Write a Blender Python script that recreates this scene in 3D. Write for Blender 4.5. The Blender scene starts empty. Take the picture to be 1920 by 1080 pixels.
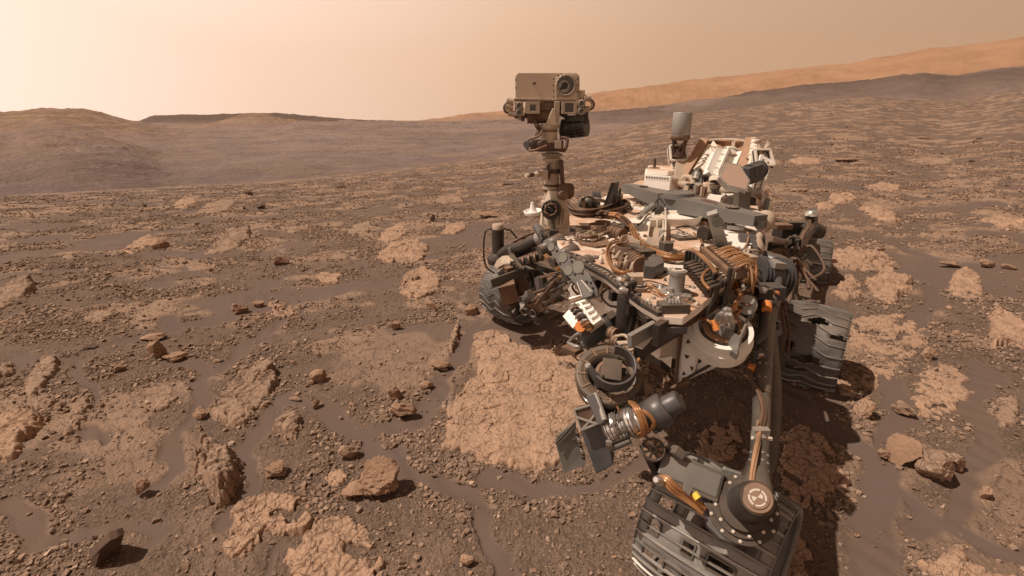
import bpy, bmesh, math, random
import numpy as np
from mathutils import Vector, Matrix

# ------------------------------------------------------------ camera
F = 900.0                      # focal length in pixels of a 1920 wide picture
CAMH = 1.7
TH = math.atan(315.0 / F)      # pitch below the horizontal
CT, ST = math.cos(TH), math.sin(TH)
scn = bpy.context.scene
C = scn.collection
cd = bpy.data.cameras.new('camera')
cam = bpy.data.objects.new('camera', cd)
C.objects.link(cam)
cd.sensor_width = 36.0
cd.lens = 36.0 * F / 1920.0
cd.clip_start = 0.05
cd.clip_end = 40000
cam.location = (0, 0, CAMH)
cam.rotation_euler = (math.pi / 2 - TH, 0, 0)
scn.camera = cam
scn.render.resolution_x = 1024
scn.render.resolution_y = 576

# ------------------------------------------------------------ world (dusty Martian sky) and sun
SUN_AZ = math.radians(-94)     # measured from +Y towards +X
SUN_EL = math.radians(60)
sun_dir = Vector((math.sin(SUN_AZ) * math.cos(SUN_EL), math.cos(SUN_AZ) * math.cos(SUN_EL), math.sin(SUN_EL)))
w = bpy.data.worlds.new('World')
scn.world = w
w.use_nodes = True
nt = w.node_tree
nt.nodes.clear()
def N(t, **k):
    n = nt.nodes.new(t)
    for a, b in k.items():
        setattr(n, a, b)
    return n
out = N('ShaderNodeOutputWorld')
bg = N('ShaderNodeBackground')
tc = N('ShaderNodeTexCoord')
dot = N('ShaderNodeVectorMath', operation='DOT_PRODUCT')
dot.inputs[1].default_value = Vector((math.sin(SUN_AZ), math.cos(SUN_AZ), 0.35)).normalized()
nt.links.new(tc.outputs['Generated'], dot.inputs[0])
mr = N('ShaderNodeMapRange')
mr.inputs['From Min'].default_value = -1
mr.inputs['From Max'].default_value = 1
nt.links.new(dot.outputs['Value'], mr.inputs['Value'])
rp = N('ShaderNodeValToRGB')
cr = rp.color_ramp
cr.elements[0].position = 0.0
cr.elements[0].color = (0.36, 0.235, 0.155, 1)
cr.elements[1].position = 1.0
cr.elements[1].color = (1.7, 1.36, 1.18, 1)
for p, c in ((0.2, (0.55, 0.36, 0.25)), (0.35, (0.66, 0.445, 0.305)), (0.5, (0.88, 0.61, 0.44)), (0.68, (1.14, 0.86, 0.70)), (0.82, (1.34, 1.05, 0.90))):
    e = cr.elements.new(p)
    e.color = (*c, 1)
nt.links.new(mr.outputs['Result'], rp.inputs['Fac'])
nt.links.new(rp.outputs['Color'], bg.inputs['Color'])
sep = N('ShaderNodeSeparateXYZ')            # the dusty glow hugs the horizon, the zenith is dim
nt.links.new(tc.outputs['Generated'], sep.inputs[0])
zr_ = N('ShaderNodeMapRange')
zr_.interpolation_type = 'SMOOTHSTEP'
for a_, b_ in (('From Min', 0.27), ('From Max', 0.66), ('To Min', 1.02), ('To Max', 0.13)):
    zr_.inputs[a_].default_value = b_
nt.links.new(sep.outputs[2], zr_.inputs['Value'])
nt.links.new(zr_.outputs['Result'], bg.inputs['Strength'])
nt.links.new(bg.outputs[0], out.inputs[0])

sl = bpy.data.lights.new('sun', 'SUN')
sl.energy = 4.8
sl.angle = math.radians(0.6)
sl.color = (1.0, 0.88, 0.75)
so = bpy.data.objects.new('sun', sl)
C.objects.link(so)
so.rotation_euler = (-sun_dir).to_track_quat('-Z', 'Y').to_euler()
so.location = sun_dir * 50
scn.view_settings.view_transform = 'Standard'
scn.view_settings.look = 'None'
scn.view_settings.exposure = 0.0
scn.view_settings.gamma = 1.0

# ------------------------------------------------------------ picture point to place
def ray(px, py):
    u = (px - 960) / F
    v = (540 - py) / F
    return Vector((u, CT + v * ST, -ST + v * CT))
def PZ(px, py, z=0.0):         # on a level plane of height z
    d = ray(px, py)
    t = (z - CAMH) / d.z
    return Vector((d.x * t, d.y * t, z))
def PY(px, py, y):             # on an upright plane at distance y
    d = ray(px, py)
    t = y / d.y
    return Vector((d.x * t, y, CAMH + d.z * t))
def PD(px, py, dep):           # at depth dep along the view axis
    d = ray(px, py)
    return Vector((d.x * dep, d.y * dep, CAMH + d.z * dep))
def dep(p):
    return p.y * CT - (p.z - CAMH) * ST

# ------------------------------------------------------------ tagging
def tag(o, label=None, cat=None, group=None, kind=None):
    if label: o['label'] = label
    if cat: o['category'] = cat
    if group: o['group'] = group
    if kind: o['kind'] = kind
    return o

# ------------------------------------------------------------ noise
def _h(ix, iy, s):
    with np.errstate(over='ignore'):
        n = (ix.astype(np.int64) * 374761393 + iy.astype(np.int64) * 668265263 + s * 982451653) & 0xffffffff
        n = ((n ^ (n >> 13)) * 1274126177) & 0xffffffff
        n = ((n ^ (n >> 16)) * 2246822519) & 0xffffffff
        n = n ^ (n >> 15)
    return (n & 0xffffff).astype(np.float32) / 16777216.0
def vn(x, y, s=0):
    x0 = np.floor(x); y0 = np.floor(y)
    fx = x - x0; fy = y - y0
    ux = fx * fx * fx * (fx * (fx * 6 - 15) + 10); uy = fy * fy * fy * (fy * (fy * 6 - 15) + 10)
    def g(ix, iy, dx, dy):
        a = _h(ix, iy, s) * 6.2831853
        return np.cos(a) * dx + np.sin(a) * dy
    a = g(x0, y0, fx, fy); b = g(x0 + 1, y0, fx - 1, fy)
    c = g(x0, y0 + 1, fx, fy - 1); d = g(x0 + 1, y0 + 1, fx - 1, fy - 1)
    return ((a * (1 - ux) + b * ux) * (1 - uy) + (c * (1 - ux) + d * ux) * uy) * 1.5
def fbm(x, y, o=4, s=0, g=0.5):
    t = 0; a = 1.0; n = 0
    for i in range(o):
        t = t + vn(x, y, s + i * 17) * a
        n += a
        x = x * 2.03 + 3.1; y = y * 2.03 - 1.7; a *= g
    return t / n
def voro(x, y, s=0):           # F1, F2 and a random number per cell
    x0 = np.floor(x); y0 = np.floor(y)
    f1 = np.full(x.shape, 9.0, np.float32); f2 = f1.copy(); idv = np.zeros(x.shape, np.float32)
    for i in (-1, 0, 1):
        for j in (-1, 0, 1):
            cx = x0 + i; cy = y0 + j
            a = _h(cx, cy, s); b = _h(cx, cy, s + 5)
            d = np.sqrt((cx + a - x) ** 2 + (cy + b - y) ** 2).astype(np.float32)
            m = d < f1
            f2 = np.where(m, f1, np.minimum(f2, d))
            idv = np.where(m, _h(cx, cy, s + 9), idv)
            f1 = np.where(m, d, f1)
    return f1, f2, idv
def sst(a, b, x):
    t = np.clip((x - a) / (b - a), 0, 1)
    return t * t * (3 - 2 * t)
# ------------------------------------------------------------ terrain heights
AZ = lambda px: math.degrees(math.atan(((px - 960) / F) / 1.04))
def sig(px, py):               # sight slope of a picture point
    d = ray(px, py)
    return d.z / math.hypot(d.x, d.y), math.degrees(math.atan2(d.x, d.y))
def prof(pts):
    a = sorted((sig(px, py)[::-1]) for px, py in pts)
    return np.array([q[0] for q in a]), np.array([q[1] for q in a])
NEAR = prof([(0, 372), (150, 364), (440, 350), (620, 332), (760, 316), (900, 297), (1010, 280), (1120, 250), (1250, 216), (1380, 200), (1500, 186), (1640, 178), (1780, 188), (1850, 178), (1920, 163)])
RIDGE = prof([(560, 231), (700, 228), (790, 231), (850, 232), (960, 226), (1100, 213), (1250, 201), (1500, 165), (1600, 160), (1690, 146), (1740, 143), (1790, 152), (1840, 141), (1920, 135)])
RIM = prof([(780, 236), (830, 228), (960, 205), (1100, 177), (1200, 166), (1300, 152), (1450, 136), (1500, 130), (1600, 122), (1640, 113), (1740, 95), (1830, 86), (1920, 72)])
MESA = prof([(240, 240), (262, 228), (278, 217), (420, 215), (500, 211), (560, 216), (640, 223), (700, 227), (790, 231), (860, 236)])
HILLA = prof([(-200, 215), (0, 212), (75, 206), (110, 208), (170, 207), (200, 218), (222, 225), (240, 224), (262, 231), (300, 238)])
HILLC = prof([(-100, 250), (0, 232), (60, 218), (85, 211), (130, 218), (180, 228), (260, 238)])
HILLB = prof([(-200, 262), (0, 262), (80, 250), (160, 252), (230, 268), (290, 290)])
HILLD = prof([(380, 236), (430, 224), (465, 213), (490, 214), (540, 226), (600, 234)])
RC = (np.array([-180, -60, -47, -15, -3, 8, 17, 29, 44, 60, 180]), np.array([22, 22, 22, 25, 30, 38, 48, 60, 60, 60, 22.]))
def itp(t, p, pad=None):
    v = np.interp(p, t[0], t[1])
    if pad is None: return v
    off = np.maximum(t[0][0] - p, 0) + np.maximum(p - t[0][-1], 0)
    return v - 0.0035 * off
def bump(r, rk, wn, wf):
    t = (r - rk)
    return np.where(t < 0, np.exp(-(t / wn) ** 2), np.exp(-(t / wf) ** 2))
def H0(x, y):                  # large forms, no fine relief
    r = np.hypot(x, y) + 1e-6
    p = np.degrees(np.arctan2(x, y))
    rc = itp(RC, p) + 2.0 * vn(p / 9.0, p * 0 + 3.3, 3)
    fall = 1 - sst(60, 110, np.abs(p))
    zc = (CAMH + itp(NEAR, p) * rc) * fall
    t = r / rc
    near = zc * np.minimum(t, 1.0) ** 1.5
    near = near - np.where(t > 1, (t - 1) ** 1.6 * 3.0, 0) * rc / 22 - 0.06 * np.maximum(t - 0.8, 0) * rc * 0.3
    # middle distance
    val = -16 + 4.0 * fbm(x / 160.0, y / 160.0, 4, 11) + 5 * sst(300, 1500, r)
    sw = sst(120, 500, r)
    def add(val, prf, rk, wn, wf, rough, s):
        z = CAMH + (itp(prf, p - 0.9, 0) + itp(prf, p - 0.45, 0) + itp(prf, p, 0) + itp(prf, p + 0.45, 0) + itp(prf, p + 0.9, 0)) / 5 * rk
        z = z + rough * fbm(x / (rk * 0.035), y / (rk * 0.035), 5, s, 0.6)
        b = bump(r, rk, wn, wf)
        return np.maximum(val, val * (1 - b) + z * b)
    fl = val + 0.0
    fl = add(fl, HILLB, 300, 110, 90, 2.2, 21)
    fl = add(fl, HILLC, 760, 200, 120, 5.0, 23)
    fl = add(fl, HILLA, 1150, 250, 300, 6.0, 25)
    fl = add(fl, HILLD, 1150, 220, 160, 4.0, 27)
    fl = add(fl, MESA, 1700, 90, 500, 4.0, 29)
    fl = add(fl, RIDGE, 900, 420, 250, 4.0, 31)
    zr = CAMH + itp(RIM, p, -0.02) * 8200 + 26 * fbm(p / 2.2, r / 900.0, 5, 33)
    b = bump(r, 8200, 2600, 2500)
    fl = np.maximum(fl, fl * (1 - b) + zr * b + 170 * fbm(x / 700.0, y / 700.0, 6, 37) * b * (1 - b) * 3)
    out = np.where(near > fl, near, fl)
    k = sst(rc * 1.0, rc * 1.25, r)
    return near * (1 - k) + np.maximum(near, fl) * k
def ground(x, y):
    return float(H0(np.array([x], np.float64), np.array([y], np.float64))[0])
def PG(px, py):                # where the sight ray meets the ground
    d = ray(px, py)
    t = (0 - CAMH) / min(d.z, -0.02)
    for i in range(8):
        z = ground(d.x * t, d.y * t)
        t = 0.5 * t + 0.5 * (z - CAMH) / min(d.z, -0.02)
    return Vector((d.x * t, d.y * t, z))

# sand channels, traced as strokes (picture points on the ground, half width in pixels)
SAND = [([(560, 585), (470, 640), (385, 725), (352, 800), (310, 880), (250, 930)], 16),
        ([(430, 655), (520, 630), (640, 610), (760, 590)], 14),
        ([(600, 760), (650, 790), (700, 810), (760, 800), (800, 760), (830, 720)], 42),
        ([(700, 840), (730, 870), (760, 900)], 34),
        ([(830, 720), (858, 670), (880, 620), (960, 612), (1060, 625)], 26),
        ([(760, 860), (830, 900), (890, 970), (930, 1040), (950, 1090)], 34),
        ([(600, 770), (540, 750), (470, 820), (478, 900), (450, 960), (430, 990)], 22),
        ([(890, 905), (1000, 925), (1120, 905), (1200, 880)], 26),
        ([(0, 950), (60, 975), (140, 990), (230, 990), (300, 1000), (250, 1060)], 26),
        ([(330, 590), (300, 625), (240, 640)], 16), ([(300, 660), (400, 700)], 12),
        ([(30, 700), (40, 660), (140, 690), (180, 760)], 10), ([(90, 830), (130, 810), (190, 830)], 14),
        ([(1480, 740), (1560, 800), (1640, 880), (1660, 980), (1640, 1090)], 42),
        ([(1560, 760), (1640, 700), (1700, 790), (1650, 860)], 22),
        ([(1690, 640), (1740, 600), (1755, 540), (1740, 480), (1650, 445), (1560, 430)], 17),
        ([(1860, 690), (1835, 740), (1840, 850), (1800, 960), (1740, 1010)], 24),
        ([(1660, 900), (1760, 960), (1860, 1000), (1930, 1010)], 26),
        ([(1640, 300), (1760, 330), (1900, 345)], 5), ([(1560, 350), (1680, 360), (1830, 385), (1920, 380)], 5),
        ([(1480, 580), (1520, 560), (1600, 575)], 10), ([(600, 500), (520, 520), (480, 560), (330, 590)], 6),
        ([(0, 600), (90, 560), (230, 520), (300, 500), (420, 520)], 7), ([(640, 470), (700, 520), (830, 560), (900, 600)], 6),
        ([(880, 470), (780, 500), (600, 540), (480, 560)], 6), ([(560, 1055), (520, 1030), (500, 1070)], 16)]
_segs = []
for pl, hw in SAND:
    for (a, b), (c, d) in zip(pl, pl[1:]):
        A = PG(a, b); B = PG(c, d)
        s1 = hw * A.length / F * 0.76; s2 = hw * B.length / F * 0.76
        _segs.append((A.x, A.y, B.x, B.y, s1, s2))
def sandmask(x, y):            # 1 in bare sand
    wx = x + 0.10 * vn(x * 2.2, y * 2.2, 41) + 0.04 * vn(x * 7, y * 7, 43)
    wy = y + 0.10 * vn(x * 2.2, y * 2.2, 42) + 0.04 * vn(x * 7, y * 7, 44)
    m = np.zeros(x.shape, np.float32)
    for ax, ay, bx, by, s1, s2 in _segs:
        dx, dy = bx - ax, by - ay
        t = np.clip(((wx - ax) * dx + (wy - ay) * dy) / (dx * dx + dy * dy + 1e-9), 0, 1)
        d = np.hypot(wx - ax - t * dx, wy - ay - t * dy)
        m = np.maximum(m, 1 - sst(0.75, 1.25, d / (s1 + (s2 - s1) * t)))
    r = np.hypot(x, y)
    q = fbm(x / 1.9 + 5, y / 1.1, 3, 47) + 0.3 * fbm(x * 1.6, y * 1.6, 2, 48)
    far = sst(0.13, 0.28, q) * sst(2.5, 5.0, r) * (1 - sst(60, 120, r))
    return np.maximum(m, far * 0.95)
def relief(x, y, r):           # centimetre relief, returns height and a bedrock mask
    sm = sandmask(x, y)
    wob = 0.05 * fbm(x * 0.8, y * 0.8, 3, 51)
    # flat plates of bedrock, exposed here and there
    pl = fbm(x / 1.3 + 9, y / 1.0, 3, 53) + 0.25 * fbm(x * 3, y * 3, 3, 54)
    ex = sst(0.06, 0.16, pl) * (1 - sm) * (0.35 + 0.65 * sst(2.0, 4.0, r))
    sx = x + 0.05 * vn(x * 6, y * 6, 55); sy = y + 0.05 * vn(x * 6, y * 6, 56)
    f1, f2, cid = voro(sx * 5.5, sy * 7.5, 57)
    crk = sst(0.0, 0.10, f2 - f1)
    plate = ex * (0.004 + 0.012 * cid) * crk * (0.6 + 0.5 * fbm(x * 14, y * 14, 3, 59))
    g1, g2, gid = voro(x * 2.2 + 3.3 + 0.5 * fbm(x * 1.7, y * 1.7, 3, 60), y * 3.4 + 0.6 * fbm(x * 1.5 + 7, y * 1.9, 3, 64), 61)
    farp = sst(0.72, 0.9, gid) * sst(0.02, 0.10, g2 - g1) * sst(5.5, 9, r) * (1 - sst(55, 90, r)) * (1 - sm)
    plate = plate + farp * (0.010 + 0.05 * vn(x * 1.1, y * 1.1, 62) ** 2 + 0.02 * vn(x * 9, y * 9, 63))
    ex = np.maximum(ex * crk, farp)
    rough = (1 - sm) * (0.006 * fbm(x * 26, y * 26, 3, 65) + 0.010 * fbm(x * 7, y * 7, 3, 66))
    rip = (1 - sst(4, 7, r)) * sm * 0.0035 * np.sin((x * 0.8 + y * 0.6) * 45 + 5 * vn(x * 2, y * 2, 67)) * sst(-0.1, 0.3, vn(x * 1.2, y * 1.2, 68))
    big = 0.07 * fbm(x / 6.0, y / 6.0, 4, 70) * sst(6, 14, r) + 0.5 * fbm(x / 30.0, y / 30.0, 4, 71) * sst(30, 70, r) + 1.6 * fbm(x / 45.0 + 2, y / 45.0, 5, 73) * sst(120, 300, r) + 7.0 * np.abs(fbm(x / 160.0 + 2, y / 160.0, 6, 74, 0.6)) * sst(400, 900, r)
    return (wob * 0.6 * sst(1, 4, r) + plate + rough + rip - 0.007 * sm) * (1 - sst(70, 140, r)) + big, ex, sm
def gz(x, y):
    X = np.array([x], np.float64); Y = np.array([y], np.float64)
    return float(H0(X, Y)[0] + relief(X, Y, np.hypot(X, Y))[0][0])

# ------------------------------------------------------------ mesh and material helpers
def npmesh(name, verts, faces, mat=None, smooth=True, k=4):
    me = bpy.data.meshes.new(name)
    nf = len(faces)
    me.vertices.add(len(verts)); me.vertices.foreach_set('co', np.asarray(verts, np.float32).ravel())
    me.loops.add(nf * k); me.loops.foreach_set('vertex_index', np.asarray(faces, np.int32).ravel())
    me.polygons.add(nf)
    me.polygons.foreach_set('loop_start', np.arange(0, nf * k, k, dtype=np.int32))
    me.polygons.foreach_set('use_smooth', np.full(nf, smooth))
    me.update(calc_edges=True)
    if mat: me.materials.append(mat)
    o = bpy.data.objects.new(name, me)
    C.objects.link(o)
    return o
def attr(o, name, vals):
    a = o.data.attributes.new(name, 'FLOAT', 'POINT')
    a.data.foreach_set('value', np.asarray(vals, np.float32).ravel())

class G:                       # small node graph builder
    def __init__(s, name):
        s.m = bpy.data.materials.new(name); s.m.use_nodes = True
        s.t = s.m.node_tree; s.b = s.t.nodes['Principled BSDF']
        s.o = s.t.nodes['Material Output']
        s.tc = s.t.nodes.new('ShaderNodeTexCoord')
        s.geo = s.t.nodes.new('ShaderNodeNewGeometry')
    def n(s, ty, ins=None, **k):
        q = s.t.nodes.new(ty)
        for a, b in k.items(): setattr(q, a, b)
        for a, b in (ins or {}).items():
            if hasattr(b, 'is_output'): s.t.links.new(b, q.inputs[a])
            else: q.inputs[a].default_value = b
        return q
    def noise(s, vec, scale, det=4, rough=0.55, out='Fac'):
        return s.n('ShaderNodeTexNoise', {'Vector': vec, 'Scale': scale, 'Detail': det, 'Roughness': rough}).outputs[out]
    def ramp(s, fac, stops):
        r = s.n('ShaderNodeValToRGB', {'Fac': fac})
        e = r.color_ramp.elements
        e[0].position, e[0].color = stops[0][0], (*stops[0][1], 1)
        e[1].position, e[1].color = stops[-1][0], (*stops[-1][1], 1)
        for p, c in stops[1:-1]:
            q = e.new(p); q.color = (*c, 1)
        return r.outputs['Color']
    def mr(s, v, a, b, c=0.0, d=1.0):
        return s.n('ShaderNodeMapRange', {'Value': v, 'From Min': a, 'From Max': b, 'To Min': c, 'To Max': d}).outputs['Result']
    def mix(s, f, a, b, mode='MIX'):
        q = s.n('ShaderNodeMix', data_type='RGBA', blend_type=mode)
        for i, v in ((0, f), (6, a), (7, b)):
            if hasattr(v, 'is_output'): s.t.links.new(v, q.inputs[i])
            elif i == 0: q.inputs[0].default_value = v
            else: q.inputs[i].default_value = (*v, 1)
        return q.outputs[2]
    def math(s, op, a, b=0.0):
        return s.n('ShaderNodeMath', {0: a, 1: b}, operation=op).outputs[0]
    def at(s, name):
        return s.n('ShaderNodeAttribute', attribute_name=name).outputs['Fac']
    def bump(s, h, st, dist, prev=None):
        q = s.n('ShaderNodeBump', {'Height': h, 'Strength': st, 'Distance': dist})
        if prev: s.t.links.new(prev, q.inputs['Normal'])
        return q.outputs['Normal']
    def fin(s, col=None, rough=0.9, metal=0.0, nor=None, spec=0.3):
        for k, v in (('Base Color', col), ('Roughness', rough), ('Metallic', metal), ('Normal', nor), ('Specular IOR Level', spec)):
            if v is None: continue
            if hasattr(v, 'is_output'): s.t.links.new(v, s.b.inputs[k])
            else: s.b.inputs[k].default_value = (*v, 1) if isinstance(v, tuple) else v
        return s.m

SANDC = (0.098, 0.062, 0.046); GRAVC = (0.200, 0.118, 0.076); PALE = (0.410, 0.245, 0.150)
def ground_material():
    g = G('martian_ground')
    P = g.geo.outputs['Position']
    big = g.noise(P, 0.35, 5); mid = g.noise(P, 3.0, 6); fine = g.noise(P, 60, 4, 0.7); grit = g.noise(P, 260, 3, 0.7)
    sand = g.mix(g.mr(big, .35, .65), (0.118, 0.081, 0.066), (0.141, 0.091, 0.069))
    sand = g.mix(g.mr(mid, .45, .7), sand, (0.130, 0.092, 0.076))
    grav = g.mix(g.mr(mid, .3, .7), (0.113, 0.076, 0.058), (0.155, 0.103, 0.076))
    vor = g.n('ShaderNodeTexVoronoi', {'Vector': P, 'Scale': 75.0, 'Randomness': 1.0})
    vsep = g.n('ShaderNodeSeparateColor', {'Color': vor.outputs['Color']}).outputs[0]
    stone = g.mr(vsep, .45, .75)
    grav = g.mix(g.math('MULTIPLY', stone, g.mr(fine, .4, .6, .2, .7)), grav, (0.227, 0.151, 0.107))
    grav = g.mix(g.mr(fine, .52, .62, 0, .4), grav, (0.10, 0.064, 0.047))
    pale = g.mix(g.mr(mid, .3, .7), (0.244, 0.158, 0.109), (0.319, 0.208, 0.143))
    pale = g.mix(g.mr(fine, .55, .7, 0, .5), pale, (0.20, 0.12, 0.08))
    c = g.mix(g.at('sand'), grav, sand)
    c = g.mix(g.at('rock'), c, pale)
    # the middle distance: smooth mauve plain with tan hills
    pfar = g.n('ShaderNodeMapping', {'Vector': P, 'Scale': (0.006, 0.012, 0.02)}).outputs[0]
    fn = g.noise(pfar, 1.0, 7, 0.6); fn2 = g.noise(P, 0.05, 8, 0.7)
    plain = g.mix(g.mr(fn, .35, .65), (0.205, 0.147, 0.133), (0.285, 0.202, 0.176))
    plain = g.mix(g.mr(fn2, .42, .68, 0, .55), plain, (0.12, 0.078, 0.06))
    fn3 = g.noise(P, 0.6, 6, 0.75)
    plain = g.mix(g.mr(fn3, .56, .68, 0, .5), plain, (0.10, 0.066, 0.052))
    plain = g.mix(g.mr(g.noise(g.n('ShaderNodeMapping', {'Vector': P, 'Scale': (0.02, 0.05, 0.1)}).outputs[0], 1.0, 6, 0.65), .48, .66, 0, .55), plain, (0.285, 0.19, 0.13))
    tan = g.mix(g.mr(fn2, .35, .62), (0.37, 0.235, 0.14), (0.20, 0.125, 0.085))
    tan = g.mix(g.mr(fn3, .54, .66, 0, .6), tan, (0.15, 0.095, 0.065))
    fc = g.mix(g.at('tan'), plain, tan)
    zz = g.n('ShaderNodeSeparateXYZ', {0: P}).outputs[2]
    st_ = g.n('ShaderNodeCombineXYZ', {2: g.math('ADD', g.math('MULTIPLY', zz, 0.30), g.math('MULTIPLY', fn2, 2.2))}).outputs[0]
    fc = g.mix(g.math('MULTIPLY', g.at('tan'), g.mr(g.noise(st_, 1.0, 3, .6), .48, .56, 0, .8)), fc, (0.17, 0.10, 0.066))
    fc = g.mix(g.at('rim'), fc, g.mix(g.mr(g.noise(g.n('ShaderNodeMapping', {'Vector': P, 'Scale': (0.0012, 0.0012, 0.006)}).outputs[0], 1.0, 8, .65), .4, .62), (0.36, 0.200, 0.118), (0.28, 0.148, 0.086)))
    fc = g.mix(g.at('dark'), fc, (0.105, 0.072, 0.058))
    c = g.mix(g.at('far'), c, fc)
    h = g.math('ADD', g.math('MULTIPLY', vor.outputs['Distance'], -0.5), g.math('MULTIPLY', fine, 0.8))
    st = g.math('MULTIPLY', g.math('SUBTRACT', 1.0, g.at('sand')), g.math('SUBTRACT', 1.0, g.at('far')))
    n1 = g.bump(h, st, 0.012)
    n2 = g.bump(grit, 0.35, 0.002, n1)
    n3 = g.bump(fn2, g.math('MULTIPLY', g.at('far'), 0.8), 9.0, n2)
    return g.fin(c, 0.95, nor=n3, spec=0.15)
def rock_material(name, a, b, dark, sc=1.0, cracks=True):
    g = G(name)
    P = g.geo.outputs['Position']
    lay = g.n('ShaderNodeMapping', {'Vector': P, 'Scale': (1, 1, 3.0)}).outputs[0]
    m = g.noise(P, 5 * sc, 6, 0.6); f = g.noise(lay, 38 * sc, 6, 0.7); gr = g.noise(P, 190 * sc, 4, 0.7)
    c = g.mix(g.mr(m, .3, .7), a, b)
    c = g.mix(g.mr(f, .54, .68, 0, .6), c, dark)
    c = g.mix(g.mr(gr, .58, .72, 0, .35), c, (0.16, 0.10, 0.075))
    h = g.math('ADD', f, g.math('MULTIPLY', gr, 0.3))
    if cracks:
        w = g.n('ShaderNodeVectorMath', {0: P, 1: g.n('ShaderNodeVectorMath', {0: g.noise(P, 9, 3, out='Color'), 1: (0.12, 0.12, 0.12)}, operation='MULTIPLY').outputs[0]}, operation='ADD').outputs[0]
        v = g.n('ShaderNodeTexVoronoi', {'Vector': w, 'Scale': 11.0 * sc}, feature='DISTANCE_TO_EDGE').outputs['Distance']
        k = g.mr(v, 0.0, 0.035)
        v2 = g.n('ShaderNodeTexVoronoi', {'Vector': w, 'Scale': 31.0 * sc}, feature='DISTANCE_TO_EDGE').outputs['Distance']
        k2 = g.math('MAXIMUM', g.mr(v2, 0.0, 0.05), g.mr(g.noise(P, 13, 3), .50, .56))
        kk = g.math('MULTIPLY', g.math('MAXIMUM', k, g.mr(g.noise(P, 6, 3), .47, .55)), g.mr(k2, 0, 1, .45, 1))
        c = g.mix(kk, dark, c)
        h = g.math('ADD', h, g.math('MULTIPLY', kk, 0.8))
    return g.fin(c, 0.93, nor=g.bump(h, 0.6, 0.007), spec=0.2)

# ------------------------------------------------------------ the ground sheet
def build_ground():
    fine = np.arange(-57.0, 57.01, 0.11)
    rest = np.concatenate([np.arange(-180, -57, 3.0), fine, np.arange(60, 180, 3.0)])
    rr = [0.25]
    while rr[-1] < 10500:
        r = rr[-1]
        k = 0.012 if r < 1.0 else 0.0065 if r < 8 else 0.009 if r < 80 else 0.011
        rr.append(r * (1 + k))
    rr = np.array(rr); ph = np.radians(rest)
    na, nr = len(ph), len(rr)
    R, A = np.meshgrid(rr, ph, indexing='ij')
    X = R * np.sin(A); Y = R * np.cos(A)
    Z = H0(X, Y)
    dz, ex, sm = relief(X, Y, R)
    Z = Z + dz
    V = np.stack([X, Y, Z], -1).reshape(-1, 3)
    i = np.arange(nr - 1)[:, None]; j = np.arange(na)[None, :]
    j2 = (j + 1) % na
    Fc = np.stack([np.broadcast_to(q, (nr - 1, na)) for q in (i * na + j, i * na + j2, (i + 1) * na + j2, (i + 1) * na + j)], -1).reshape(-1, 4)[:, ::-1]
    cidx = len(V)
    o = npmesh('ground', V, Fc, ground_material())
    far = sst(26, 75, R + 8 * vn(X / 9, Y / 9, 81))
    rcv = itp(RC, np.degrees(A))
    far = sst(1.02, 1.3, R / rcv)
    p = np.degrees(A)
    tan = np.zeros_like(R)
    for prf, rk, wd in ((HILLB, 300, 130), (HILLC, 760, 180), (HILLD, 1150, 190)):
        q = itp(prf, p, -0.05) - (-0.035)
        tan = np.maximum(tan, sst(0.004, 0.035, q + 0.01 * vn(X / 40, Y / 40, 83)) * np.exp(-((R - rk) / wd) ** 2))
    hill = itp(HILLA, p, -0.05)
    tan = np.maximum(tan, 0.8 * sst(-0.01, 0.01, hill) * np.exp(-((R - 1100) / 300) ** 2))
    dark = np.exp(-((R - 900) / 420) ** 2) * sst(-12, 14, p) * sst(-0.25, 0.1, fbm(X / 200, Y / 400, 4, 85)) * 0.9
    dark = np.maximum(dark, sst(1500, 1640, R) * (1 - sst(2500, 3000, R)) * (p < 0) * 0.9)
    dark = np.maximum(dark, sst(1.0, 1.2, R / rcv) * (1 - sst(150, 260, R)) * 0.35 * (p < 0))
    rim = sst(3500, 6000, R)
    attr(o, 'sand', sm * (1 - far)); attr(o, 'rock', ex); attr(o, 'far', far); attr(o, 'tan', tan); attr(o, 'rim', rim); attr(o, 'dark', dark)
    return tag(o, kind='structure')
ground_obj = build_ground()

# dusty air up to the crater rim
def build_haze():
    bm = bmesh.new()
    bmesh.ops.create_cube(bm, size=1.0)
    me = bpy.data.meshes.new('haze')
    for v in bm.verts:
        v.co = Vector((3000 + v.co.x * 17000, v.co.y * 23000, -120 + (v.co.z + 0.5) * 1500))
    bm.to_mesh(me); bm.free()
    o = bpy.data.objects.new('haze', me); C.objects.link(o)
    m = bpy.data.materials.new('dusty_air'); m.use_nodes = True
    t = m.node_tree
    t.nodes.remove(t.nodes['Principled BSDF'])
    v = t.nodes.new('ShaderNodeVolumePrincipled')
    v.inputs['Color'].default_value = (0.99, 0.66, 0.42, 1)
    v.inputs['Density'].default_value = 0.000045
    v.inputs['Anisotropy'].default_value = 0.2
    t.links.new(v.outputs[0], t.nodes['Material Output'].inputs['Volume'])
    me.materials.append(m)
    return tag(o, kind='stuff')
build_haze()
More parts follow.
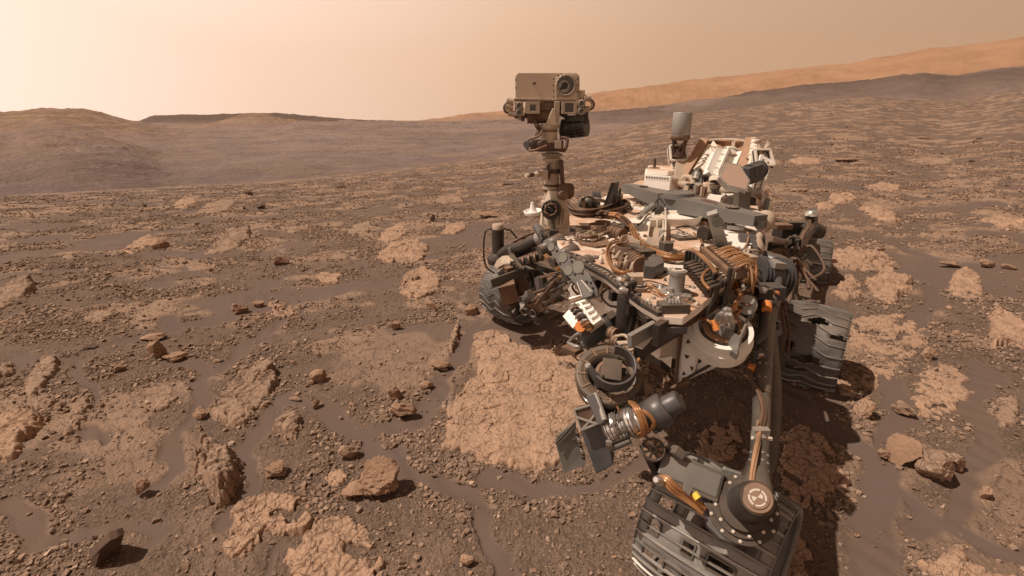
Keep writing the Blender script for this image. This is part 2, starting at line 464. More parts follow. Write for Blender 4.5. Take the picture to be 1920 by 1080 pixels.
# ------------------------------------------------------------ bedrock slabs
M_SLAB = rock_material('pale_cracked_bedrock', (0.41, 0.255, 0.168), (0.335, 0.212, 0.145), (0.14, 0.085, 0.058))
M_SLABB = rock_material('greyer_bedrock', (0.335, 0.218, 0.150), (0.265, 0.174, 0.122), (0.12, 0.076, 0.054))
M_ROCK = rock_material('layered_rock', (0.330, 0.200, 0.128), (0.250, 0.152, 0.100), (0.11, 0.068, 0.048), 1.6, False)
M_DARK = rock_material('dark_rock', (0.120, 0.074, 0.052), (0.085, 0.054, 0.040), (0.05, 0.032, 0.024), 1.6, False)
def poly_sd(px, py, poly):
    n = len(poly); d = np.full(px.shape, 1e9); ins = np.zeros(px.shape, bool)
    for i in range(n):
        ax, ay = poly[i]; bx, by = poly[(i + 1) % n]
        ex, ey = bx - ax, by - ay
        t = np.clip(((px - ax) * ex + (py - ay) * ey) / (ex * ex + ey * ey + 1e-12), 0, 1)
        d = np.minimum(d, np.hypot(px - ax - t * ex, py - ay - t * ey))
        c = ((ay > py) != (by > py)) & (px < ex * (py - ay) / (ey + 1e-12) + ax)
        ins ^= c
    return np.where(ins, d, -d)
def grid_mesh(name, X, Y, Z, keep, mat):
    ny, nx = X.shape
    idx = np.arange(nx * ny).reshape(ny, nx)
    q = keep[:-1, :-1] | keep[1:, :-1] | keep[:-1, 1:] | keep[1:, 1:]
    f = np.stack([idx[:-1, :-1][q], idx[:-1, 1:][q], idx[1:, 1:][q], idx[1:, :-1][q]], -1)
    used = np.unique(f); mp = np.zeros(nx * ny, np.int64); mp[used] = np.arange(len(used))
    V = np.stack([X, Y, Z], -1).reshape(-1, 3)[used]
    return npmesh(name, V, mp[f], mat)
def slab(pts, label, hgt=0.04, seed=1, cell=0.13, broken=0.0, mat=None, name='bedrock_slab', cat='slab', group=None, tilt=None, layer=0.0):
    poly = [tuple(PG(a, b).xy) for a, b in pts]
    xs = [p[0] for p in poly]; ys = [p[1] for p in poly]
    m = 0.08
    dist = math.hypot(sum(xs) / len(xs), sum(ys) / len(ys))
    st = max(0.0035, dist * 0.0016)
    X, Y = np.meshgrid(np.arange(min(xs) - m, max(xs) + m, st), np.arange(min(ys) - m, max(ys) + m, st))
    size = math.sqrt(max(0.01, (max(xs) - min(xs)) * (max(ys) - min(ys))))
    e = min(0.03, size * 0.045)
    WX = X + e * vn(X / e / 3, Y / e / 3, seed) + e * 0.5 * vn(X / e, Y / e, seed + 1)
    WY = Y + e * vn(X / e / 3, Y / e / 3, seed + 2) + e * 0.5 * vn(X / e, Y / e, seed + 3)
    sd = poly_sd(WX, WY, poly) + cell * 0.16
    cx = X + 0.35 * cell * fbm(X / cell, Y / cell, 3, seed + 4); cy = Y + 0.35 * cell * fbm(X / cell, Y / cell, 3, seed + 5)
    f1, f2, cid = voro(cx / cell, cy / cell, seed + 6)
    k1, k2, kid = voro(cx / cell * 2.7, cy / cell * 2.7, seed + 7)
    cm_ = sst(-0.25, 0.2, fbm(X * 3.0, Y * 3.0, 3, seed + 14))
    crack = 1 - (1 - sst(0.0, 0.03 + 0.07 * cm_, f2 - f1)) * (0.25 + 0.75 * cm_)
    fine = sst(0.0, 0.12, k2 - k1)
    lf = fbm(X / 0.26, Y / 0.26, 4, seed + 8, 0.55)
    terr = np.floor((lf * 2 + 1.2) * 3.0) / 3.0
    tf = (lf * 2 + 1.2) * 3.0 - np.floor((lf * 2 + 1.2) * 3.0)
    terr = terr + sst(0.75, 1.0, tf) / 3.0
    top = hgt * (0.62 + 0.42 * (terr - 1.2) + 0.10 * (cid - 0.5)) + 0.003 * fbm(X * 45, Y * 45, 4, seed + 9) + 0.004 * (kid - 0.5) * fine
    top = top - 0.016 * (1 - crack) - 0.005 * (1 - fine) * sst(-0.1, 0.25, vn(X * 5, Y * 5, seed + 10))
    if tilt:
        top = top + ((X - sum(xs) / len(xs)) * tilt[0] + (Y - sum(ys) / len(ys)) * tilt[1])
    if layer:
        ax = (X * tilt[0] + Y * tilt[1]) / (math.hypot(*tilt) + 1e-6) if tilt else X
        top = top + layer * (np.abs(((ax * 22 + 2.5 * vn(X * 4, Y * 4, seed + 12)) % 1.0)) - 0.5)
    prof_ = sst(-0.004, 0.018 + hgt * 0.25, sd - cell * 0.38 * np.maximum(cid - 0.35, 0) - cell * 0.16 * kid)
    g0 = H0(X, Y) + relief(X, Y, np.hypot(X, Y))[0]
    Z = H0(X, Y) - 0.03 + (np.maximum(top, 0.004) + 0.032) * prof_
    if broken > 0:                       # pieces missing, sand showing between
        miss = sst(1 - broken - 0.08, 1 - broken + 0.02, kid * 0.6 + 0.4 * (0.5 + vn(X * 3.0, Y * 3.0, seed + 11)))
        Z = Z - 0.09 * miss * (1 - sst(0.1, 0.35, sd) * 0.5)
        Z = Z - 0.03 * (1 - fine) * broken * 1.4
    keep = (sd > -0.05) & (Z > g0 - 0.03)
    o = grid_mesh(name, X, Y, Z, keep, mat or M_SLAB)
    return tag(o, label, cat, group)

slab([(890, 628), (930, 622), (965, 640), (1010, 650), (1060, 648), (1095, 672), (1130, 700), (1150, 760), (1110, 810), (1062, 862), (1040, 872), (1005, 884), (950, 878), (905, 866), (868, 852), (822, 846), (828, 815), (842, 765), (872, 728), (892, 705), (900, 680), (884, 655)],
     'largest pale cracked bedrock slab, lying under the ringed drum of the arm', 0.040, 5, 0.17)
slab([(385, 772), (410, 748), (440, 725), (480, 700), (515, 690), (524, 715), (505, 745), (488, 775), (462, 800), (418, 802), (392, 790)],
     'tilted tan slab shaped like a lozenge, left of the pyramid shaped stone', 0.08, 15, 0.11, tilt=(-0.08, 0.12), layer=0.006, mat=M_SLABB)
slab([(512, 802), (530, 775), (550, 764), (568, 785), (570, 812), (560, 832), (538, 830), (517, 818)],
     'small rounded tan slab below the lozenge shaped slab, beside the sand pool', 0.07, 25, 0.10, mat=M_SLABB)
slab([(430, 960), (470, 930), (520, 922), (575, 940), (600, 985), (560, 1010), (500, 1000), (470, 1060), (432, 1055), (410, 1010)],
     'pinkish cracked slab near the bottom edge, with a bare sand notch to its right', 0.035, 35, 0.13, 0.25)
slab([(560, 1010), (600, 975), (655, 965), (700, 1005), (722, 1060), (720, 1100), (560, 1100), (535, 1060)],
     'cracked pale slab cut by the bottom edge of the picture, left half', 0.05, 45, 0.17, 0.12)
slab([(40, 735), (60, 700), (85, 680), (112, 676), (110, 700), (92, 722), (70, 745), (50, 752)],
     'thin pale slab at the left, above the two flaky left edge slabs', 0.06, 55, 0.10, tilt=(-0.05, 0.08), layer=0.006, mat=M_SLABB)
slab([(52, 762), (75, 735), (100, 738), (112, 752), (90, 770), (62, 775)], 'small broken pale slab just below the thin pale slab at the left', 0.05, 65, 0.08, 0.2, mat=M_SLABB)
slab([(105, 812), (125, 770), (160, 742), (178, 752), (165, 785), (140, 812), (118, 820)], 'narrow slab half buried in gravel, right of the large left edge slab', 0.045, 75, 0.09, 0.2, mat=M_SLABB)
slab([(-40, 880), (-20, 805), (20, 790), (60, 782), (86, 786), (62, 820), (40, 845), (22, 878), (0, 872)],
     'large flaky slab cut by the left edge of the picture, lower one', 0.08, 85, 0.12, tilt=(-0.06, 0.08), layer=0.008)
slab([(-20, 715), (0, 688), (28, 683), (30, 698), (10, 708)], 'small flat slab touching the left edge, above the large flaky one', 0.05, 95, 0.09, mat=M_SLABB)
slab([(-30, 590), (0, 555), (35, 535), (65, 530), (68, 545), (40, 562), (10, 578)], 'long pale slab at the left edge, halfway up the picture', 0.09, 97, 0.12, tilt=(-0.04, 0.06), layer=0.012, mat=M_SLABB)
slab([(382, 478), (400, 460), (430, 442), (468, 434), (470, 446), (450, 462), (425, 472)], 'long tilted layered slab on the far left slope', 0.09, 99, 0.15, tilt=(-0.04, 0.05), layer=0.02, mat=M_SLABB)
slab([(1615, 540), (1640, 516), (1668, 518), (1705, 532), (1712, 548), (1690, 560), (1668, 580), (1650, 572), (1635, 555)],
     'peaked pale slab right of the rear wheel, with a pointed lower tip', 0.10, 105, 0.16, tilt=(0.0, 0.12))
slab([(1558, 552), (1575, 528), (1592, 515), (1612, 530), (1615, 560), (1592, 566)], 'small pale slab between the rear wheel and the peaked slab', 0.06, 115, 0.12, 0.1)
slab([(1772, 552), (1785, 515), (1810, 506), (1838, 520), (1846, 545), (1838, 566), (1800, 564)], 'rounded rectangular pale slab right of the peaked slab', 0.07, 125, 0.14, 0.08)
slab([(1848, 590), (1868, 566), (1885, 585), (1925, 610), (1940, 655), (1895, 645), (1862, 658), (1852, 625)], 'angular pale slab at the right edge of the picture, level with the middle wheel', 0.07, 135, 0.15)
slab([(1590, 600), (1640, 588), (1700, 592), (1732, 618), (1722, 650), (1700, 690), (1660, 720), (1600, 742), (1570, 735), (1585, 690)],
     'wide broken bedrock pavement right of the torn middle wheel', 0.024, 145, 0.14, 0.26)
slab([(1712, 745), (1722, 700), (1752, 678), (1790, 690), (1822, 720), (1815, 750), (1780, 775), (1750, 792), (1722, 780)],
     'broken pale pavement right of the leaning thin shard', 0.026, 155, 0.12, 0.26)
slab([(1552, 500), (1560, 470), (1600, 462), (1660, 475), (1690, 498), (1650, 512), (1600, 508)], 'low broken pavement right of the rear wheel', 0.04, 165, 0.14, 0.28)
slab([(1462, 870), (1470, 810), (1500, 795), (1545, 820), (1560, 860), (1600, 885), (1590, 920), (1540, 940), (1500, 970), (1470, 940)],
     'cracked pavement lying in the shadow of the elbow joint', 0.018, 175, 0.14, 0.22)
slab([(1425, 1100), (1440, 1020), (1465, 1000), (1500, 1008), (1522, 1040), (1518, 1100)], 'pale slab right of the front wheel, cut by the bottom edge', 0.05, 185, 0.13)
slab([(1722, 1060), (1760, 1035), (1810, 1030), (1840, 1045), (1880, 1060), (1925, 1070), (1925, 1110), (1720, 1110)], 'pale slab at the bottom right corner of the picture', 0.05, 195, 0.15, 0.12)
slab([(1300, 860), (1310, 815), (1340, 790), (1385, 800), (1398, 840), (1380, 862), (1340, 868)], 'pale slab under the arm, between forearm and upper arm', 0.016, 205, 0.12, 0.1)
slab([(1190, 690), (1230, 680), (1262, 700), (1270, 760), (1225, 770), (1190, 740)], 'dark shaded slab beneath the front of the rover', 0.016, 206, 0.12, 0.1)
slab([(700, 488), (730, 458), (775, 450), (805, 462), (795, 488), (750, 500)], 'crumbly pale slab on the slope, upper left of the front wheels', 0.06, 215, 0.15, 0.15)
slab([(745, 550), (760, 515), (795, 500), (832, 520), (822, 550), (780, 565)], 'reddish broken slab left of the small far wheel', 0.05, 225, 0.12, 0.2)
slab([(835, 655), (850, 615), (866, 608), (862, 640), (848, 668)], 'narrow upright slab piece left of the largest slab', 0.08, 235, 0.08, mat=M_SLABB)
slab([(1548, 380), (1560, 366), (1590, 364), (1612, 374), (1600, 381), (1570, 383)], 'flat oval slab behind the rover, nearest the rear wheel', 0.06, 245, 0.2)
slab([(1612, 392), (1640, 388), (1668, 398), (1690, 415), (1670, 421), (1640, 412)], 'large flaky slab on the right slope, at rear wheel height', 0.09, 255, 0.2, layer=0.03)
slab([(1528, 384), (1540, 380), (1566, 388), (1560, 393), (1534, 392)], 'small orange slab directly behind the rear suspension', 0.05, 265, 0.2)
slab([(1840, 415), (1870, 405), (1925, 418), (1925, 432), (1880, 428)], 'layered slab at the right edge, on the upper slope', 0.08, 275, 0.2, layer=0.03)
slab([(500, 570), (520, 562), (545, 570), (560, 588), (530, 598), (505, 590)], 'reddish rubble slab in the middle of the left gravel', 0.02, 285, 0.08, 0.4)

slab([(325, 388), (338, 374), (366, 370), (368, 378), (345, 390)], 'flat pale patch of bedrock just under the left crest', 0.03, 600, 0.12, 0.12, mat=M_SLABB if 0 else M_SLAB)
slab([(368, 398), (390, 382), (425, 372), (442, 378), (430, 392), (400, 404)], 'pale patch of bedrock under the left crest, right of another', 0.03, 610, 0.12, 0.12, mat=M_SLABB if 1 else M_SLAB)
slab([(232, 470), (250, 452), (285, 438), (292, 450), (270, 466), (250, 476)], 'pale patch of bedrock left of the dark fronted flat rock', 0.03, 620, 0.12, 0.12, mat=M_SLABB if 0 else M_SLAB)
slab([(650, 438), (664, 422), (694, 416), (700, 428), (680, 440)], 'low reddish slab high on the middle slope', 0.03, 630, 0.12, 0.12, mat=M_SLABB if 1 else M_SLAB)
slab([(708, 450), (722, 430), (752, 420), (768, 432), (750, 448), (728, 456)], 'low reddish slab beside the crumbly pale slab', 0.03, 640, 0.12, 0.12, mat=M_SLABB if 0 else M_SLAB)
slab([(812, 378), (830, 368), (866, 368), (868, 377), (840, 382)], 'thin pale slab high on the slope, left of the mast', 0.03, 650, 0.12, 0.12, mat=M_SLABB if 1 else M_SLAB)
slab([(826, 438), (840, 422), (872, 416), (876, 428), (856, 438)], 'thin pale slab left of the mast foot', 0.03, 660, 0.12, 0.12, mat=M_SLABB if 0 else M_SLAB)
slab([(520, 430), (545, 420), (580, 418), (584, 428), (550, 438)], 'thin tan slab in the middle of the left slope', 0.03, 670, 0.12, 0.12, mat=M_SLABB if 1 else M_SLAB)
slab([(590, 520), (604, 510), (640, 512), (636, 528), (606, 532)], 'small tan slab in the middle left gravel', 0.03, 680, 0.12, 0.12, mat=M_SLABB if 0 else M_SLAB)
slab([(155, 600), (170, 585), (215, 578), (222, 590), (190, 604)], 'small tan slab left of the gravel path', 0.03, 690, 0.12, 0.12, mat=M_SLABB if 1 else M_SLAB)
slab([(1700, 640), (1716, 622), (1740, 630), (1742, 650), (1720, 660)], 'small pale plate right of the wide broken pavement', 0.03, 700, 0.12, 0.12, mat=M_SLABB if 0 else M_SLAB)
slab([(1850, 780), (1866, 752), (1900, 745), (1925, 770), (1920, 800), (1880, 806)], 'pale plate at the right edge below the angular slab', 0.03, 710, 0.12, 0.12, mat=M_SLABB if 1 else M_SLAB)
slab([(1620, 350), (1650, 342), (1690, 348), (1686, 358), (1640, 360)], 'thin pale plate on the right slope behind the flaky slab', 0.03, 720, 0.12, 0.12, mat=M_SLABB if 0 else M_SLAB)
slab([(1700, 300), (1740, 294), (1790, 298), (1780, 306), (1730, 308)], 'thin pale plate far up the right slope', 0.03, 730, 0.12, 0.12, mat=M_SLABB if 1 else M_SLAB)
slab([(1480, 300), (1500, 294), (1540, 298), (1536, 306), (1500, 308)], 'thin pale plate behind the power source', 0.03, 740, 0.12, 0.12, mat=M_SLABB if 0 else M_SLAB)
slab([(280, 760), (300, 738), (330, 728), (338, 748), (316, 768), (292, 776)], 'small flat slab in the gravel left of the lozenge shaped slab', 0.03, 750, 0.12, 0.12, mat=M_SLABB if 1 else M_SLAB)
slab([(600, 900), (622, 880), (650, 884), (652, 906), (624, 916)], 'small broken plate left of the rounded boulder', 0.03, 760, 0.12, 0.12, mat=M_SLABB if 0 else M_SLAB)
slab([(735, 740), (750, 725), (762, 735), (756, 750)], 'tiny plate beside the wedge of rock', 0.03, 770, 0.12, 0.12, mat=M_SLABB if 1 else M_SLAB)

slab([(368, 838), (400, 826), (440, 848), (462, 872), (454, 912), (430, 946), (402, 964), (384, 935), (360, 890)], 'largest rough layered boulder, leaning, above the slabs at the bottom', 0.14, 991, 0.10, tilt=(0.06, -0.04), layer=0.006, mat=M_SLABB, name='boulder', cat='rock')

# ------------------------------------------------------------ loose rocks
def rock_mesh(name, seed, sub=4, cuts=12, flaky=0.0, rough=0.10, mat=None, blocky=0.75):
    rnd = random.Random(seed)
    bm = bmesh.new()
    bmesh.ops.create_icosphere(bm, subdivisions=sub, radius=1.0)
    V = np.array([v.co[:] for v in bm.verts])
    for k in range(cuts):
        n = np.array([rnd.gauss(0, 1), rnd.gauss(0, 1), rnd.gauss(0, 0.8)]); n /= np.linalg.norm(n)
        d = rnd.uniform(blocky * 0.65, blocky * 1.1)
        s = V @ n - d
        V = V - np.outer(np.maximum(s, 0), n)
    V /= np.abs(V).max(0)
    a, b, c = V.T
    f = fbm(a * 2.2 + seed, b * 2.2 + c * 1.7, 4, seed) + fbm(b * 2.2 - c * 2.0, c * 2.1 + a + seed, 4, seed + 3)
    V = V * (1 + rough * f)[:, None]
    if flaky:
        L = (V[:, 2] * 4.5 + 0.8 * vn(a * 1.5, b * 1.5, seed + 7))
        st = np.floor(L); fr = L - st
        r = _h(st, st * 0, seed + 8)
        q = 1 - flaky * (0.55 * r + 0.45 * sst(0.6, 1.0, np.abs(fr - 0.5) * 2)) 
        V[:, 0] *= q; V[:, 1] *= q
    for v, co in zip(bm.verts, V): v.co = co
    me = bpy.data.meshes.new(name)
    bm.to_mesh(me); bm.free()
    if sub >= 4:
        me.polygons.foreach_set('use_smooth', np.full(len(me.polygons), flaky == 0))
    if mat: me.materials.append(mat)
    return me
def rock(px, py, w, h, label, seed, deep=0.8, rot=0.0, tilt=(0, 0), flaky=0.0, mat=None, cuts=12, sink=0.25, cat='rock', name='rock', rough=0.17, sub=4, group=None):
    """px,py foot of the rock in the picture, w and h its size in picture pixels"""
    p = PG(px, py)
    s = F / dep(p)
    me = rock_mesh(name, seed, sub, cuts, flaky, rough, mat or M_ROCK)
    o = bpy.data.objects.new(name, me); C.objects.link(o)
    W_ = w / s / 2; Hh = h / s / 2 * (1.05 if deep < 1.5 else 1)
    D_ = W_ * deep
    # seen from above: picture height covers both height and depth
    o.scale = (W_, D_, Hh)
    o.rotation_euler = (tilt[0], tilt[1], rot)
    o.location = (p.x, p.y + D_ * 0.5, p.z + Hh * (1 - sink))
    return tag(o, label, cat, group)
R_ = math.radians
rock(710, 930, 82, 70, 'big rounded boulder with a flat layered top, beside the sand pool', 301, 0.9, 0.3, (0.1, 0.15), 0.26, sink=0.2, rough=0.20, sub=5)
rock(292, 676, 40, 52, 'tall dark sided wedge of rock standing at the left', 303, 0.8, -0.6, (0.3, 0.45), 0.30, sink=0.3)
rock(596, 718, 32, 26, 'small pale pyramid shaped stone on the sand', 305, 0.8, 0.2, (0, 0), 0.0, None, 7, 0.25)
rock(583, 722, 14, 9, 'crumbly little stone touching the pyramid shaped stone', 306, 0.9, 0.5, (0, 0), 0.1)
rock(752, 784, 62, 32, 'low layered rock at the upper edge of the sand pool', 307, 0.6, -0.1, (0, 0.1), 0.28)
rock(740, 750, 34, 26, 'wedge of rock directly above the low layered rock', 308, 0.8, 0.5, (0.2, 0.2), 0.2)
rock(1625, 782, 24, 48, 'diamond shaped pale rock right of the middle wheel', 309, 1.5, 0.35, (0.1, 0.3), 0.1, M_SLAB, 9, 0.4)
rock(1740, 676, 22, 28, 'small pale oval rock right of the broken pavement', 310, 0.8, -0.2, (0, 0.2), 0.0, M_SLAB)
rock(1698, 872, 17, 66, 'thin shard of rock leaning beside the right sand channel', 311, 4.0, 0.12, (0, 0.5), 0.2, None, 12, 0.3)
rock(1770, 905, 66, 78, 'tall pale boulder with broken faces, lower right', 312, 1.3, -0.5, (0.25, 0.1), 0.2, M_SLABB, 12, 0.4)
rock(1790, 880, 34, 34, 'rounded pale block leaning on the tall pale boulder', 313, 1.0, 0.3, (0, 0), 0.1, M_SLABB)
rock(294, 466, 46, 20, 'dark fronted flat rock on the far left slope', 314, 0.8, -0.1, (0.1, 0.15), 0.3)
rock(525, 497, 32, 18, 'pale lump of rock on the left slope, right of the tilted slab', 315, 0.8, 0.2, (0, 0), 0.15)
rock(885, 592, 30, 26, 'rough lump of rock left of the small far wheel', 316, 0.8, 0.4, (0.2, 0.3), 0.2)
rock(808, 582, 28, 18, 'leaning dark flake left of the far wheel rock', 317, 0.5, -0.5, (0.3, 0.5), 0.2)
rock(740, 618, 22, 18, 'dark lump on the gravel left of the far wheel', 318, 0.7, 0.6, (0.2, 0.3), 0.1)
rock(826, 694, 44, 18, 'flat layered rock left of the largest slab', 319, 0.6, 0.1, (0, 0), 0.35)
rock(798, 730, 28, 14, 'low pale stone between the flat layered rock and the sand pool', 320, 0.7, 0.2)
rock(262, 928, 30, 32, 'pale leaf shaped rock in the lower left gravel', 321, 0.9, -0.5, (0.1, 0.4), 0.1)
rock(221, 700, 24, 18, 'pale rounded stone below the wedge of rock at the left', 322, 0.9, 0.3)
rock(168, 656, 24, 10, 'very dark low stone at the left', 323, 0.8, 0.2, (0, 0), 0.1, M_DARK)
rock(373, 784, 28, 18, 'dark rough stone at the left tip of the lozenge shaped slab', 324, 0.8, -0.5, (0, 0.3), 0.3)
rock(553, 752, 32, 8, 'thin pale flake lying on the sand above the rounded slab', 325, 0.4, -0.4, (0, -0.1), 0.1)
rock(592, 765, 20, 20, 'cluster stone on the sand below the pyramid shaped stone', 326, 0.8, 0.9, (0, 0), 0.25)
rock(876, 1060, 28, 22, 'pale five sided stone near the bottom, right of the sand', 327, 0.9, 0.2, (0, 0), 0.0, M_SLAB)
rock(652, 862, 38, 30, 'pale broken rock between the sand pool and the boulder', 328, 0.9, 0.6, (0, 0), 0.2, M_SLABB)
rock(665, 935, 60, 26, 'crumbly apron of rock at the left foot of the rounded boulder', 329, 0.8, -0.2, (0, 0), 0.35)
rock(518, 895, 52, 30, 'heap of angular rubble left of the rounded boulder', 330, 0.8, 0.3, (0, 0), 0.45, rough=0.3)
rock(918, 408, 54, 10, 'long low layered rock on the slope left of the mast', 331, 0.7, 0.35, (0, 0.1), 0.35)
rock(811, 415, 10, 14, 'small dark pointed stone standing on the upper slope', 332, 0.6, 0.2, (0, 0), 0.0, M_DARK)
rock(640, 352, 26, 5, 'black flat stone near the crest of the slope', 333, 0.6, 0.1, (0, 0), 0.2, M_DARK)
rock(490, 390, 26, 9, 'dark slanting stone below the crest at the left', 334, 0.6, -0.3, (0, -0.1), 0.2, M_DARK)
rock(466, 365, 22, 8, 'dark stone just under the crest at the left', 335, 0.6, -0.2, (0, 0), 0.2, M_DARK)
rock(285, 640, 60, 12, 'low dark ledge of rock above the wedge of rock', 336, 0.5, -0.2, (0, -0.1), 0.3)
rock(325, 680, 46, 18, 'flat pale layered stone right of the wedge of rock', 337, 0.8, 0.2, (0, 0), 0.35)
rock(952, 348, 30, 4, 'thin black stone on the slope left of the mast top', 338, 0.5, 0.3, (0, 0), 0.2, M_DARK)
rock(1853, 500, 28, 14, 'dark bellied stone on the right slope, beside the sand', 339, 0.8, -0.1, (0, 0.1), 0.1)
rock(1788, 500, 46, 8, 'long thin flake with a dark end on the right slope', 340, 0.5, -0.1, (0, 0.1), 0.3)
rock(1893, 505, 26, 10, 'flat stone at the right, next to the dark bellied stone', 341, 0.6, -0.4, (0, 0), 0.1)
rock(1500, 360, 34, 8, 'low flat rock just behind the power source', 342, 0.6, -0.1, (0, 0), 0.3)
rock(1588, 302, 52, 5, 'long dark ledge of rock far behind the rover', 343, 0.6, 0.05, (0, 0), 0.3)
rock(1840, 262, 18, 6, 'pair of black stones far up the right slope', 344, 0.8, 0.1, (0, 0), 0.1, M_DARK)
rock(1735, 262, 26, 4, 'flat dark stone far behind the rover, mid slope', 345, 0.8, 0.1, (0, 0), 0.1, M_DARK)
rock(1652, 470, 20, 8, 'small tilted flake above the peaked slab', 346, 0.6, 0.3, (0, 0.2), 0.2)
rock(1700, 780, 34, 30, 'crumbly rock ridge above the leaning thin shard', 347, 1.5, 0.3, (0.1, 0.4), 0.35, M_SLABB)
rock(1660, 850 + 8, 26, 16, 'pair of small blocks beside the foot of the thin shard', 348, 0.8, 0.3)
rock(1850, 935, 22, 24, 'pale upright stone in the right gravel field', 349, 0.8, 0.6, (0, 0.3), 0.1, M_SLAB)
rock(1062, 668, 22, 24, 'brown lump of rock under the left end of the tool frame', 350, 0.8, 0.6, (0, 0), 0.1)
rock(448, 588, 30, 22, 'pale crumbly rock above the gravel path at the left', 351, 0.8, 0.3, (0, 0), 0.3)
rock(485, 575, 26, 12, 'dark crumbly rock above the gravel path, right of the pale one', 352, 0.8, 0.1, (0, 0), 0.3)

# loose stones: individuals, a few mesh shapes shared
def stone_protos():
    L = []
    for k in range(10):
        L.append(rock_mesh('loose_stone', 500 + k, 2, 14, 0.0, 0.10, M_SLAB if k % 3 == 0 else M_SLABB if k % 3 == 1 else M_ROCK, 0.7))
    return L
_protos = stone_protos()
_darkp = [rock_mesh('dark_stone', 560 + k, 2, 12, 0.0, 0.1, M_DARK, 0.7) for k in range(4)]
rnd = random.Random(77)
def scatter_stones(n, box, smin, smax, label, group, protos, flat=0.6):
    k = 0; tries = 0
    while k < n and tries < n * 40:
        tries += 1
        px = rnd.uniform(box[0], box[2]); py = rnd.uniform(box[1], box[3])
        p = PG(px, py)
        if 'loose' in group and sandmask(np.array([p.x]), np.array([p.y]))[0] > 0.35 and rnd.random() < 0.93: continue
        s = (smin * (smax / smin) ** (rnd.random() ** 1.9)) * dep(p) / F / 2
        o = bpy.data.objects.new('stone', rnd.choice(protos)); C.objects.link(o)
        o.scale = (s, s * rnd.uniform(0.6, 1.0), s * rnd.uniform(0.35, 0.85) * flat / 0.6)
        o.rotation_euler = (rnd.uniform(-0.5, 0.5), rnd.uniform(-0.5, 0.5), rnd.uniform(0, 6.28))
        o.location = (p.x, p.y, gz(p.x, p.y) + o.scale[2] * 0.45)
        tag(o, label, 'stone', group)
        k += 1
scatter_stones(120, (0, 560, 860, 1080), 7, 17, 'small tan angular stone lying loose in the left and middle gravel', 'loose tan stones left of the arm', _protos)
scatter_stones(30, (870, 900, 1200, 1080), 7, 16, 'small tan angular stone lying loose below the largest slab', 'loose tan stones below the largest slab', _protos)
scatter_stones(60, (1500, 560, 1910, 1070), 7, 16, 'small tan angular stone lying loose in the gravel right of the rover', 'loose tan stones right of the rover', _protos)
scatter_stones(34, (20, 385, 900, 540), 7, 14, 'small tan stone lying loose on the far left slope', 'loose tan stones on the far left slope', _protos)
scatter_stones(26, (40, 372, 900, 400), 4, 8, 'tiny dark stone along the crest of the left slope', 'dark stones along the left crest', _darkp)
scatter_stones(30, (1480, 215, 1915, 480), 6, 14, 'small dark flat stone on the right slope behind the rover', 'dark stones on the right slope', _darkp, 0.35)

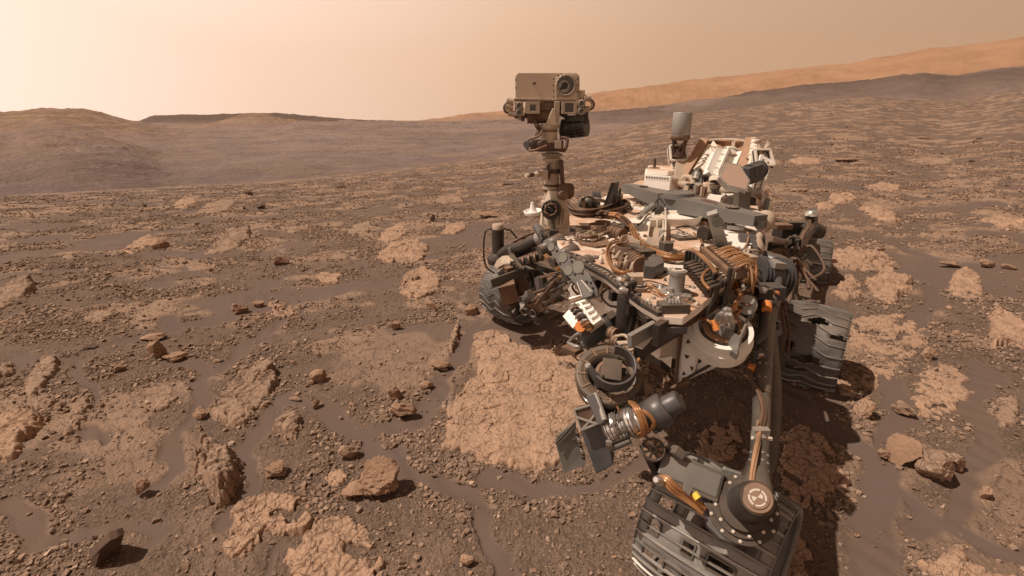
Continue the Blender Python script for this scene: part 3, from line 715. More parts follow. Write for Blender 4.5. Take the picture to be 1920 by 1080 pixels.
# ------------------------------------------------------------ gravel: far too many pebbles to count
def pebble_material():
    g = G('pebbles')
    t = g.at('tone'); P = g.geo.outputs['Position']
    c = g.ramp(t, [(0.0, (0.08, 0.052, 0.040)), (0.25, (0.135, 0.088, 0.064)), (0.6, (0.215, 0.140, 0.098)), (0.9, (0.320, 0.212, 0.150)), (1.0, (0.42, 0.29, 0.21))])
    return g.fin(c, 0.93, nor=g.bump(g.noise(P, 150, 3, 0.7), 0.5, 0.003), spec=0.2)
def build_gravel():
    protos = []
    for k in range(9):
        r = random.Random(900 + k)
        bm = bmesh.new()
        for i in range(11):
            v = Vector((r.gauss(0, 1), r.gauss(0, 1), r.gauss(0, 0.8))).normalized()
            bm.verts.new((v.x * r.uniform(0.8, 1), v.y * r.uniform(0.55, 0.9), v.z * r.uniform(0.5, 0.8)))
        rs = bmesh.ops.convex_hull(bm, input=bm.verts)
        bmesh.ops.delete(bm, geom=[e for e in set(rs['geom_interior'] + rs['geom_unused']) if isinstance(e, bmesh.types.BMVert)], context='VERTS')
        bmesh.ops.triangulate(bm, faces=bm.faces)
        bm.verts.index_update()
        protos.append((np.array([v.co[:] for v in bm.verts]), np.array([[v.index for v in f.verts] for f in bm.faces])))
        bm.free()
    rg = np.random.default_rng(5)
    n = 680000
    r = 0.9 * (24 / 0.9) ** rg.random(n)
    a = np.radians(rg.uniform(-56, 56, n))
    X = r * np.sin(a); Y = r * np.cos(a)
    sm = sandmask(X, Y)
    cl = 1.2 * fbm(X * 1.1, Y * 1.1, 3, 91) + 0.9 * fbm(X * 3.5, Y * 3.5, 3, 92)
    pr = (0.12 + 1.0 * sst(-0.25, 0.3, cl)) * (1 - 0.975 * sst(0.05, 0.5, sm)) * (1 - 0.55 * sst(5, 22, r))
    pr = np.where(rg.random(n) < 0.02, pr * 2, pr)
    # image density: fewer per unit area far away
    ok = rg.random(n) < pr * 0.62
    X, Y, r, cl = X[ok], Y[ok], r[ok], cl[ok]
    n = len(X)
    base = 0.00175 * np.maximum(r, 1.2) * (1 + 0.10 * np.maximum(0, 3.0 - r))
    S = base * (0.55 + 0.9 * rg.pareto(2.6, n)) * (1 + 0.5 * sst(0.1, 0.4, cl))
    S = np.minimum(S, 0.020 + 0.001 * r)
    dz, ex, s2 = relief(X, Y, r)
    Z = H0(X, Y) + dz + S * 0.25
    rot = rg.uniform(0, 6.283, n); pk = rg.integers(0, len(protos), n)
    t1 = rg.uniform(-0.6, 0.6, n)
    tone = np.clip(rg.normal(0.62, 0.18, n), 0, 1)
    VV, FF, TT = [], [], []; off = 0
    for k, (pv, pf) in enumerate(protos):
        m = pk == k; q = m.sum()
        v = pv[None] * S[m][:, None, None]
        ct, st = np.cos(t1[m])[:, None], np.sin(t1[m])[:, None]
        x = v[:, :, 0]; y = v[:, :, 1] * ct - v[:, :, 2] * st; z = v[:, :, 1] * st + v[:, :, 2] * ct
        c, s = np.cos(rot[m])[:, None], np.sin(rot[m])[:, None]
        W = np.stack([x * c - y * s + X[m][:, None], x * s + y * c + Y[m][:, None], z + Z[m][:, None]], -1)
        VV.append(W.reshape(-1, 3))
        FF.append((pf[None] + (np.arange(q) * len(pv))[:, None, None] + off).reshape(-1, 3))
        TT.append(np.repeat(tone[m], len(pv)))
        off += q * len(pv)
    o = npmesh('gravel', np.concatenate(VV), np.concatenate(FF), pebble_material(), False, 3)
    attr(o, 'tone', np.concatenate(TT))
    print('PEBBLES', n)
    return tag(o, 'countless small angular tan pebbles strewn between the slabs', 'gravel', kind='stuff')
build_gravel()
# ------------------------------------------------------------ hardware materials
DUST = (0.36, 0.21, 0.125)
def hw(name, col, rough=0.55, metal=0.0, dust=0.5, var=0.12, scr=0.0, sc=1.0, spec=0.4, dustc=DUST):
    g = G(name)
    P = g.tc.outputs['Object']; W = g.geo.outputs['Position']
    a = g.noise(W, 9 * sc, 5, 0.6); b = g.noise(W, 70 * sc, 4, 0.65)
    dk = tuple(c * (1 - var * 1.6) for c in col); lt = tuple(min(1, c * (1 + var)) for c in col)
    c = g.mix(g.mr(a, .3, .7), dk, lt)
    up = g.n('ShaderNodeSeparateXYZ', {0: g.geo.outputs['True Normal']}).outputs[2]
    df = g.math('MULTIPLY', g.mr(up, 0.25, 0.9, 0.06, 1.0), g.mr(a, .42, .56, .04, 1.0) if sc < .5 else g.mr(a, .32, .62, .35, 1.0))
    df = g.math('MULTIPLY', df, g.mr(b, .25, .6, .65, 1.0))
    df = g.math('MULTIPLY', df, dust)
    c = g.mix(df, c, dustc)
    if scr:
        q = g.n('ShaderNodeMapping', {'Vector': W, 'Scale': (1, 4, 1)}).outputs[0]
        s = g.mr(g.noise(q, 120, 5, .75), .60, .66, 0, scr)
        c = g.mix(s, c, (0.55, 0.50, 0.46))
    r = g.math('MAXIMUM', g.math('MULTIPLY', df, 0.95), rough)
    mt = g.math('MULTIPLY', g.math('SUBTRACT', 1.0, df), metal)
    return g.fin(c, r, mt, g.bump(b, 0.15, 0.002), spec)
M = dict(
    deck=hw('dusty_white_deck', (0.82, 0.75, 0.66), .6, 0, 1.0, .05, dustc=(0.50, 0.295, 0.185), sc=.22),
    white=hw('white_paint', (0.80, 0.76, 0.70), .5, 0, .22, .05, dustc=(0.62, 0.42, 0.29)),
    white2=hw('dusty_white_paint', (0.66, 0.58, 0.49), .55, 0, .45, .08, dustc=(0.55, 0.36, 0.24)),
    cream=hw('tan_dusted_paint', (0.40, 0.31, 0.235), .6, 0, .35, .1, dustc=(0.46, 0.30, 0.20)),
    head=hw('mast_head_paint', (0.50, 0.40, 0.30), .6, 0, .3, .05, dustc=(0.50, 0.34, 0.23)),
    grey=hw('grey_paint', (0.088, 0.078, 0.067), .42, 0, .28, .1),
    lgrey=hw('light_grey_metal', (0.30, 0.28, 0.255), .42, .3, .3, .1),
    slate=hw('blue_grey_coating', (0.068, 0.067, 0.070), .4, .1, .18, .12),
    dark=hw('dark_grey_paint', (0.034, 0.029, 0.025), .42, 0, .22, .15),
    bar=hw('grey_beam_paint', (0.135, 0.125, 0.114), .5, 0, .18, .08),
    black=hw('black_coating', (0.022, 0.019, 0.017), .45, 0, .22, .2),
    brown=hw('brown_cable_wrap', (0.085, 0.046, 0.029), .6, 0, .3, .25),
    rust=hw('dusty_brown_metal', (0.150, 0.088, 0.056), .6, .1, .5, .25),
    gold=hw('amber_foil_cable', (0.36, 0.165, 0.062), .38, .35, .2, .25, spec=.6),
    orange=hw('orange_tape', (0.70, 0.24, 0.06), .45, .1, .1, .1),
    chrome=hw('bare_metal', (0.62, 0.58, 0.54), .28, .85, .15, .1),
    alu=hw('scratched_wheel_metal', (0.185, 0.170, 0.155), .5, .12, .22, .15, .5, .8),
    alud=hw('worn_wheel_metal', (0.105, 0.096, 0.088), .48, .25, .25, .2, .5, .8),
    ridged=hw('dark_tread_edge', (0.19, 0.175, 0.16), .5, .2, .15, .15),
    ridge=hw('worn_tread_edge', (0.34, 0.31, 0.28), .45, .3, .15, .15),
    cream2=hw('brushed_disc', (0.20, 0.185, 0.15), .5, .2, .2, .08),
    arm=hw('arm_paint', (0.070, 0.064, 0.056), .42, 0, .18, .15),
    drum=hw('dusty_drum_metal', (0.095, 0.072, 0.055), .5, 0, .45, .2, dustc=(0.20, 0.125, 0.08)),
    aluin=hw('wheel_inner_metal', (0.06, 0.054, 0.05), .6, .2, .35, .2),
    fin=hw('rusty_brown_radiator', (0.34, 0.185, 0.10), .6, 0, .35, .2),
    hexf=hw('tan_antenna_face', (0.40, 0.27, 0.20), .65, 0, .2, .04),
    glass=hw('dark_lens_glass', (0.012, 0.010, 0.010), .08, 0, .0, .1, spec=.8),
    red=hw('dark_red_marking', (0.22, 0.05, 0.04), .6, 0, .2, .1),
    mark=hw('pale_marking', (0.52, 0.45, 0.38), .6, 0, .25, .05),
    yellow=hw('yellow_tape', (0.75, 0.55, 0.08), .5, 0, .1, .05),
    purple=hw('mauve_cable', (0.30, 0.13, 0.13), .5, 0, .2, .1))

def ortho(ax, hint=None):
    ax = Vector(ax).normalized()
    h = Vector(hint) if hint is not None else (Vector((0, 0, 1)) if abs(ax.z) < 0.9 else Vector((0, 1, 0)))
    u = h - ax * h.dot(ax)
    if u.length < 1e-5: u = Vector((1, 0, 0)) - ax * ax.x
    u.normalize()
    return ax, u, ax.cross(u)
class MB:
    def __init__(s): s.v = []; s.f = []; s.m = []; s.sm = []; s.mats = []
    def mi(s, mat):
        if mat not in s.mats: s.mats.append(mat)
        return s.mats.index(mat)
    def add(s, vs, fs, mat, smooth=False):
        o = len(s.v); k = s.mi(mat)
        s.v += [tuple(q) for q in vs]
        for f in fs:
            s.f.append(tuple(i + o for i in f)); s.m.append(k); s.sm.append(smooth)
        return s
    def box(s, c, dx, dy, dz, mat, ax=None):   # ax: three axis vectors
        X, Y, Z = ax or (Vector((1, 0, 0)), Vector((0, 1, 0)), Vector((0, 0, 1)))
        c = Vector(c); vs = []
        for i in (-1, 1):
            for j in (-1, 1):
                for k in (-1, 1): vs.append(c + X * (i * dx / 2) + Y * (j * dy / 2) + Z * (k * dz / 2))
        return s.add(vs, [(0, 1, 3, 2), (4, 6, 7, 5), (0, 4, 5, 1), (2, 3, 7, 6), (0, 2, 6, 4), (1, 5, 7, 3)], mat)
    def bar(s, a, b, w, h, mat, up=None, w2=None, h2=None):
        a, b = Vector(a), Vector(b)
        d, u, r = ortho(b - a, up)
        w2 = w if w2 is None else w2; h2 = h if h2 is None else h2
        vs = []
        for p, W_, H_ in ((a, w, h), (b, w2, h2)):
            for i, j in ((-1, -1), (1, -1), (1, 1), (-1, 1)): vs.append(p + r * (i * W_ / 2) + u * (j * H_ / 2))
        return s.add(vs, [(3, 2, 1, 0), (4, 5, 6, 7), (0, 1, 5, 4), (1, 2, 6, 5), (2, 3, 7, 6), (3, 0, 4, 7)], mat)
    def prism(s, pts, off, mat):               # closed polygon pushed along off
        pts = [Vector(p) for p in pts]; off = Vector(off); n = len(pts)
        nn = Vector((0, 0, 0))
        for i in range(n): nn += pts[i].cross(pts[(i + 1) % n])
        if nn.dot(off) > 0: pts = pts[::-1]
        vs = pts + [p + off for p in pts]
        fs = [tuple(range(n)), tuple(range(2 * n - 1, n - 1, -1))]
        for i in range(n): fs.append((i, i + n, (i + 1) % n + n, (i + 1) % n))
        return s.add(vs, fs, mat)
    def lathe(s, c, ax, prof, mat, n=24, caps=True, smooth=True):  # prof: (radius, distance along ax)
        ax, u, r = ortho(ax); c = Vector(c); vs = []; fs = []
        for R, h in prof:
            for i in range(n):
                t = 2 * math.pi * i / n
                vs.append(c + ax * h + (u * math.cos(t) + r * math.sin(t)) * R)
        for k in range(len(prof) - 1):
            for i in range(n):
                j = (i + 1) % n
                fs.append((k * n + i, k * n + j, (k + 1) * n + j, (k + 1) * n + i))
        s.add(vs, fs, mat, smooth)
        if caps:
            s.add(vs[:n], [tuple(range(n - 1, -1, -1))], mat)
            s.add(vs[-n:], [tuple(range(n))], mat)
        return s
    def cyl(s, a, b, r, mat, n=20, r2=None):
        a, b = Vector(a), Vector(b); L = (b - a).length
        return s.lathe(a, b - a, [(r, 0), (r if r2 is None else r2, L)], mat, n)
    def ringed(s, a, b, r, mat, rims=(0, 1), rr=1.12, t=0.06, m2=None, n=24):
        a, b = Vector(a), Vector(b); L = (b - a).length; d = (b - a).normalized()
        s.cyl(a, b, r, mat, n)
        for q in rims:
            c = a + d * L * q
            s.lathe(c, d, [(r * rr, -L * t / 2), (r * rr, L * t / 2)], m2 or mat, n)
        return s
    def tube(s, pts, r, mat, n=8, smooth=True):
        pts = [Vector(p) for p in pts]
        # smooth the path
        if len(pts) > 2:
            q = []
            for i in range(len(pts) - 1):
                p0 = pts[max(i - 1, 0)]; p1 = pts[i]; p2 = pts[i + 1]; p3 = pts[min(i + 2, len(pts) - 1)]
                for k in range(5):
                    t = k / 5
                    q.append(0.5 * ((2 * p1) + (p2 - p0) * t + (2 * p0 - 5 * p1 + 4 * p2 - p3) * t * t + (3 * p1 - p0 - 3 * p2 + p3) * t ** 3))
            q.append(pts[-1]); pts = q
        rs = r if isinstance(r, (list, tuple)) else None
        vs = []; fs = []; u = None
        for i, p in enumerate(pts):
            d = (pts[min(i + 1, len(pts) - 1)] - pts[max(i - 1, 0)])
            if d.length < 1e-7: d = Vector((0, 0, 1))
            _, u, w_ = ortho(d, u)
            R = r if rs is None else np.interp(i / (len(pts) - 1), np.linspace(0, 1, len(rs)), rs)
            for k in range(n):
                t = 2 * math.pi * k / n
                vs.append(p + (u * math.cos(t) + w_ * math.sin(t)) * R)
        for i in range(len(pts) - 1):
            for k in range(n):
                j = (k + 1) % n
                fs.append((i * n + k, i * n + j, (i + 1) * n + j, (i + 1) * n + k))
        fs.append(tuple(range(n - 1, -1, -1))); fs.append(tuple(range(len(vs) - n, len(vs))))
        return s.add(vs, fs, mat, smooth)
    def bolts(s, pts, ax, r, h, mat, n=8):
        for p in pts: s.lathe(Vector(p), ax, [(r, -h), (r, h * 0.7), (r * 0.7, h)], mat, n, smooth=False)
        return s
    def wall(s, pts, h, t, mat, closed=False, ax=None):   # a thin upright band following pts
        pts = [Vector(p) for p in pts]; n = len(pts); ax = Vector(ax) if ax is not None else Vector((0, 0, 1))
        seg = n if closed else n - 1
        nrm = []
        for i in range(n):
            a = pts[(i - 1) % n] if (closed or i > 0) else pts[i]; b = pts[(i + 1) % n] if (closed or i < n - 1) else pts[i]
            nrm.append((b - a).cross(ax).normalized() * t)
        vs = []
        for p, q in zip(pts, nrm): vs += [p, p + q, p + q + ax * h, p + ax * h]
        fs = []
        for i in range(seg):
            a = i * 4; b = ((i + 1) % n) * 4
            for k in range(4): fs.append((a + k, b + k, b + (k + 1) % 4, a + (k + 1) % 4))
        if not closed: fs += [(3, 2, 1, 0), tuple((n - 1) * 4 + k for k in range(4))]
        return s.add(vs, fs, mat)
    def build(s, name, parent=None, bevel=0.0, label=None):
        me = bpy.data.meshes.new(name)
        me.from_pydata(s.v, [], s.f)
        for m in s.mats: me.materials.append(m)
        me.polygons.foreach_set('material_index', s.m)
        me.polygons.foreach_set('use_smooth', s.sm)
        me.update()
        bm = bmesh.new(); bm.from_mesh(me); bmesh.ops.recalc_face_normals(bm, faces=bm.faces); bm.to_mesh(me); bm.free()
        o = bpy.data.objects.new(name, me); C.objects.link(o)
        if bevel:
            b = o.modifiers.new('bevel', 'BEVEL'); b.width = bevel; b.segments = 2; b.limit_method = 'ANGLE'; b.angle_limit = math.radians(40)
        if parent: o.parent = parent
        if label: o['label'] = label
        return o
def marker(mb, c, nrm, r, dark, pale, t=0.002, up=None):       # round fiducial: dark disc, pale ring, bow tie
    c = Vector(c); d, u, v = ortho(nrm, up)
    mb.lathe(c, d, [(r, -t), (r, t)], dark, 28)
    mb.lathe(c + d * t, d, [(r * .80, 0), (r * .80, t * .8)], pale, 28)
    mb.lathe(c + d * t * 1.8, d, [(r * .62, 0), (r * .62, t * .5)], dark, 28)
    for q in (0, math.pi):
        a0, a1 = q - .55, q + .55
        f = lambda a: c + d * t * 2.6 + (u * math.cos(a) + v * math.sin(a)) * r * .50
        mb.prism([c + d * t * 2.6, f(a0), f(q), f(a1)], d * t * .5, pale)
    for q in (math.pi / 4, 3 * math.pi / 4, -math.pi / 4, -3 * math.pi / 4):
        w_ = (u * math.cos(q) + v * math.sin(q))
        mb.bar(c + d * t * 2.1 + w_ * r * .63, c + d * t * 2.1 + w_ * r * .84, r * .12, t * 1.0, dark, d)
def spline(pts, n=6):
    pts = [Vector(p) for p in pts]; q = []
    for i in range(len(pts) - 1):
        p0 = pts[max(i - 1, 0)]; p1 = pts[i]; p2 = pts[i + 1]; p3 = pts[min(i + 2, len(pts) - 1)]
        for k in range(n):
            t = k / n
            q.append(0.5 * ((2 * p1) + (p2 - p0) * t + (2 * p0 - 5 * p1 + 4 * p2 - p3) * t * t + (3 * p1 - p0 - 3 * p2 + p3) * t ** 3))
    q.append(pts[-1]); return q
def bundle(mb, pts, n, R, r, mat, seed=1, tw=2.0):             # several cables running together
    pts = spline(pts, 3); rd = random.Random(seed)
    for k in range(n):
        ph = rd.uniform(0, 6.28); q = rd.uniform(0.3, 1.0) * R; w_ = rd.uniform(-tw, tw); u = None; path = []
        for i, p in enumerate(pts):
            d = pts[min(i + 1, len(pts) - 1)] - pts[max(i - 1, 0)]
            _, u, v = ortho(d, u)
            a = ph + w_ * i / len(pts)
            path.append(p + (u * math.cos(a) + v * math.sin(a)) * q)
        mb.tube(path, r, mat, 6)

rover = bpy.data.objects.new('rover', None); C.objects.link(rover)
tag(rover, 'large dusty six wheeled planetary rover with camera mast and jointed arm, on the slope', 'rover')
# ------------------------------------------------------------ wheels
def wheel(center, az, r, wd, seed=1, torn=(), morse=(), spin=0.0, ng=24):
    """axis along azimuth az (degrees, from +X, in the ground plane)"""
    rd = random.Random(seed)
    rot = Matrix.Rotation(math.radians(az), 4, 'Z'); c = Vector(center)
    def pt(v, a, R): return rot @ Vector(((v - 0.5) * wd, math.cos(a + spin) * R, math.sin(a + spin) * R)) + c
    MA, MR = (M['alu'], M['ridge']) if ng > 30 else (M['alud'], M['ridged'])
    NU, NV = 144, 20
    crown = lambda v: r * (1 - 0.05 * (2 * v - 1) ** 2 - 0.03 * abs(2 * v - 1) ** 6)
    mb = MB(); vs = []; fs = []
    for i in range(NU):
        a = 2 * math.pi * i / NU
        for j in range(NV + 1):
            v = j / NV
            d = 0.0012 * math.sin(i * 1.3 + j) + 0.003 * math.sin(i * 0.31 + j * 0.7 + seed)
            vs.append(pt(v, a, crown(v) + d * 0.6))
    hole = set()
    for (a0, v0, ra, rv) in torn:
        for i in range(NU):
            for j in range(NV):
                a = (2 * math.pi * i / NU - a0 + math.pi) % (2 * math.pi) - math.pi
                q = (a / ra) ** 2 + ((j / NV - v0) / rv) ** 2
                if q < 1 + 0.5 * math.sin(i * 2.1 + j * 1.7): hole.add((i, j))
    frames = []
    for (a0, row) in morse:
        for (v0, v1) in row:
            i0 = int(round(a0 / (2 * math.pi) * NU)) % NU; i1 = i0 + (4 if ng > 30 else 3)
            j0, j1 = int(v0 * NV), int(v1 * NV)
            for i in range(i0, i1):
                for j in range(j0, j1): hole.add((i % NU, j))
            frames.append((i0, i1, j0, j1))
    for i in range(NU):
        for j in range(NV):
            if (i, j) in hole: continue
            i2 = (i + 1) % NU
            fs.append((i * (NV + 1) + j, i * (NV + 1) + j + 1, i2 * (NV + 1) + j + 1, i2 * (NV + 1) + j))
    mb.add(vs, fs, MA, True)
    # grousers
    zig = [(0, 0), (.20, 0), (.40, 1), (.58, .15), (.80, 1), (1, 1)]
    mz = [(a0 % (2 * math.pi)) for a0, _ in morse]
    for k in range(ng):
        a0 = 2 * math.pi * k / ng
        str_ = any(abs((a0 - q + math.pi) % (2 * math.pi) - math.pi) < (0.9 if ng > 30 else 0.42) for q in mz)
        A = []
        for t in range(41):
            v = t / 40
            o = 0 if str_ else np.interp(v, [z[0] for z in zig], [z[1] for z in zig]) * 0.20
            A.append((v, a0 + o))
        seg = []; run = []
        for v, a in A:
            i = int((a % (2 * math.pi)) / (2 * math.pi) * NU) % NU; j = min(NV - 1, int(v * NV))
            if (i, j) in hole and not str_:
                if len(run) > 1: seg.append(run)
                run = []
            else: run.append((v, a))
        if len(run) > 1: seg.append(run)
        for sg in seg:
            vv = []; ff = []
            hw_ = (0.0026 if ng > 30 else 0.0032) / r
            rh = .009
            for v, a in sg:
                R = crown(v)
                vv += [pt(v, a - hw_ * 1.5, R - .001), pt(v, a - hw_, R + rh), pt(v, a + hw_, R + rh), pt(v, a + hw_ * 1.5, R - .001)]
            for q in range(len(sg) - 1):
                for e in range(3): ff.append((q * 4 + e, q * 4 + e + 1, q * 4 + e + 5, q * 4 + e + 4))
            ff += [(0, 1, 2, 3), tuple(len(vv) - 4 + e for e in (3, 2, 1, 0))]
            mb.add(vv, ff, MR if k % 2 == 0 or ng < 30 else MA)
    for i0, i1, j0, j1 in frames:          # raised lips round the windows
        P4 = [(j0 / NV, i0), (j1 / NV, i0), (j1 / NV, i1), (j0 / NV, i1)]
        for q in range(4):
            v0, a0 = P4[q]; v1, a1 = P4[(q + 1) % 4]
            p0 = pt(v0, a0 * 2 * math.pi / NU, crown(v0) + .004); p1 = pt(v1, a1 * 2 * math.pi / NU, crown(v1) + .004)
            mb.bar(p0 - (p0 - c).normalized() * .002, p1 - (p1 - c).normalized() * .002, .005, .008, M['grey'], (p0 + p1) / 2 - c)
    # end hoops
    for v in (0.0, 1.0):
        s_ = 1 if v == 0 else -1
        mb.add([pt(v + s_ * q, 2 * math.pi * i / 72, R) for i in range(72) for q, R in ((0, crown(v) + .003), (0, crown(v) - .012), (.03, crown(v) - .012))],
               [(i * 3 + e, i * 3 + e + 1, ((i + 1) % 72) * 3 + e + 1, ((i + 1) % 72) * 3 + e) for i in range(72) for e in range(2)], MA, True)
    o = mb.build('wheel', rover)
    sd = o.modifiers.new('thickness', 'SOLIDIFY'); sd.thickness = 0.003; sd.offset = -1
    axd = (rot @ Vector((1, 0, 0)))
    h = MB(); h.lathe(c - axd * wd * .22, axd, [(.05, 0), (.085, .03), (.085, wd * .30), (.06, wd * .40), (.03, wd * .44)], M['aluin'], 24)
    h.lathe(c, axd, [(r * .90, -.012), (r * .90, .012), (r * .84, .012), (r * .84, -.012), (r * .90, -.012)], M['aluin'], 48, caps=False)
    h.build('hub', o)
    for k in range(6):
        a = 2 * math.pi * k / 6 + .3; sp = MB()
        path = [pt(.5, a + .0, .07), pt(.56, a + .25, r * .45), pt(.5, a + .25, r * .72), pt(.5, a, r * .90)]
        sp_ = spline(path, 4)
        sp.wall(sp_, .05, .006, M['aluin'], False, axd)
        sp.build('spoke', o)
    return o
J1 = [(.14, .26), (.36, .60), (.70, .90)]; J2 = [(.12, .22), (.40, .50), (.62, .84)]; J3 = [(.10, .30), (.45, .56), (.72, .82)]
cFL = Vector((.752, 1.36, .245)); wheel(cFL, -44, .250, .42, 3, ng=40, torn=[(math.pi * 1.02, .30, .10, .10)], morse=[(math.pi * .70, J1), (math.pi * .82, J2), (math.pi * .94, J3)])
cML = Vector((1.97, 2.93, .275)); wheel(cML, -37, .275, .45, 4, torn=[(math.pi * .64, .60, .10, .13), (math.pi * .74, .88, .06, .08), (math.pi * .86, .30, .10, .07), (math.pi * .95, .58, .09, .16), (math.pi * 1.05, .40, .05, .22)], spin=0.1)
cRL = Vector((3.13, 4.88, .26)); wheel(cRL, -28, .27, .36, 5, morse=[(math.pi * .80, [(.62, .76)]), (math.pi * .92, [(.15, .28), (.55, .68)])])
cFR = Vector((0.02, 4.02, .26)); wheel(cFR, -46, .265, .38, 6)
for_shadow = [(1.35, 6.0), ]

# ------------------------------------------------------------ body and deck
ZD = 1.08
def D(px, py, z=ZD): return PZ(px, py, z)
deckpts = [(1030, 432), (1062, 474), (1105, 503), (1140, 522), (1172, 548), (1205, 572), (1240, 592), (1282, 595), (1312, 574), (1342, 548), (1370, 520), (1400, 482), (1434, 400), (1442, 372), (1400, 350), (1300, 338), (1200, 338), (1170, 350), (1100, 385), (1060, 410)]
mb = MB(); mb.prism([D(a, b) for a, b in deckpts], (0, 0, -.03), M['deck'])
deck = mb.build('deck', rover, .004)
bodypts = [Vector((.34, 2.78)), Vector((.66, 1.92)), Vector((.95, 1.98)), Vector((1.25, 2.4)), Vector((1.70, 3.25)), Vector((2.2, 4.9)), Vector((1.5, 5.2)), Vector((.9, 3.9))]
mb = MB(); mb.prism([Vector((p.x, p.y, ZD - .035)) for p in bodypts], (0, 0, -.36), M['white2'])
a, b = Vector((.34, 2.78, 0)), Vector((.66, 1.92, 0)); fn = Vector((-(b - a).y, (b - a).x, 0)).normalized() * -1
fn = Vector((-.937, -.349, 0))
def FP(t, z, off=0.0): p = a.lerp(b, t) + fn * off; return Vector((p.x, p.y, z))
for t0, t1, z0, z1, mt in ((.50, .72, .76, 1.0, 'white'), (.76, .95, .80, 1.0, 'grey'), (.1, .45, .78, .98, 'cream')):
    mb.prism([FP(t0, z0, .002), FP(t1, z0, .002), FP(t1, z1, .002), FP(t0, z1, .002)], fn * .012, M[mt])
mb.bolts([FP(.5 + .03 * k, 1.02, .004) for k in range(15)], fn, .006, .004, M['chrome'])
body = mb.build('body', rover, .004)
# belly pan darker
mb = MB(); mb.prism([Vector((p.x * .97 + .03, p.y * .98 + .05, ZD - .40)) for p in bodypts], (0, 0, -.05), M['dark']); mb.build('belly_pan', rover)

# edge strip, small brackets and fasteners along the deck's front edge
mb = MB()
E_ = [D(a_, b_) for a_, b_ in deckpts[1:7]]
for p, q in zip(E_, E_[1:]):
    mb.bar(p + Vector((-.005, -.004, .006)), q + Vector((-.005, -.004, .006)), .02, .016, M['dark'])
    for k in range(5):
        m_ = p.lerp(q, k / 5); mb.lathe(m_ + Vector((0, 0, .012)), (0, 0, 1), [(.007, 0), (.007, .01)], M['chrome'], 8)
    mb.bar(p.lerp(q, .3) + Vector((0, 0, -.05)), p.lerp(q, .5) + Vector((0, 0, -.05)), .03, .04, M['black'])
mb.build('edge_rail', rover, .002)

# deck fixtures -------------------------------------------------------
def deckbolts(mb, lst, r=.008):
    for px, py in lst: mb.lathe(D(px, py), (0, 0, 1), [(r, 0), (r, .006), (r * .6, .008)], M['lgrey'], 10)
for (px, py, r) in ((1053, 449, .024), (1117, 483, .026), (1197, 535, .034)):
    mb = MB(); marker(mb, D(px, py) + Vector((0, 0, .004)), (0, 0, 1), r, M['dark'], M['mark'], up=(.9, -.4, 0)); mb.build('fiducial_marker', rover)
for q_ in [(1250, 470), (1290, 475), (1330, 500), (1350, 480), (1370, 455), (1385, 465), (1372, 470), (1395, 440), (1400, 420), (1340, 420), (1300, 415), (1392, 475), (1150, 505), (1300, 540), (1318, 556), (1262, 580), (1225, 560), (1130, 470), (1070, 460)]:
    mb = MB(); deckbolts(mb, [q_]); mb.build('bolt', rover)
# long cover plate with a lens window, dark spots and tie-downs
for (px, py) in ((1390, 402), (1378, 412), (1407, 433), (1405, 460), (1400, 468), (1360, 441)):
    mb = MB(); mb.lathe(D(px, py), (0, 0, 1), [(.014, 0), (.014, .004)], M['dark'], 14); mb.build('cap', rover)

# sundial-like square target
mb = MB(); c = D(1281, 447)
ax3 = (Vector((.97, .24, 0)), Vector((-.24, .97, 0)), Vector((0, 0, 1)))
mb.box(c + Vector((0, 0, .008)), .115, .10, .016, M['grey'], ax3); mb.box(c + Vector((0, 0, .020)), .045, .05, .006, M['mark'], ax3)
mb.box(c + Vector((.0, 0, .024)), .02, .02, .006, M['grey'], ax3)
for i in (-1, 1):
    for j in (-1, 1): mb.lathe(c + ax3[0] * .048 * i + ax3[1] * .04 * j + Vector((0, 0, .016)), (0, 0, 1), [(.006, 0), (.006, .005)], M['chrome'], 8)
mb.build('calibration_target', rover, .002)

# big round dish on the deck
mb = MB(); c = D(1268, 418)
mb.lathe(c, (0, 0, 1), [(.135, 0), (.150, .045), (.152, .055), (.144, .055), (.138, .03), (.02, .028)], M['white2'], 48, caps=False)
mb.lathe(c + Vector((0, 0, .028)), (0, 0, 1), [(.139, 0), (.139, .004)], M['deck'], 48)
mb.build('round_cover', rover)
mb = MB(); c = D(1318, 418)
mb.lathe(c, (0, 0, 1), [(.085, 0), (.085, .02), (.06, .026), (.03, .03), (.03, .05), (.012, .052)], M['rust'], 32)
mb.tube([D(1268, 430) + Vector((0, 0, .01)), D(1290, 428) + Vector((0, 0, .015)), D(1302, 432) + Vector((0, 0, .012)), D(1316, 438) + Vector((0, 0, .02))], .006, M['dark'])
mb.build('inlet_cap', rover)

# white edged tray with a round well (sample bracket)
mb = MB()
tray = [D(1214, 441), D(1218, 428), D(1243, 427), D(1243, 455), D(1235, 464), D(1212, 462)]
mb.wall(tray, .05, .006, M['white2'], True)
mb.prism(tray, (0, 0, .008), M['cream'])
tray2 = [D(1219, 408), D(1221, 394), D(1243, 395), D(1242, 425), D(1232, 430), D(1222, 422)]
mb.wall(tray2, .05, .006, M['white2'], True)
mb.lathe(D(1237, 421), (0, 0, 1), [(.045, 0), (.045, .055), (.038, .055), (.038, .01)], M['white2'], 24, caps=False)
for k in range(9): mb.lathe(D(1247, 400 + k * 7) + Vector((0, 0, .03)), (-1, 0, .3), [(.007, 0), (.007, .012)], M['dark'], 8)
mb.wall([D(1247, 392), D(1248, 425), D(1247, 462)], .055, .01, M['white2'])
mb.lathe(D(1240, 452) + Vector((0, 0, .0)), (0, 0, 1), [(.018, 0), (.018, .06), (.008, .062)], M['lgrey'], 14)
mb.build('sample_tray', rover, .002)
mb = MB(); c = D(1218, 412) + Vector((0, 0, .07))
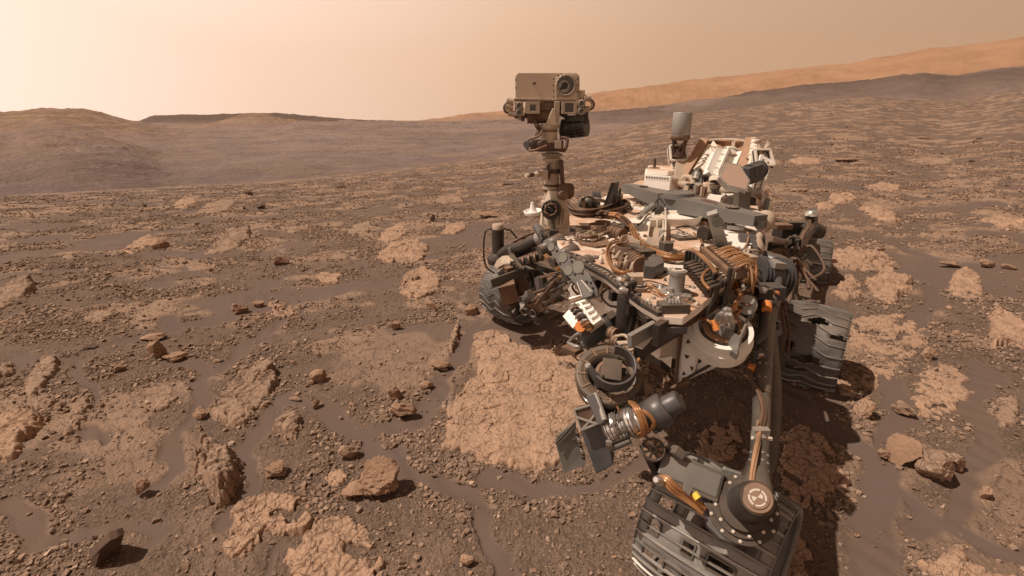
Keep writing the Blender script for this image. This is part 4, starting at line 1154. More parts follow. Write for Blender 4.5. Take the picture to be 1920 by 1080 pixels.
mb.ringed(c + Vector((-.06, -.04, -.02)), c + Vector((.02, .02, .02)), .019, M['lgrey'], (0, .3, .6, 1))
mb.ringed(c + Vector((.03, -.01, -.03)), c + Vector((.06, -.04, .01)), .020, M['dark'], (0, .5, 1))
mb.tube([c + Vector((.03, .03, .03)), c + Vector((.07, .06, .06)), c + Vector((.1, .02, .02))], .006, M['dark'])
mb.build('motor', rover, 0); mb = MB()
mb.lathe(D(1247, 392) + Vector((0, 0, .03)), (0, 0, 1), [(.02, 0), (.026, .03), (.012, .05), (.008, .08)], M['chrome'], 14)
mb.build('finial', rover, 0)
mb = MB(); c = D(1247, 478)
mb.box(c + Vector((0, 0, .01)), .14, .07, .02, M['dark'], ax3); mb.box(c + Vector((.0, 0, .04)), .05, .05, .05, M['grey'], ax3)
mb.build('bracket', rover, .002)

# two round open inlets and their machinery
def inlet(px, py, r, h=.04):
    mb.lathe(D(px, py), (0, 0, 1), [(r * 1.1, 0), (r * 1.02, h * .4), (r, h), (r * .9, h), (r * .9, h * .35), (.003, h * .3)], M['rust'], 28, caps=False)
mb = MB()
mb.prism([D(1072, 442), D(1096, 455), D(1135, 447), D(1146, 462), D(1118, 466), D(1088, 460)], (0, 0, .012), M['rust'])
inlet(1097, 440, .062); inlet(1120, 434, .052, .045); inlet(1130, 421, .05, .02)
mb.bar(D(1068, 440) + Vector((0, 0, .03)), D(1090, 441) + Vector((0, 0, .03)), .03, .02, M['dark'])
mb.tube([D(1084, 452) + Vector((0, 0, .03)), D(1105, 458) + Vector((0, 0, .04)), D(1130, 449) + Vector((0, 0, .03)), D(1150, 440) + Vector((0, 0, .03))], .012, M['rust'])
for k in range(10): mb.lathe(D(1083 + k * 5, 451 + math.sin(k) * 4) + Vector((0, 0, .02)), (0, 0, 1), [(.008, 0), (.008, .025)], M['cream'], 8)
mb.build('sample_inlet', rover, .002)
mb = MB()
well = [D(1140, 432), D(1152, 424), D(1182, 445), D(1162, 455)]
mb.wall(well, .022, .006, M['white2'], True); mb.prism(well, (0, 0, .006), M['dark'])
mb.ringed(D(1147, 443) + Vector((0, 0, .03)), D(1168, 450) + Vector((0, 0, .03)), .032, M['rust'], (0, .3, .6, .9))
mb.ringed(D(1150, 434) + Vector((0, 0, .03)), D(1172, 442) + Vector((0, 0, .03)), .024, M['dark'], (0, .5, 1))
mb.build('inlet_motor', rover)
mb = MB()
inlet(1176, 478, .062, .05)
loop = spline([D(1160, 470), D(1166, 462), D(1180, 462), D(1190, 470), D(1200, 473)], 5)
mb.wall([p + Vector((0, 0, .03)) for p in loop], .03, .006, M['cream'])
mb.bar(D(1180, 481) + Vector((0, 0, .06)), D(1205, 486) + Vector((0, 0, .05)), .05, .012, M['grey'])
for k in range(16):
    q = D(1155 + (k * 7) % 44, 488 + (k * 5) % 22); mb.lathe(q, (.3, -.2, 1), [(.012, 0), (.014, .02 + .004 * (k % 5)), (.006, .05)], M['rust' if k % 2 else 'cream'], 9)
mb.ringed(D(1186, 497) + Vector((0, 0, .03)), D(1202, 510) + Vector((0, 0, .03)), .034, M['rust'], (0, .25, .5, .75, 1))
mb.box(D(1208, 490) + Vector((0, 0, .03)), .08, .06, .05, M['dark'], ax3)
mb.build('sample_inlet', rover, .001)
well = [D(1196, 500), D(1217, 488), D(1228, 496), D(1208, 512)]
mb = MB(); mb.wall(well, .028, .006, M['cream'], True); mb.build('inlet_rim', rover)
# dark faceted box
mb = MB(); q = [D(1206, 522), D(1206, 511), D(1222, 498), D(1239, 502), D(1243, 515), D(1226, 524)]
mb.prism(q, (0, 0, .055), M['slate']); mb.build('faceted_box', rover, .003)

# upright rod with round top and its linkage at the front corner
mb = MB(); c = D(1266, 552)
mb.lathe(c, (0, 0, 1), [(.06, 0), (.06, .012), (.03, .014), (.028, .08), (.033, .082), (.033, .095)], M['lgrey'], 28)
mb.lathe(c + Vector((0, 0, .0955)), (0, 0, 1), [(.024, 0), (.024, .003)], M['mark'], 20); mb.bar(c + Vector((-.012, 0, .101)), c + Vector((.012, 0, .101)), .006, .004, M['dark'])
for (px, py, r) in ((1254, 556, .03), (1272, 566, .02), (1256, 569, .026), (1274, 572, .016), (1250, 574, .012)):
    mb.lathe(D(px, py) + Vector((0, 0, .004)), (0, 0, 1), [(r, 0), (r, .012), (r * .4, .016), (r * .4, .03)], M['chrome'], 18)
mb.box(D(1261, 584) + Vector((0, 0, .015)), .10, .05, .035, M['grey'], (Vector((1, .05, 0)), Vector((-.05, 1, 0)), Vector((0, 0, 1))))
for k in range(4): mb.bar(D(1252 + k * 6, 580) + Vector((0, 0, .036)), D(1254 + k * 6, 588) + Vector((0, 0, .036)), .006, .008, M['lgrey'])
mb.build('hold_down_post', rover, .001)
mb = MB(); mb.box(D(1262, 600, 1.06) + Vector((0, 0, -.03)), .09, .045, .024, M['slate']); mb.build('post_base', rover, .002)

# gold cable harness winding over the deck
mb = MB()
h1 = [D(1142, 411), D(1160, 414), D(1178, 428), D(1188, 445), D(1196, 462), D(1212, 478), D(1234, 488), D(1258, 494), D(1280, 493), D(1300, 486)]
bundle(mb, [p + Vector((0, 0, .028)) for p in h1], 15, .020, .0048, M['gold'], 3)
h2 = [D(1182, 446), D(1168, 455), D(1146, 463), D(1138, 478), D(1140, 495), D(1150, 512), D(1168, 521), D(1180, 517)]
bundle(mb, [p + Vector((0, 0, .022)) for p in h2], 5, .009, .0042, M['gold'], 5)
h3 = [D(1060, 385), D(1085, 402), D(1110, 404), D(1142, 411)]
bundle(mb, [p + Vector((0, 0, .03)) for p in h3], 6, .02, .008, M['brown'], 7)
for p in h1[1::2]: mb.lathe(p + Vector((0, 0, .028)), (h1[3] - h1[2]), [(.028, -.006), (.028, .006)], M['brown'], 12, caps=False)
mb.build('cable_harness', rover)
mb = MB()
bundle(mb, [D(1230, 402) + Vector((0, 0, .02)), D(1214, 408) + Vector((0, 0, .02)), D(1206, 420) + Vector((0, 0, .02)), D(1196, 428) + Vector((0, 0, .02))], 4, .01, .004, M['dark'], 9)
bundle(mb, [D(1188, 370) + Vector((0, 0, .02)), D(1205, 380) + Vector((0, 0, .02)), D(1212, 392) + Vector((0, 0, .02)), D(1205, 402) + Vector((0, 0, .02)), D(1196, 412) + Vector((0, 0, .02))], 4, .012, .005, M['lgrey'], 10)
mb.build('thin_cables', rover)

# curved pleated cable guide and the connector rack over it
mb = MB()
guide = spline([D(1284, 507), D(1298, 511), D(1312, 524), D(1325, 540), D(1334, 556)], 4)
mb.wall(guide, .085, .004, M['grey'])
for p in guide[::2]: mb.bar(p + Vector((-.006, -.006, -.0)), p + Vector((-.006, -.006, .09)), .007, .010, M['dark'])
mb.tube([p + Vector((0, 0, .09)) for p in guide], .007, M['rust'])
bundle(mb, [p + Vector((.004, .004, .092)) for p in guide], 3, .008, .004, M['gold'], 14)
mb.build('cable_guide', rover)
zr = 1.185
mb = MB(); a_, b_ = PZ(1316, 466, zr), PZ(1368, 512, zr)
mb.bar(a_, b_, .020, .024, M['rust']); mb.bar(b_ + Vector((0, 0, .02)), b_ + Vector((.0, .0, -.15)), .012, .014, M['dark']); mb.bar(a_ + Vector((0, 0, .02)), a_ + Vector((.0, .0, -.09)), .012, .014, M['dark'])
mb.bar(b_ + Vector((-.03, -.02, -.02)), b_ + Vector((-.08, -.02, -.18)), .010, .010, M['dark'])
for k in range(10):
    p = a_.lerp(b_, .05 + k * .1); mb.lathe(p + Vector((.03, .02, .0)), (.7, .5, .1), [(.009, 0), (.011, .012), (.008, .035)], M['rust'], 12)
    mb.lathe(p + Vector((-.01, -.01, -.03)), (-.6, -.6, -.3), [(.011, 0), (.011, .035)], M['black'], 12)
mb.build('connector_rack', rover, .002)
mb = MB()
for k in range(9):                              # dark flat ribbon loops under the rack
    p = a_.lerp(b_, .02 + k * .11); q = D(1292 + k * 5.2, 498 + k * 5.5)
    path = spline([p + Vector((-.02, -.02, -.04)), p + Vector((-.09, -.05, -.05)), (p + q) / 2 + Vector((-.06, -.03, -.02)), q + Vector((.02, .02, .02))], 5)
    mb.wall(path, .035, .004, M['black' if k % 3 else 'dark'], False, (.45, -.5, .1))
mb.build('ribbon_cables', rover)
mb = MB()
for k in range(16):                             # orange cables curling from the rack towards the shoulder
    p = a_.lerp(b_, .25 + k * .048) + Vector((.035, .03, 0))
    rd = random.Random(k)
    e = PZ(1398 + rd.uniform(-8, 12), 500 + k * 3.2, 1.05 - k * .006)
    m1 = p + Vector((.06 + rd.uniform(0, .04), .02, .015)); m2 = PZ(1406 + rd.uniform(-3, 8), 512 + k * 2.2, 1.10)
    mb.tube([p, m1, m2, e + Vector((-.01, 0, 0)), PZ(1376 + rd.uniform(-6, 8), 528 + k * 1.5, 0.98)], .0048, M['gold' if k % 3 else 'fin'], 7)
bundle(mb, [PZ(1378, 530, 1.0), PZ(1385, 548, .98), PZ(1392, 562, 1.0), PZ(1386, 580, 1.02), PZ(1378, 592, 1.0)], 4, .012, .006, M['gold'], 22)
mb.tube([PZ(1352, 504, 1.17), PZ(1330, 505, 1.17), PZ(1318, 516, 1.16), PZ(1318, 528, 1.15), PZ(1330, 542, 1.14)], .006, M['gold'])
mb.build('orange_cables', rover)
# base plate under the rack + small pale box
mb = MB(); mb.box(PZ(1389, 497, 1.14), .09, .08, .09, M['cream'], ax3); mb.build('junction_box', rover, .003)

# tall leaning bracket (antenna gimbal stop)
mb = MB(); f0, f1 = D(1352, 466), PD(1335, 398, 2.30)
mb.bar(f0 + Vector((0, 0, .02)), f1, .062, .035, M['lgrey'], (-.4, -.8, .3), .052, .03)
mb.lathe(f0.lerp(f1, .78) + Vector((-.0, -.035, .0)), (-.2, -1, .25), [(.026, 0), (.026, .012)], M['grey'], 18)
mb.prism([D(1318, 472), D(1344, 478), D(1372, 462), D(1350, 455)], (0, 0, .02), M['dark'])
mb.ringed(D(1322, 455) + Vector((-.02, 0, .05)), D(1340, 452) + Vector((0, 0, .05)), .036, M['dark'], (0, .4, .8), 1.1)
mb.build('stop_bracket', rover, .004)
mb = MB()
for k in range(7):
    q = D(1362 + k * 4.5, 425 - abs(3 - k) * 1.5); mb.tube([q, q + Vector((.0, .0, .06)), q + Vector((.04, .02, .08)), q + Vector((.06, .02, .02))], .004, M['rust'])
mb.bar(D(1362, 436) + Vector((0, 0, .03)), D(1393, 438) + Vector((0, 0, .03)), .02, .02, M['lgrey'])
mb.bar(D(1372, 432), D(1372, 432) + Vector((0, 0, .13)), .02, .02, M['dark'])
mb.build('wire_clamps', rover)

# ------------------------------------------------------------ rocker bar across the deck
mb = MB(); zb = 1.17
L0, L1, R1, R0 = PZ(1176, 351, zb), PZ(1254, 376, zb), PZ(1290, 384, zb), PZ(1426, 414, zb)
upv = Vector((0, 0, 1))
mb.bar(L0, L1, .09, .06, M['bar'], upv, .17, .10); mb.bar(R1, R0, .17, .10, M['bar'], upv, .10, .06)
mb.bar(L1 - (R1 - L1) * .12, R1 + (R1 - L1) * .12, .15, .085, M['bar'], upv)
cc = (L1 + R1) / 2
mb.lathe(cc + Vector((0, 0, .03)), (0, 0, 1), [(.10, 0), (.10, .04), (.085, .045), (.08, .042), (.02, .043)], M['bar'], 36)
mb.bolts([cc + Vector((math.cos(k * .52) * .07, math.sin(k * .52) * .07, .076)) for k in range(12)], (0, 0, 1), .006, .003, M['lgrey'])
dl = (R0 - L0).normalized(); sd_ = dl.cross(upv)
mb.bar(cc - sd_ * .0 + dl * -.02 + Vector((0, -.09, -.02)), cc + dl * .03 + Vector((0, -.09, -.02)), .05, .09, M['cream'], upv)
mb.bar(L0 + Vector((-.0, -.05, -.012)), L1 + Vector((0, -.095, -.02)), .01, .022, M['dark'], upv)
mb.bar(R1 + Vector((.0, -.095, -.02)), R0 + Vector((0, -.06, -.012)), .01, .03, M['dark'], upv)
marker(mb, L0.lerp(L1, .42) + Vector((0, 0, .046)), (0, 0, 1), .035, M['dark'], M['bar'], up=(0, 1, 0))
marker(mb, R1.lerp(R0, .64) + Vector((0, 0, .044)), (0, 0, 1), .038, M['dark'], M['mark'], up=(0, 1, 0))
for k in range(14): mb.lathe(L0.lerp(L1, .12 + k * .03) + Vector((0, .02, .035 + k * .0012)), (0, 0, 1), [(.004, 0), (.004, .006)], M['mark'], 6)
for k in range(26): mb.lathe(R1.lerp(R0, .05 + k * .036) + Vector((0, .05, .048 - k * .0008)), (0, 0, 1), [(.004, 0), (.004, .006)], M['mark'], 6)
beam = mb.build('rocker_beam', rover, .005)
mb = MB(); rp_ = R1.lerp(R0, .30) + Vector((0, -.01, .0505)); rd = random.Random(4)   # faded red lettering, too worn to read
dd = dl
for k in range(7):
    p = rp_ + dd * (k * .022 - .07); s2 = Vector((.010, .018, .0))
    q = [p, p + s2 * 1.3, p + s2 * 1.3 + dd * .010, p + dd * .012]
    for e0, e1 in ((0, 1), (1, 2)) if k % 2 else ((0, 1), (0, 3)): mb.bar(q[e0], q[e1], .006, .003, M['red'], upv)
mb.build('worn_lettering', beam)
# beam end links going down to the rockers
mb = MB()
e0 = PZ(1418, 422, 1.12); e1 = PZ(1405, 455, 1.05)
mb.lathe(e0 + Vector((.05, -.0, .04)), (e1 - e0), [(.055, 0), (.05, .07), (.022, .12), (.018, .22), (.045, .30), (.05, .36)], M['cream'], 20)
mb.build('beam_link', rover); mb = MB()
mb.lathe(PZ(1176, 351, 1.13), (-.3, -.5, -.6), [(.05, 0), (.045, .06), (.02, .12), (.02, .24)], M['rust'], 16)
mb.build('beam_link', rover)

def RZ(px, py, z):              # fixtures on the rear deck: deeper towards the left, leaning back as they rise
    return PD(px, py, float(np.interp(px, [1200, 1340, 1440], [4.15, 3.75, 3.35])) + (z - 1.2) * 0.45)
# ------------------------------------------------------------ rear: white box, tilted trays, power source, antennas
mb = MB(); z0 = 1.12
a1, a2 = RZ(1206, 357, z0), RZ(1254, 366, z0); a1.z = a2.z = 1.10
bx = [a1, a2, a2 + Vector((.27, .24, 0)), a2 + Vector((.26, .48, 0)), a1 + Vector((.14, .50, 0))]
tp = Vector((0, 0, .19))
a1, a2, a3, a4, a5 = bx
mb.prism([a1, a2, a3, a4, a5], tp * .88, M['white'])
top = [p + tp * .88 for p in bx]
mb.prism([top[0] + Vector((.02, .02, .002)), top[1] + Vector((-.02, .02, .002)), top[2] + Vector((-.02, 0, .002)), top[3] + Vector((0, -.02, .002)), top[4] + Vector((.02, -.02, .002))], (0, 0, .035), M['deck'])
for k in range(9): mb.lathe(top[0].lerp(top[1], .08 + k * .1) + Vector((0, -.004, -.02)), (0, -1, 0), [(.008, -.002), (.008, .006)], M['lgrey'], 8)
mb.lathe(top[0] + Vector((.12, .15, .03)), (0, 0, 1), [(.05, 0), (.05, .012), (.012, .014), (.010, .09)], M['brown'], 16)
mb.prism([a2 + Vector((.06, .02, .17)), a2 + Vector((.10, .04, .15)), a2 + Vector((.15, .06, .0)), a2 + Vector((.09, .02, .0))], (.02, -.03, 0), M['rust'])
mb.build('electronics_box', rover, .012)

# UHF antenna: cylinder on a truss
mb = MB(); c = RZ(1275, 263, 1.2)
top_ = c; s_ = dep(c) / F
mb.lathe(c + Vector((0, 0, .045)), (0, 0, 1), [(.072, -.005), (.075, .0), (.075, .165), (.072, .17), (.068, .168), (.01, .166)], M['lgrey'], 40)
mb.lathe(c, (0, 0, 1), [(.066, 0), (.077, .01), (.077, .035), (.07, .045)], M['rust'], 32)
mb.lathe(c + Vector((0, 0, .213)), (0, 0, 1), [(.07, 0), (.05, .006)], M['rust'], 32)
ant = mb.build('antenna_can', rover)
mb = MB(); foot = [c + Vector((math.cos(t) * .042 - .0, math.sin(t) * .042, -.12)) for t in (0.3, 1.87, 3.44, 5.0)]
hd = [c + Vector((math.cos(t) * .066, math.sin(t) * .066, .0)) for t in (0.3, 1.87, 3.44, 5.0)]
for k in range(4):
    mb.bar(foot[k], hd[k], .014, .014, M['brown']); mb.bar(foot[k], hd[(k + 1) % 4], .010, .010, M['brown'])
mb.lathe(c + Vector((0, 0, -.13)), (0, 0, 1), [(.05, 0), (.05, .02)], M['brown'], 20)
mb.build('antenna_truss', ant)
# white perforated tray under the antenna
def opentray(P0, w_, d_, l_, mat, name, tiltx=0.0, tray_label=None):
    mb = MB(); X = Vector((math.cos(tiltx), math.sin(tiltx), 0)); Y = Vector((-.12, .45, .87)).normalized(); Z = X.cross(Y)
    P = lambda x, y, z: P0 + X * x + Y * y + Z * z
    q = [P(0, 0, 0), P(w_, 0, 0), P(w_ * .92, l_, 0), P(w_ * .08, l_, 0)]
    mb.prism(q, Z * -.012, M[mat])
    for i in range(4):
        A_, B_ = q[i], q[(i + 1) % 4]; nb = 8
        mb.bar(A_ + Z * d_ / 2, B_ + Z * d_ / 2, .014, d_, M[mat], Z)
        nrm = (B_ - A_).cross(Z).normalized()
        for k in range(nb): mb.lathe(A_.lerp(B_, (k + .5) / nb) + Z * d_ * .5 + nrm * .0, nrm, [(.010, -.0095), (.010, .0095)], M['dark'], 8)
    return mb, P, X, Y, Z
mb, P, X, Y, Z = opentray(RZ(1254, 306, 1.28), .14, .07, .13, 'white2', 'tray')
mb.box(P(.07, .06, .02), .06, .05, .03, M['white'], (X, Y, Z)); mb.box(P(.07, -.045, .02), .13, .08, .04, M['white2'], (X, Y, Z))
for r_ in range(3):
    for k in range(7): mb.lathe(P(.02 + k * .017, -.018 - r_ * .022, .041), Z, [(.005, 0), (.007, .003)], M['dark'], 8)
mb.build('perforated_bracket', rover, .002)
mb = MB(); mb.bar(RZ(1271, 345, 1.2), RZ(1277, 300, 1.45), .12, .10, M['cream'], (1, 0, 0)); mb.build('bracket_post', rover, .004)

# power source: finned cylinder tilted back between two heat exchanger plates
B0 = RZ(1345, 345, 1.22); B1 = RZ(1372, 283, 1.52)
ax = (B1 - B0); Lr = ax.length; axn = ax.normalized()
mb = MB(); _, uu, vv_ = ortho(axn, (0, -1, .3))
mb.lathe(B0, axn, [(.06, 0), (.075, .02), (.075, Lr * .95), (.066, Lr), (.04, Lr * 1.05), (.0, Lr * 1.06)], M['white2'], 32, caps=False)
rtg = mb.build('power_source', rover)
for k in range(8):
    t = 2 * math.pi * k / 8 + .2; w_ = uu * math.cos(t) + vv_ * math.sin(t)
    fb = MB(); fb.prism([B0 + w_ * .06 + axn * .03, B0 + w_ * .135 + axn * .06, B0 + w_ * .135 + axn * Lr * .86, B0 + w_ * .06 + axn * Lr * .92], axn.cross(w_) * .006, M['white']); fb.build('fin', rtg)
mb = MB()
for k in range(5):
    q = .12 + k * .2
    mb.lathe(B0, axn, [(.078, Lr * q), (.078, Lr * (q + .03))], M['lgrey'], 32, caps=False)
mb.build('clamp_bands', rtg)
def plate(px4, z4, t, mat, name, lab=None, seams=4, seam='grey', par=rover):
    q = [RZ(a_, b_, z) if not isinstance(z, str) else None for (a_, b_), z in zip(px4, z4)]
    mb = MB(); n = (q[1] - q[0]).cross(q[3] - q[0]).normalized()
    if n.y > 0: n = -n
    mb.prism(q, n * -t, M[mat])
    for k in range(1, seams):
        A_ = q[0].lerp(q[3], k / seams); B_ = q[1].lerp(q[2], k / seams)
        mb.bar(A_ + n * .0015, B_ + n * .0015, .006, .004, M[seam], n)
        mb.lathe(B_.lerp(A_, .06) + n * .002, n, [(.008, 0), (.008, .003)], M['dark'], 8)
    return mb.build(name, par, .002, lab)
plate([(1314, 314), (1330, 332), (1353, 283), (1337, 262)], [1.24, 1.22, 1.50, 1.58], .012, 'white2', 'radiator_panel', 'tilted pale panel with dark seams beside the finned cylinder')
plate([(1299, 318), (1316, 306), (1331, 286), (1327, 279)], [1.20, 1.24, 1.42, 1.46], .012, 'white2', 'radiator_panel')
plate([(1379, 306), (1395, 312), (1402, 292), (1384, 286)], [1.32, 1.30, 1.46, 1.48], .012, 'white', 'radiator_panel', seams=2)
plate([(1352, 330), (1366, 330), (1376, 285), (1364, 283)], [1.2, 1.2, 1.50, 1.52], .03, 'white', 'louvre_strip', seams=5, seam='lgrey')
mb = MB()                                       # rusty plates and the brown back panel
def slabbar(p0, z_0, p1, z_1, w_, t, mat):
    A_, B_ = RZ(*p0, z_0), RZ(*p1, z_1); mb.bar(A_, B_, w_, t, M[mat], (1, -.3, .4))
slabbar((1278, 338), 1.20, (1322, 262), 1.60, .05, .07, 'fin'); mb.build('heat_exchanger_plate', rover, .004)
mb = MB(); slabbar((1392, 318), 1.28, (1407, 260), 1.62, .045, .07, 'fin'); mb.build('heat_exchanger_plate', rover, .004)
mb = MB(); q = [RZ(1330, 275, 1.50), RZ(1402, 300, 1.36), RZ(1404, 263, 1.60), RZ(1326, 261, 1.60)]
far_ = Vector((.35, .9, 0)).normalized()
rows = 8; vs = []; fs = []
for i in range(9):
    for j in range(5):
        p = q[0].lerp(q[1], i / 8).lerp(q[3].lerp(q[2], i / 8), j / 4) + far_ * (.10 * math.sin(math.pi * j / 4) + .02 * math.sin(i * 2.1 + j))
        vs.append(p)
for i in range(8):
    for j in range(4): fs.append((i * 5 + j, i * 5 + j + 5, i * 5 + j + 6, i * 5 + j + 1))
mb.add(vs, fs, M['fin'], True)
bo = mb.build('insulation_blanket', rover); m_ = bo.modifiers.new('t', 'SOLIDIFY'); m_.thickness = .01
mb = MB()
mb.tube([RZ(1322, 264, 1.58), RZ(1350, 262, 1.60), RZ(1372, 262, 1.60), RZ(1400, 265, 1.58)], .012, M['cream'])
mb.tube([RZ(1378, 300, 1.40), RZ(1377, 268, 1.56), RZ(1390, 264, 1.58), RZ(1402, 268, 1.56)], .009, M['cream'])
mb.tube([RZ(1364, 320, 1.3), RZ(1371, 285, 1.5), RZ(1374, 264, 1.6)], .006, M['cream'])
mb.build('frame_pipes', rover)
# fluid pipes in front
mb = MB()
mb.tube([RZ(1276, 338, 1.16), RZ(1278, 344, 1.16), RZ(1298, 349, 1.16), RZ(1325, 352, 1.16), RZ(1352, 356, 1.16), RZ(1375, 356, 1.16)], .028, M['cream'], 12)
mb.tube([RZ(1276, 338, 1.16), RZ(1284, 332, 1.2), RZ(1296, 334, 1.2), RZ(1300, 345, 1.18)], .022, M['cream'], 12)
mb.tube([RZ(1310, 362, 1.13), RZ(1325, 356, 1.14), RZ(1333, 346, 1.2)], .018, M['lgrey'], 10)
mb.build('coolant_pipes', rover)
mb = MB(); rd = random.Random(9)
mb.prism([RZ(1296, 344, 1.16), RZ(1316, 346, 1.16), RZ(1313, 318, 1.34), RZ(1299, 318, 1.34)], (.05, .1, 0), M['black'])
mb.ringed(RZ(1304, 338, 1.2), RZ(1307, 326, 1.27), .03, M['lgrey'], (0, .5, 1))
bundle(mb, [RZ(1300, 352, 1.14), RZ(1304, 344, 1.22), RZ(1297, 336, 1.25), RZ(1290, 345, 1.2)], 5, .012, .007, M['gold'], 31)
bundle(mb, [RZ(1318, 334, 1.22), RZ(1330, 330, 1.24), RZ(1346, 336, 1.2)], 5, .03, .012, M['dark'], 32)
for k in range(26):
    p = RZ(rd.uniform(1286, 1350), rd.uniform(352, 362), 1.12)
    mb.box(p, rd.uniform(.03, .08), rd.uniform(.03, .06), rd.uniform(.03, .09), M[rd.choice(['dark', 'grey', 'lgrey', 'cream', 'rust'])], (Vector((.9, .3, 0)), Vector((-.3, .9, 0)), upv))
mb.build('pump_assembly', rover, .002)
mb = MB(); mb.bar(RZ(1330, 370, 1.12), RZ(1356, 377, 1.12), .08, .07, M['white'], upv); mb.bar(RZ(1327, 368, 1.12), RZ(1330, 370, 1.12), .09, .09, M['rust'], upv)
mb.ringed(RZ(1358, 378, 1.13), RZ(1366, 371, 1.15), .035, M['brown'], (0, .5, 1))
bundle(mb, [RZ(1350, 372, 1.2), RZ(1362, 372, 1.2), RZ(1378, 368, 1.2)], 5, .02, .008, M['gold'], 33)
bundle(mb, [RZ(1376, 368, 1.18), RZ(1400, 364, 1.2), RZ(1422, 368, 1.2), RZ(1432, 382, 1.14), RZ(1428, 392, 1.1)], 5, .018, .009, M['fin'], 34)
mb.build('warm_box', rover, .003)

# high gain antenna: tilted hexagonal panel with thick rim
hx = [(1348, 332), (1362, 303), (1388, 309), (1407, 339), (1401, 358), (1365, 350)]
cdep = 3.22 
ctr = PD(1378, 332, cdep)
nrm = Vector((-.12, -.80, .56)).normalized()
def onplane(px, py):
    d = ray(px, py); o = Vector((0, 0, CAMH)); t = (ctr - o).dot(nrm) / d.dot(nrm); return o + d * t
q = [onplane(*h) for h in hx]
mb = MB(); mb.prism(q, nrm * -.055, M['lgrey'])
mid = sum(q, Vector()) / 6
q2 = [mid + (p - mid) * .90 + nrm * .004 for p in q]
mb.prism(q2, nrm * -.002, M['hexf'])
mb2 = []
for i in range(6):
    A_, B_ = q[i], q[(i + 1) % 6]; n_ = int((B_ - A_).length / .022)
    for k in range(n_): mb.lathe(mid + (A_.lerp(B_, (k + .5) / n_) - mid) * .955 + nrm * .001, nrm, [(.0032, 0), (.0032, .003)], M['mark'], 6)
mb.build('high_gain_antenna', rover, .003)
mb = MB(); g0 = onplane(1398, 345) - nrm * .06
mb.bar(g0, g0 + Vector((.04, .04, -.22)), .09, .08, M['grey'], (1, 0, 0)); mb.ringed(PD(1404, 325, cdep + .05), PD(1424, 318, cdep + .12), .055, M['slate'], (0, .5, 1))
mb.ringed(PD(1418, 322, cdep + .10), PD(1430, 316, cdep + .16), .035, M['rust'], (0, .3, .6, 1))
mb.box(PD(1408, 326, cdep + .05), .13, .09, .11, M['slate'], (Vector((.9, .4, .2)).normalized(), Vector((-.4, .9, 0)).normalized(), Vector((-.2, 0, 1)).normalized()))
mb.box(RZ(1390, 376, 1.12), .16, .12, .06, M['dark'], ax3)
mb.tube([PD(1398, 352, cdep), PD(1412, 362, cdep + .05), PD(1424, 358, cdep + .1)], .025, M['lgrey'])
mb.build('antenna_gimbal', rover, .004)
# right hand perforated white strut and open frame
mb, P, X, Y, Z = opentray(RZ(1413, 315, 1.28), .125, .06, .12, 'white2', 'tray')
mb.lathe(P(.055, .01, .03), Y, [(.02, 0), (.02, .07), (.013, .08), (.013, .17), (.026, .175), (.026, .19), (.006, .195)], M['cream'], 18)
mb.build('perforated_bracket', rover, .002)
mb = MB(); A_, B_ = RZ(1416, 358, 1.12), RZ(1436, 296, 1.42)
mb.bar(A_, B_, .10, .02, M['white'], (.2, -.9, .4)); dn = Vector((.2, -.9, .4)).normalized()
for k in range(12):
    for s_ in (-1, 1):
        d_, u_, r_ = ortho(B_ - A_, dn); mb.lathe(A_.lerp(B_, .05 + k * .075) + r_ * .022 * s_ + u_ * .0105, u_, [(.008, 0), (.008, .003)], M['rust'], 8)
mb.build('perforated_strut', rover, .002)
mb = MB()
for (p0, z_0, p1, z_1, r_) in (((1408, 300), 1.40, (1414, 263), 1.60, .022), ((1402, 320), 1.25, (1420, 265), 1.58, .016), ((1418, 300), 1.4, (1424, 268), 1.56, .014)):
    mb.ringed(RZ(*p0, z_0), RZ(*p1, z_1), r_, M['white2'], (0, .2, .5, .8, 1), 1.25, .03)
for k in range(6): mb.tube([RZ(1430, 285, 1.46), RZ(1434 + k, 275, 1.52), RZ(1440 + k * 1.2, 264 + k, 1.58)], .004, M['cream'], 5)
mb.build('heat_pipes', rover)
mb = MB(); mb.prism([RZ(1425, 395, 1.1), RZ(1436, 372, 1.1), RZ(1432, 360, 1.16), RZ(1420, 390, 1.1)], (.02, 0, .02), M['cream']); mb.bar(RZ(1436, 400, 1.1), RZ(1441, 372, 1.1), .02, .14, M['dark'], upv); mb.build('rear_corner_guard', rover, .002)

# dark upright fin and cowl behind the mast
mb = MB(); q = [D(1128, 396), D(1145, 398), PD(1154, 343, 3.35), PD(1146, 342, 3.35)]
mb.prism(q, (.05, .10, 0), M['dark']); mb.prism([D(1124, 398), D(1150, 403), D(1158, 392), D(1134, 388)], (0, 0, .03), M['brown'])
mb.build('upright_fin', rover, .003)
mb = MB(); arc = [D(1096, 392) + Vector((0, 0, .0)), PZ(1092, 380, 1.16), PZ(1098, 372, 1.2), PZ(1108, 372, 1.2), PZ(1116, 384, 1.14), D(1120, 396)]
mb.wall(spline(arc, 4), .02, .012, M['dark'], False, (.3, .95, 0)); mb.prism([PZ(1088, 372, 1.2), PZ(1094, 370, 1.2), D(1098, 396), D(1094, 398)], (.02, .05, 0), M['cream'])
mb.lathe(PZ(1106, 384, 1.12), (-.6, -.8, .2), [(.06, 0), (.055, .07), (.02, .09)], M['dark'], 24)
mb.ringed(PZ(1112, 372, 1.14), PZ(1124, 372, 1.14), .05, M['slate'], (0, 1))
mb.tube([PZ(1088, 375, 1.15), PZ(1100, 373, 1.16), PZ(1120, 374, 1.15), PZ(1135, 378, 1.12)], .014, M['cream'])
mb.build('cable_cowl', rover, .003)
mb = MB()
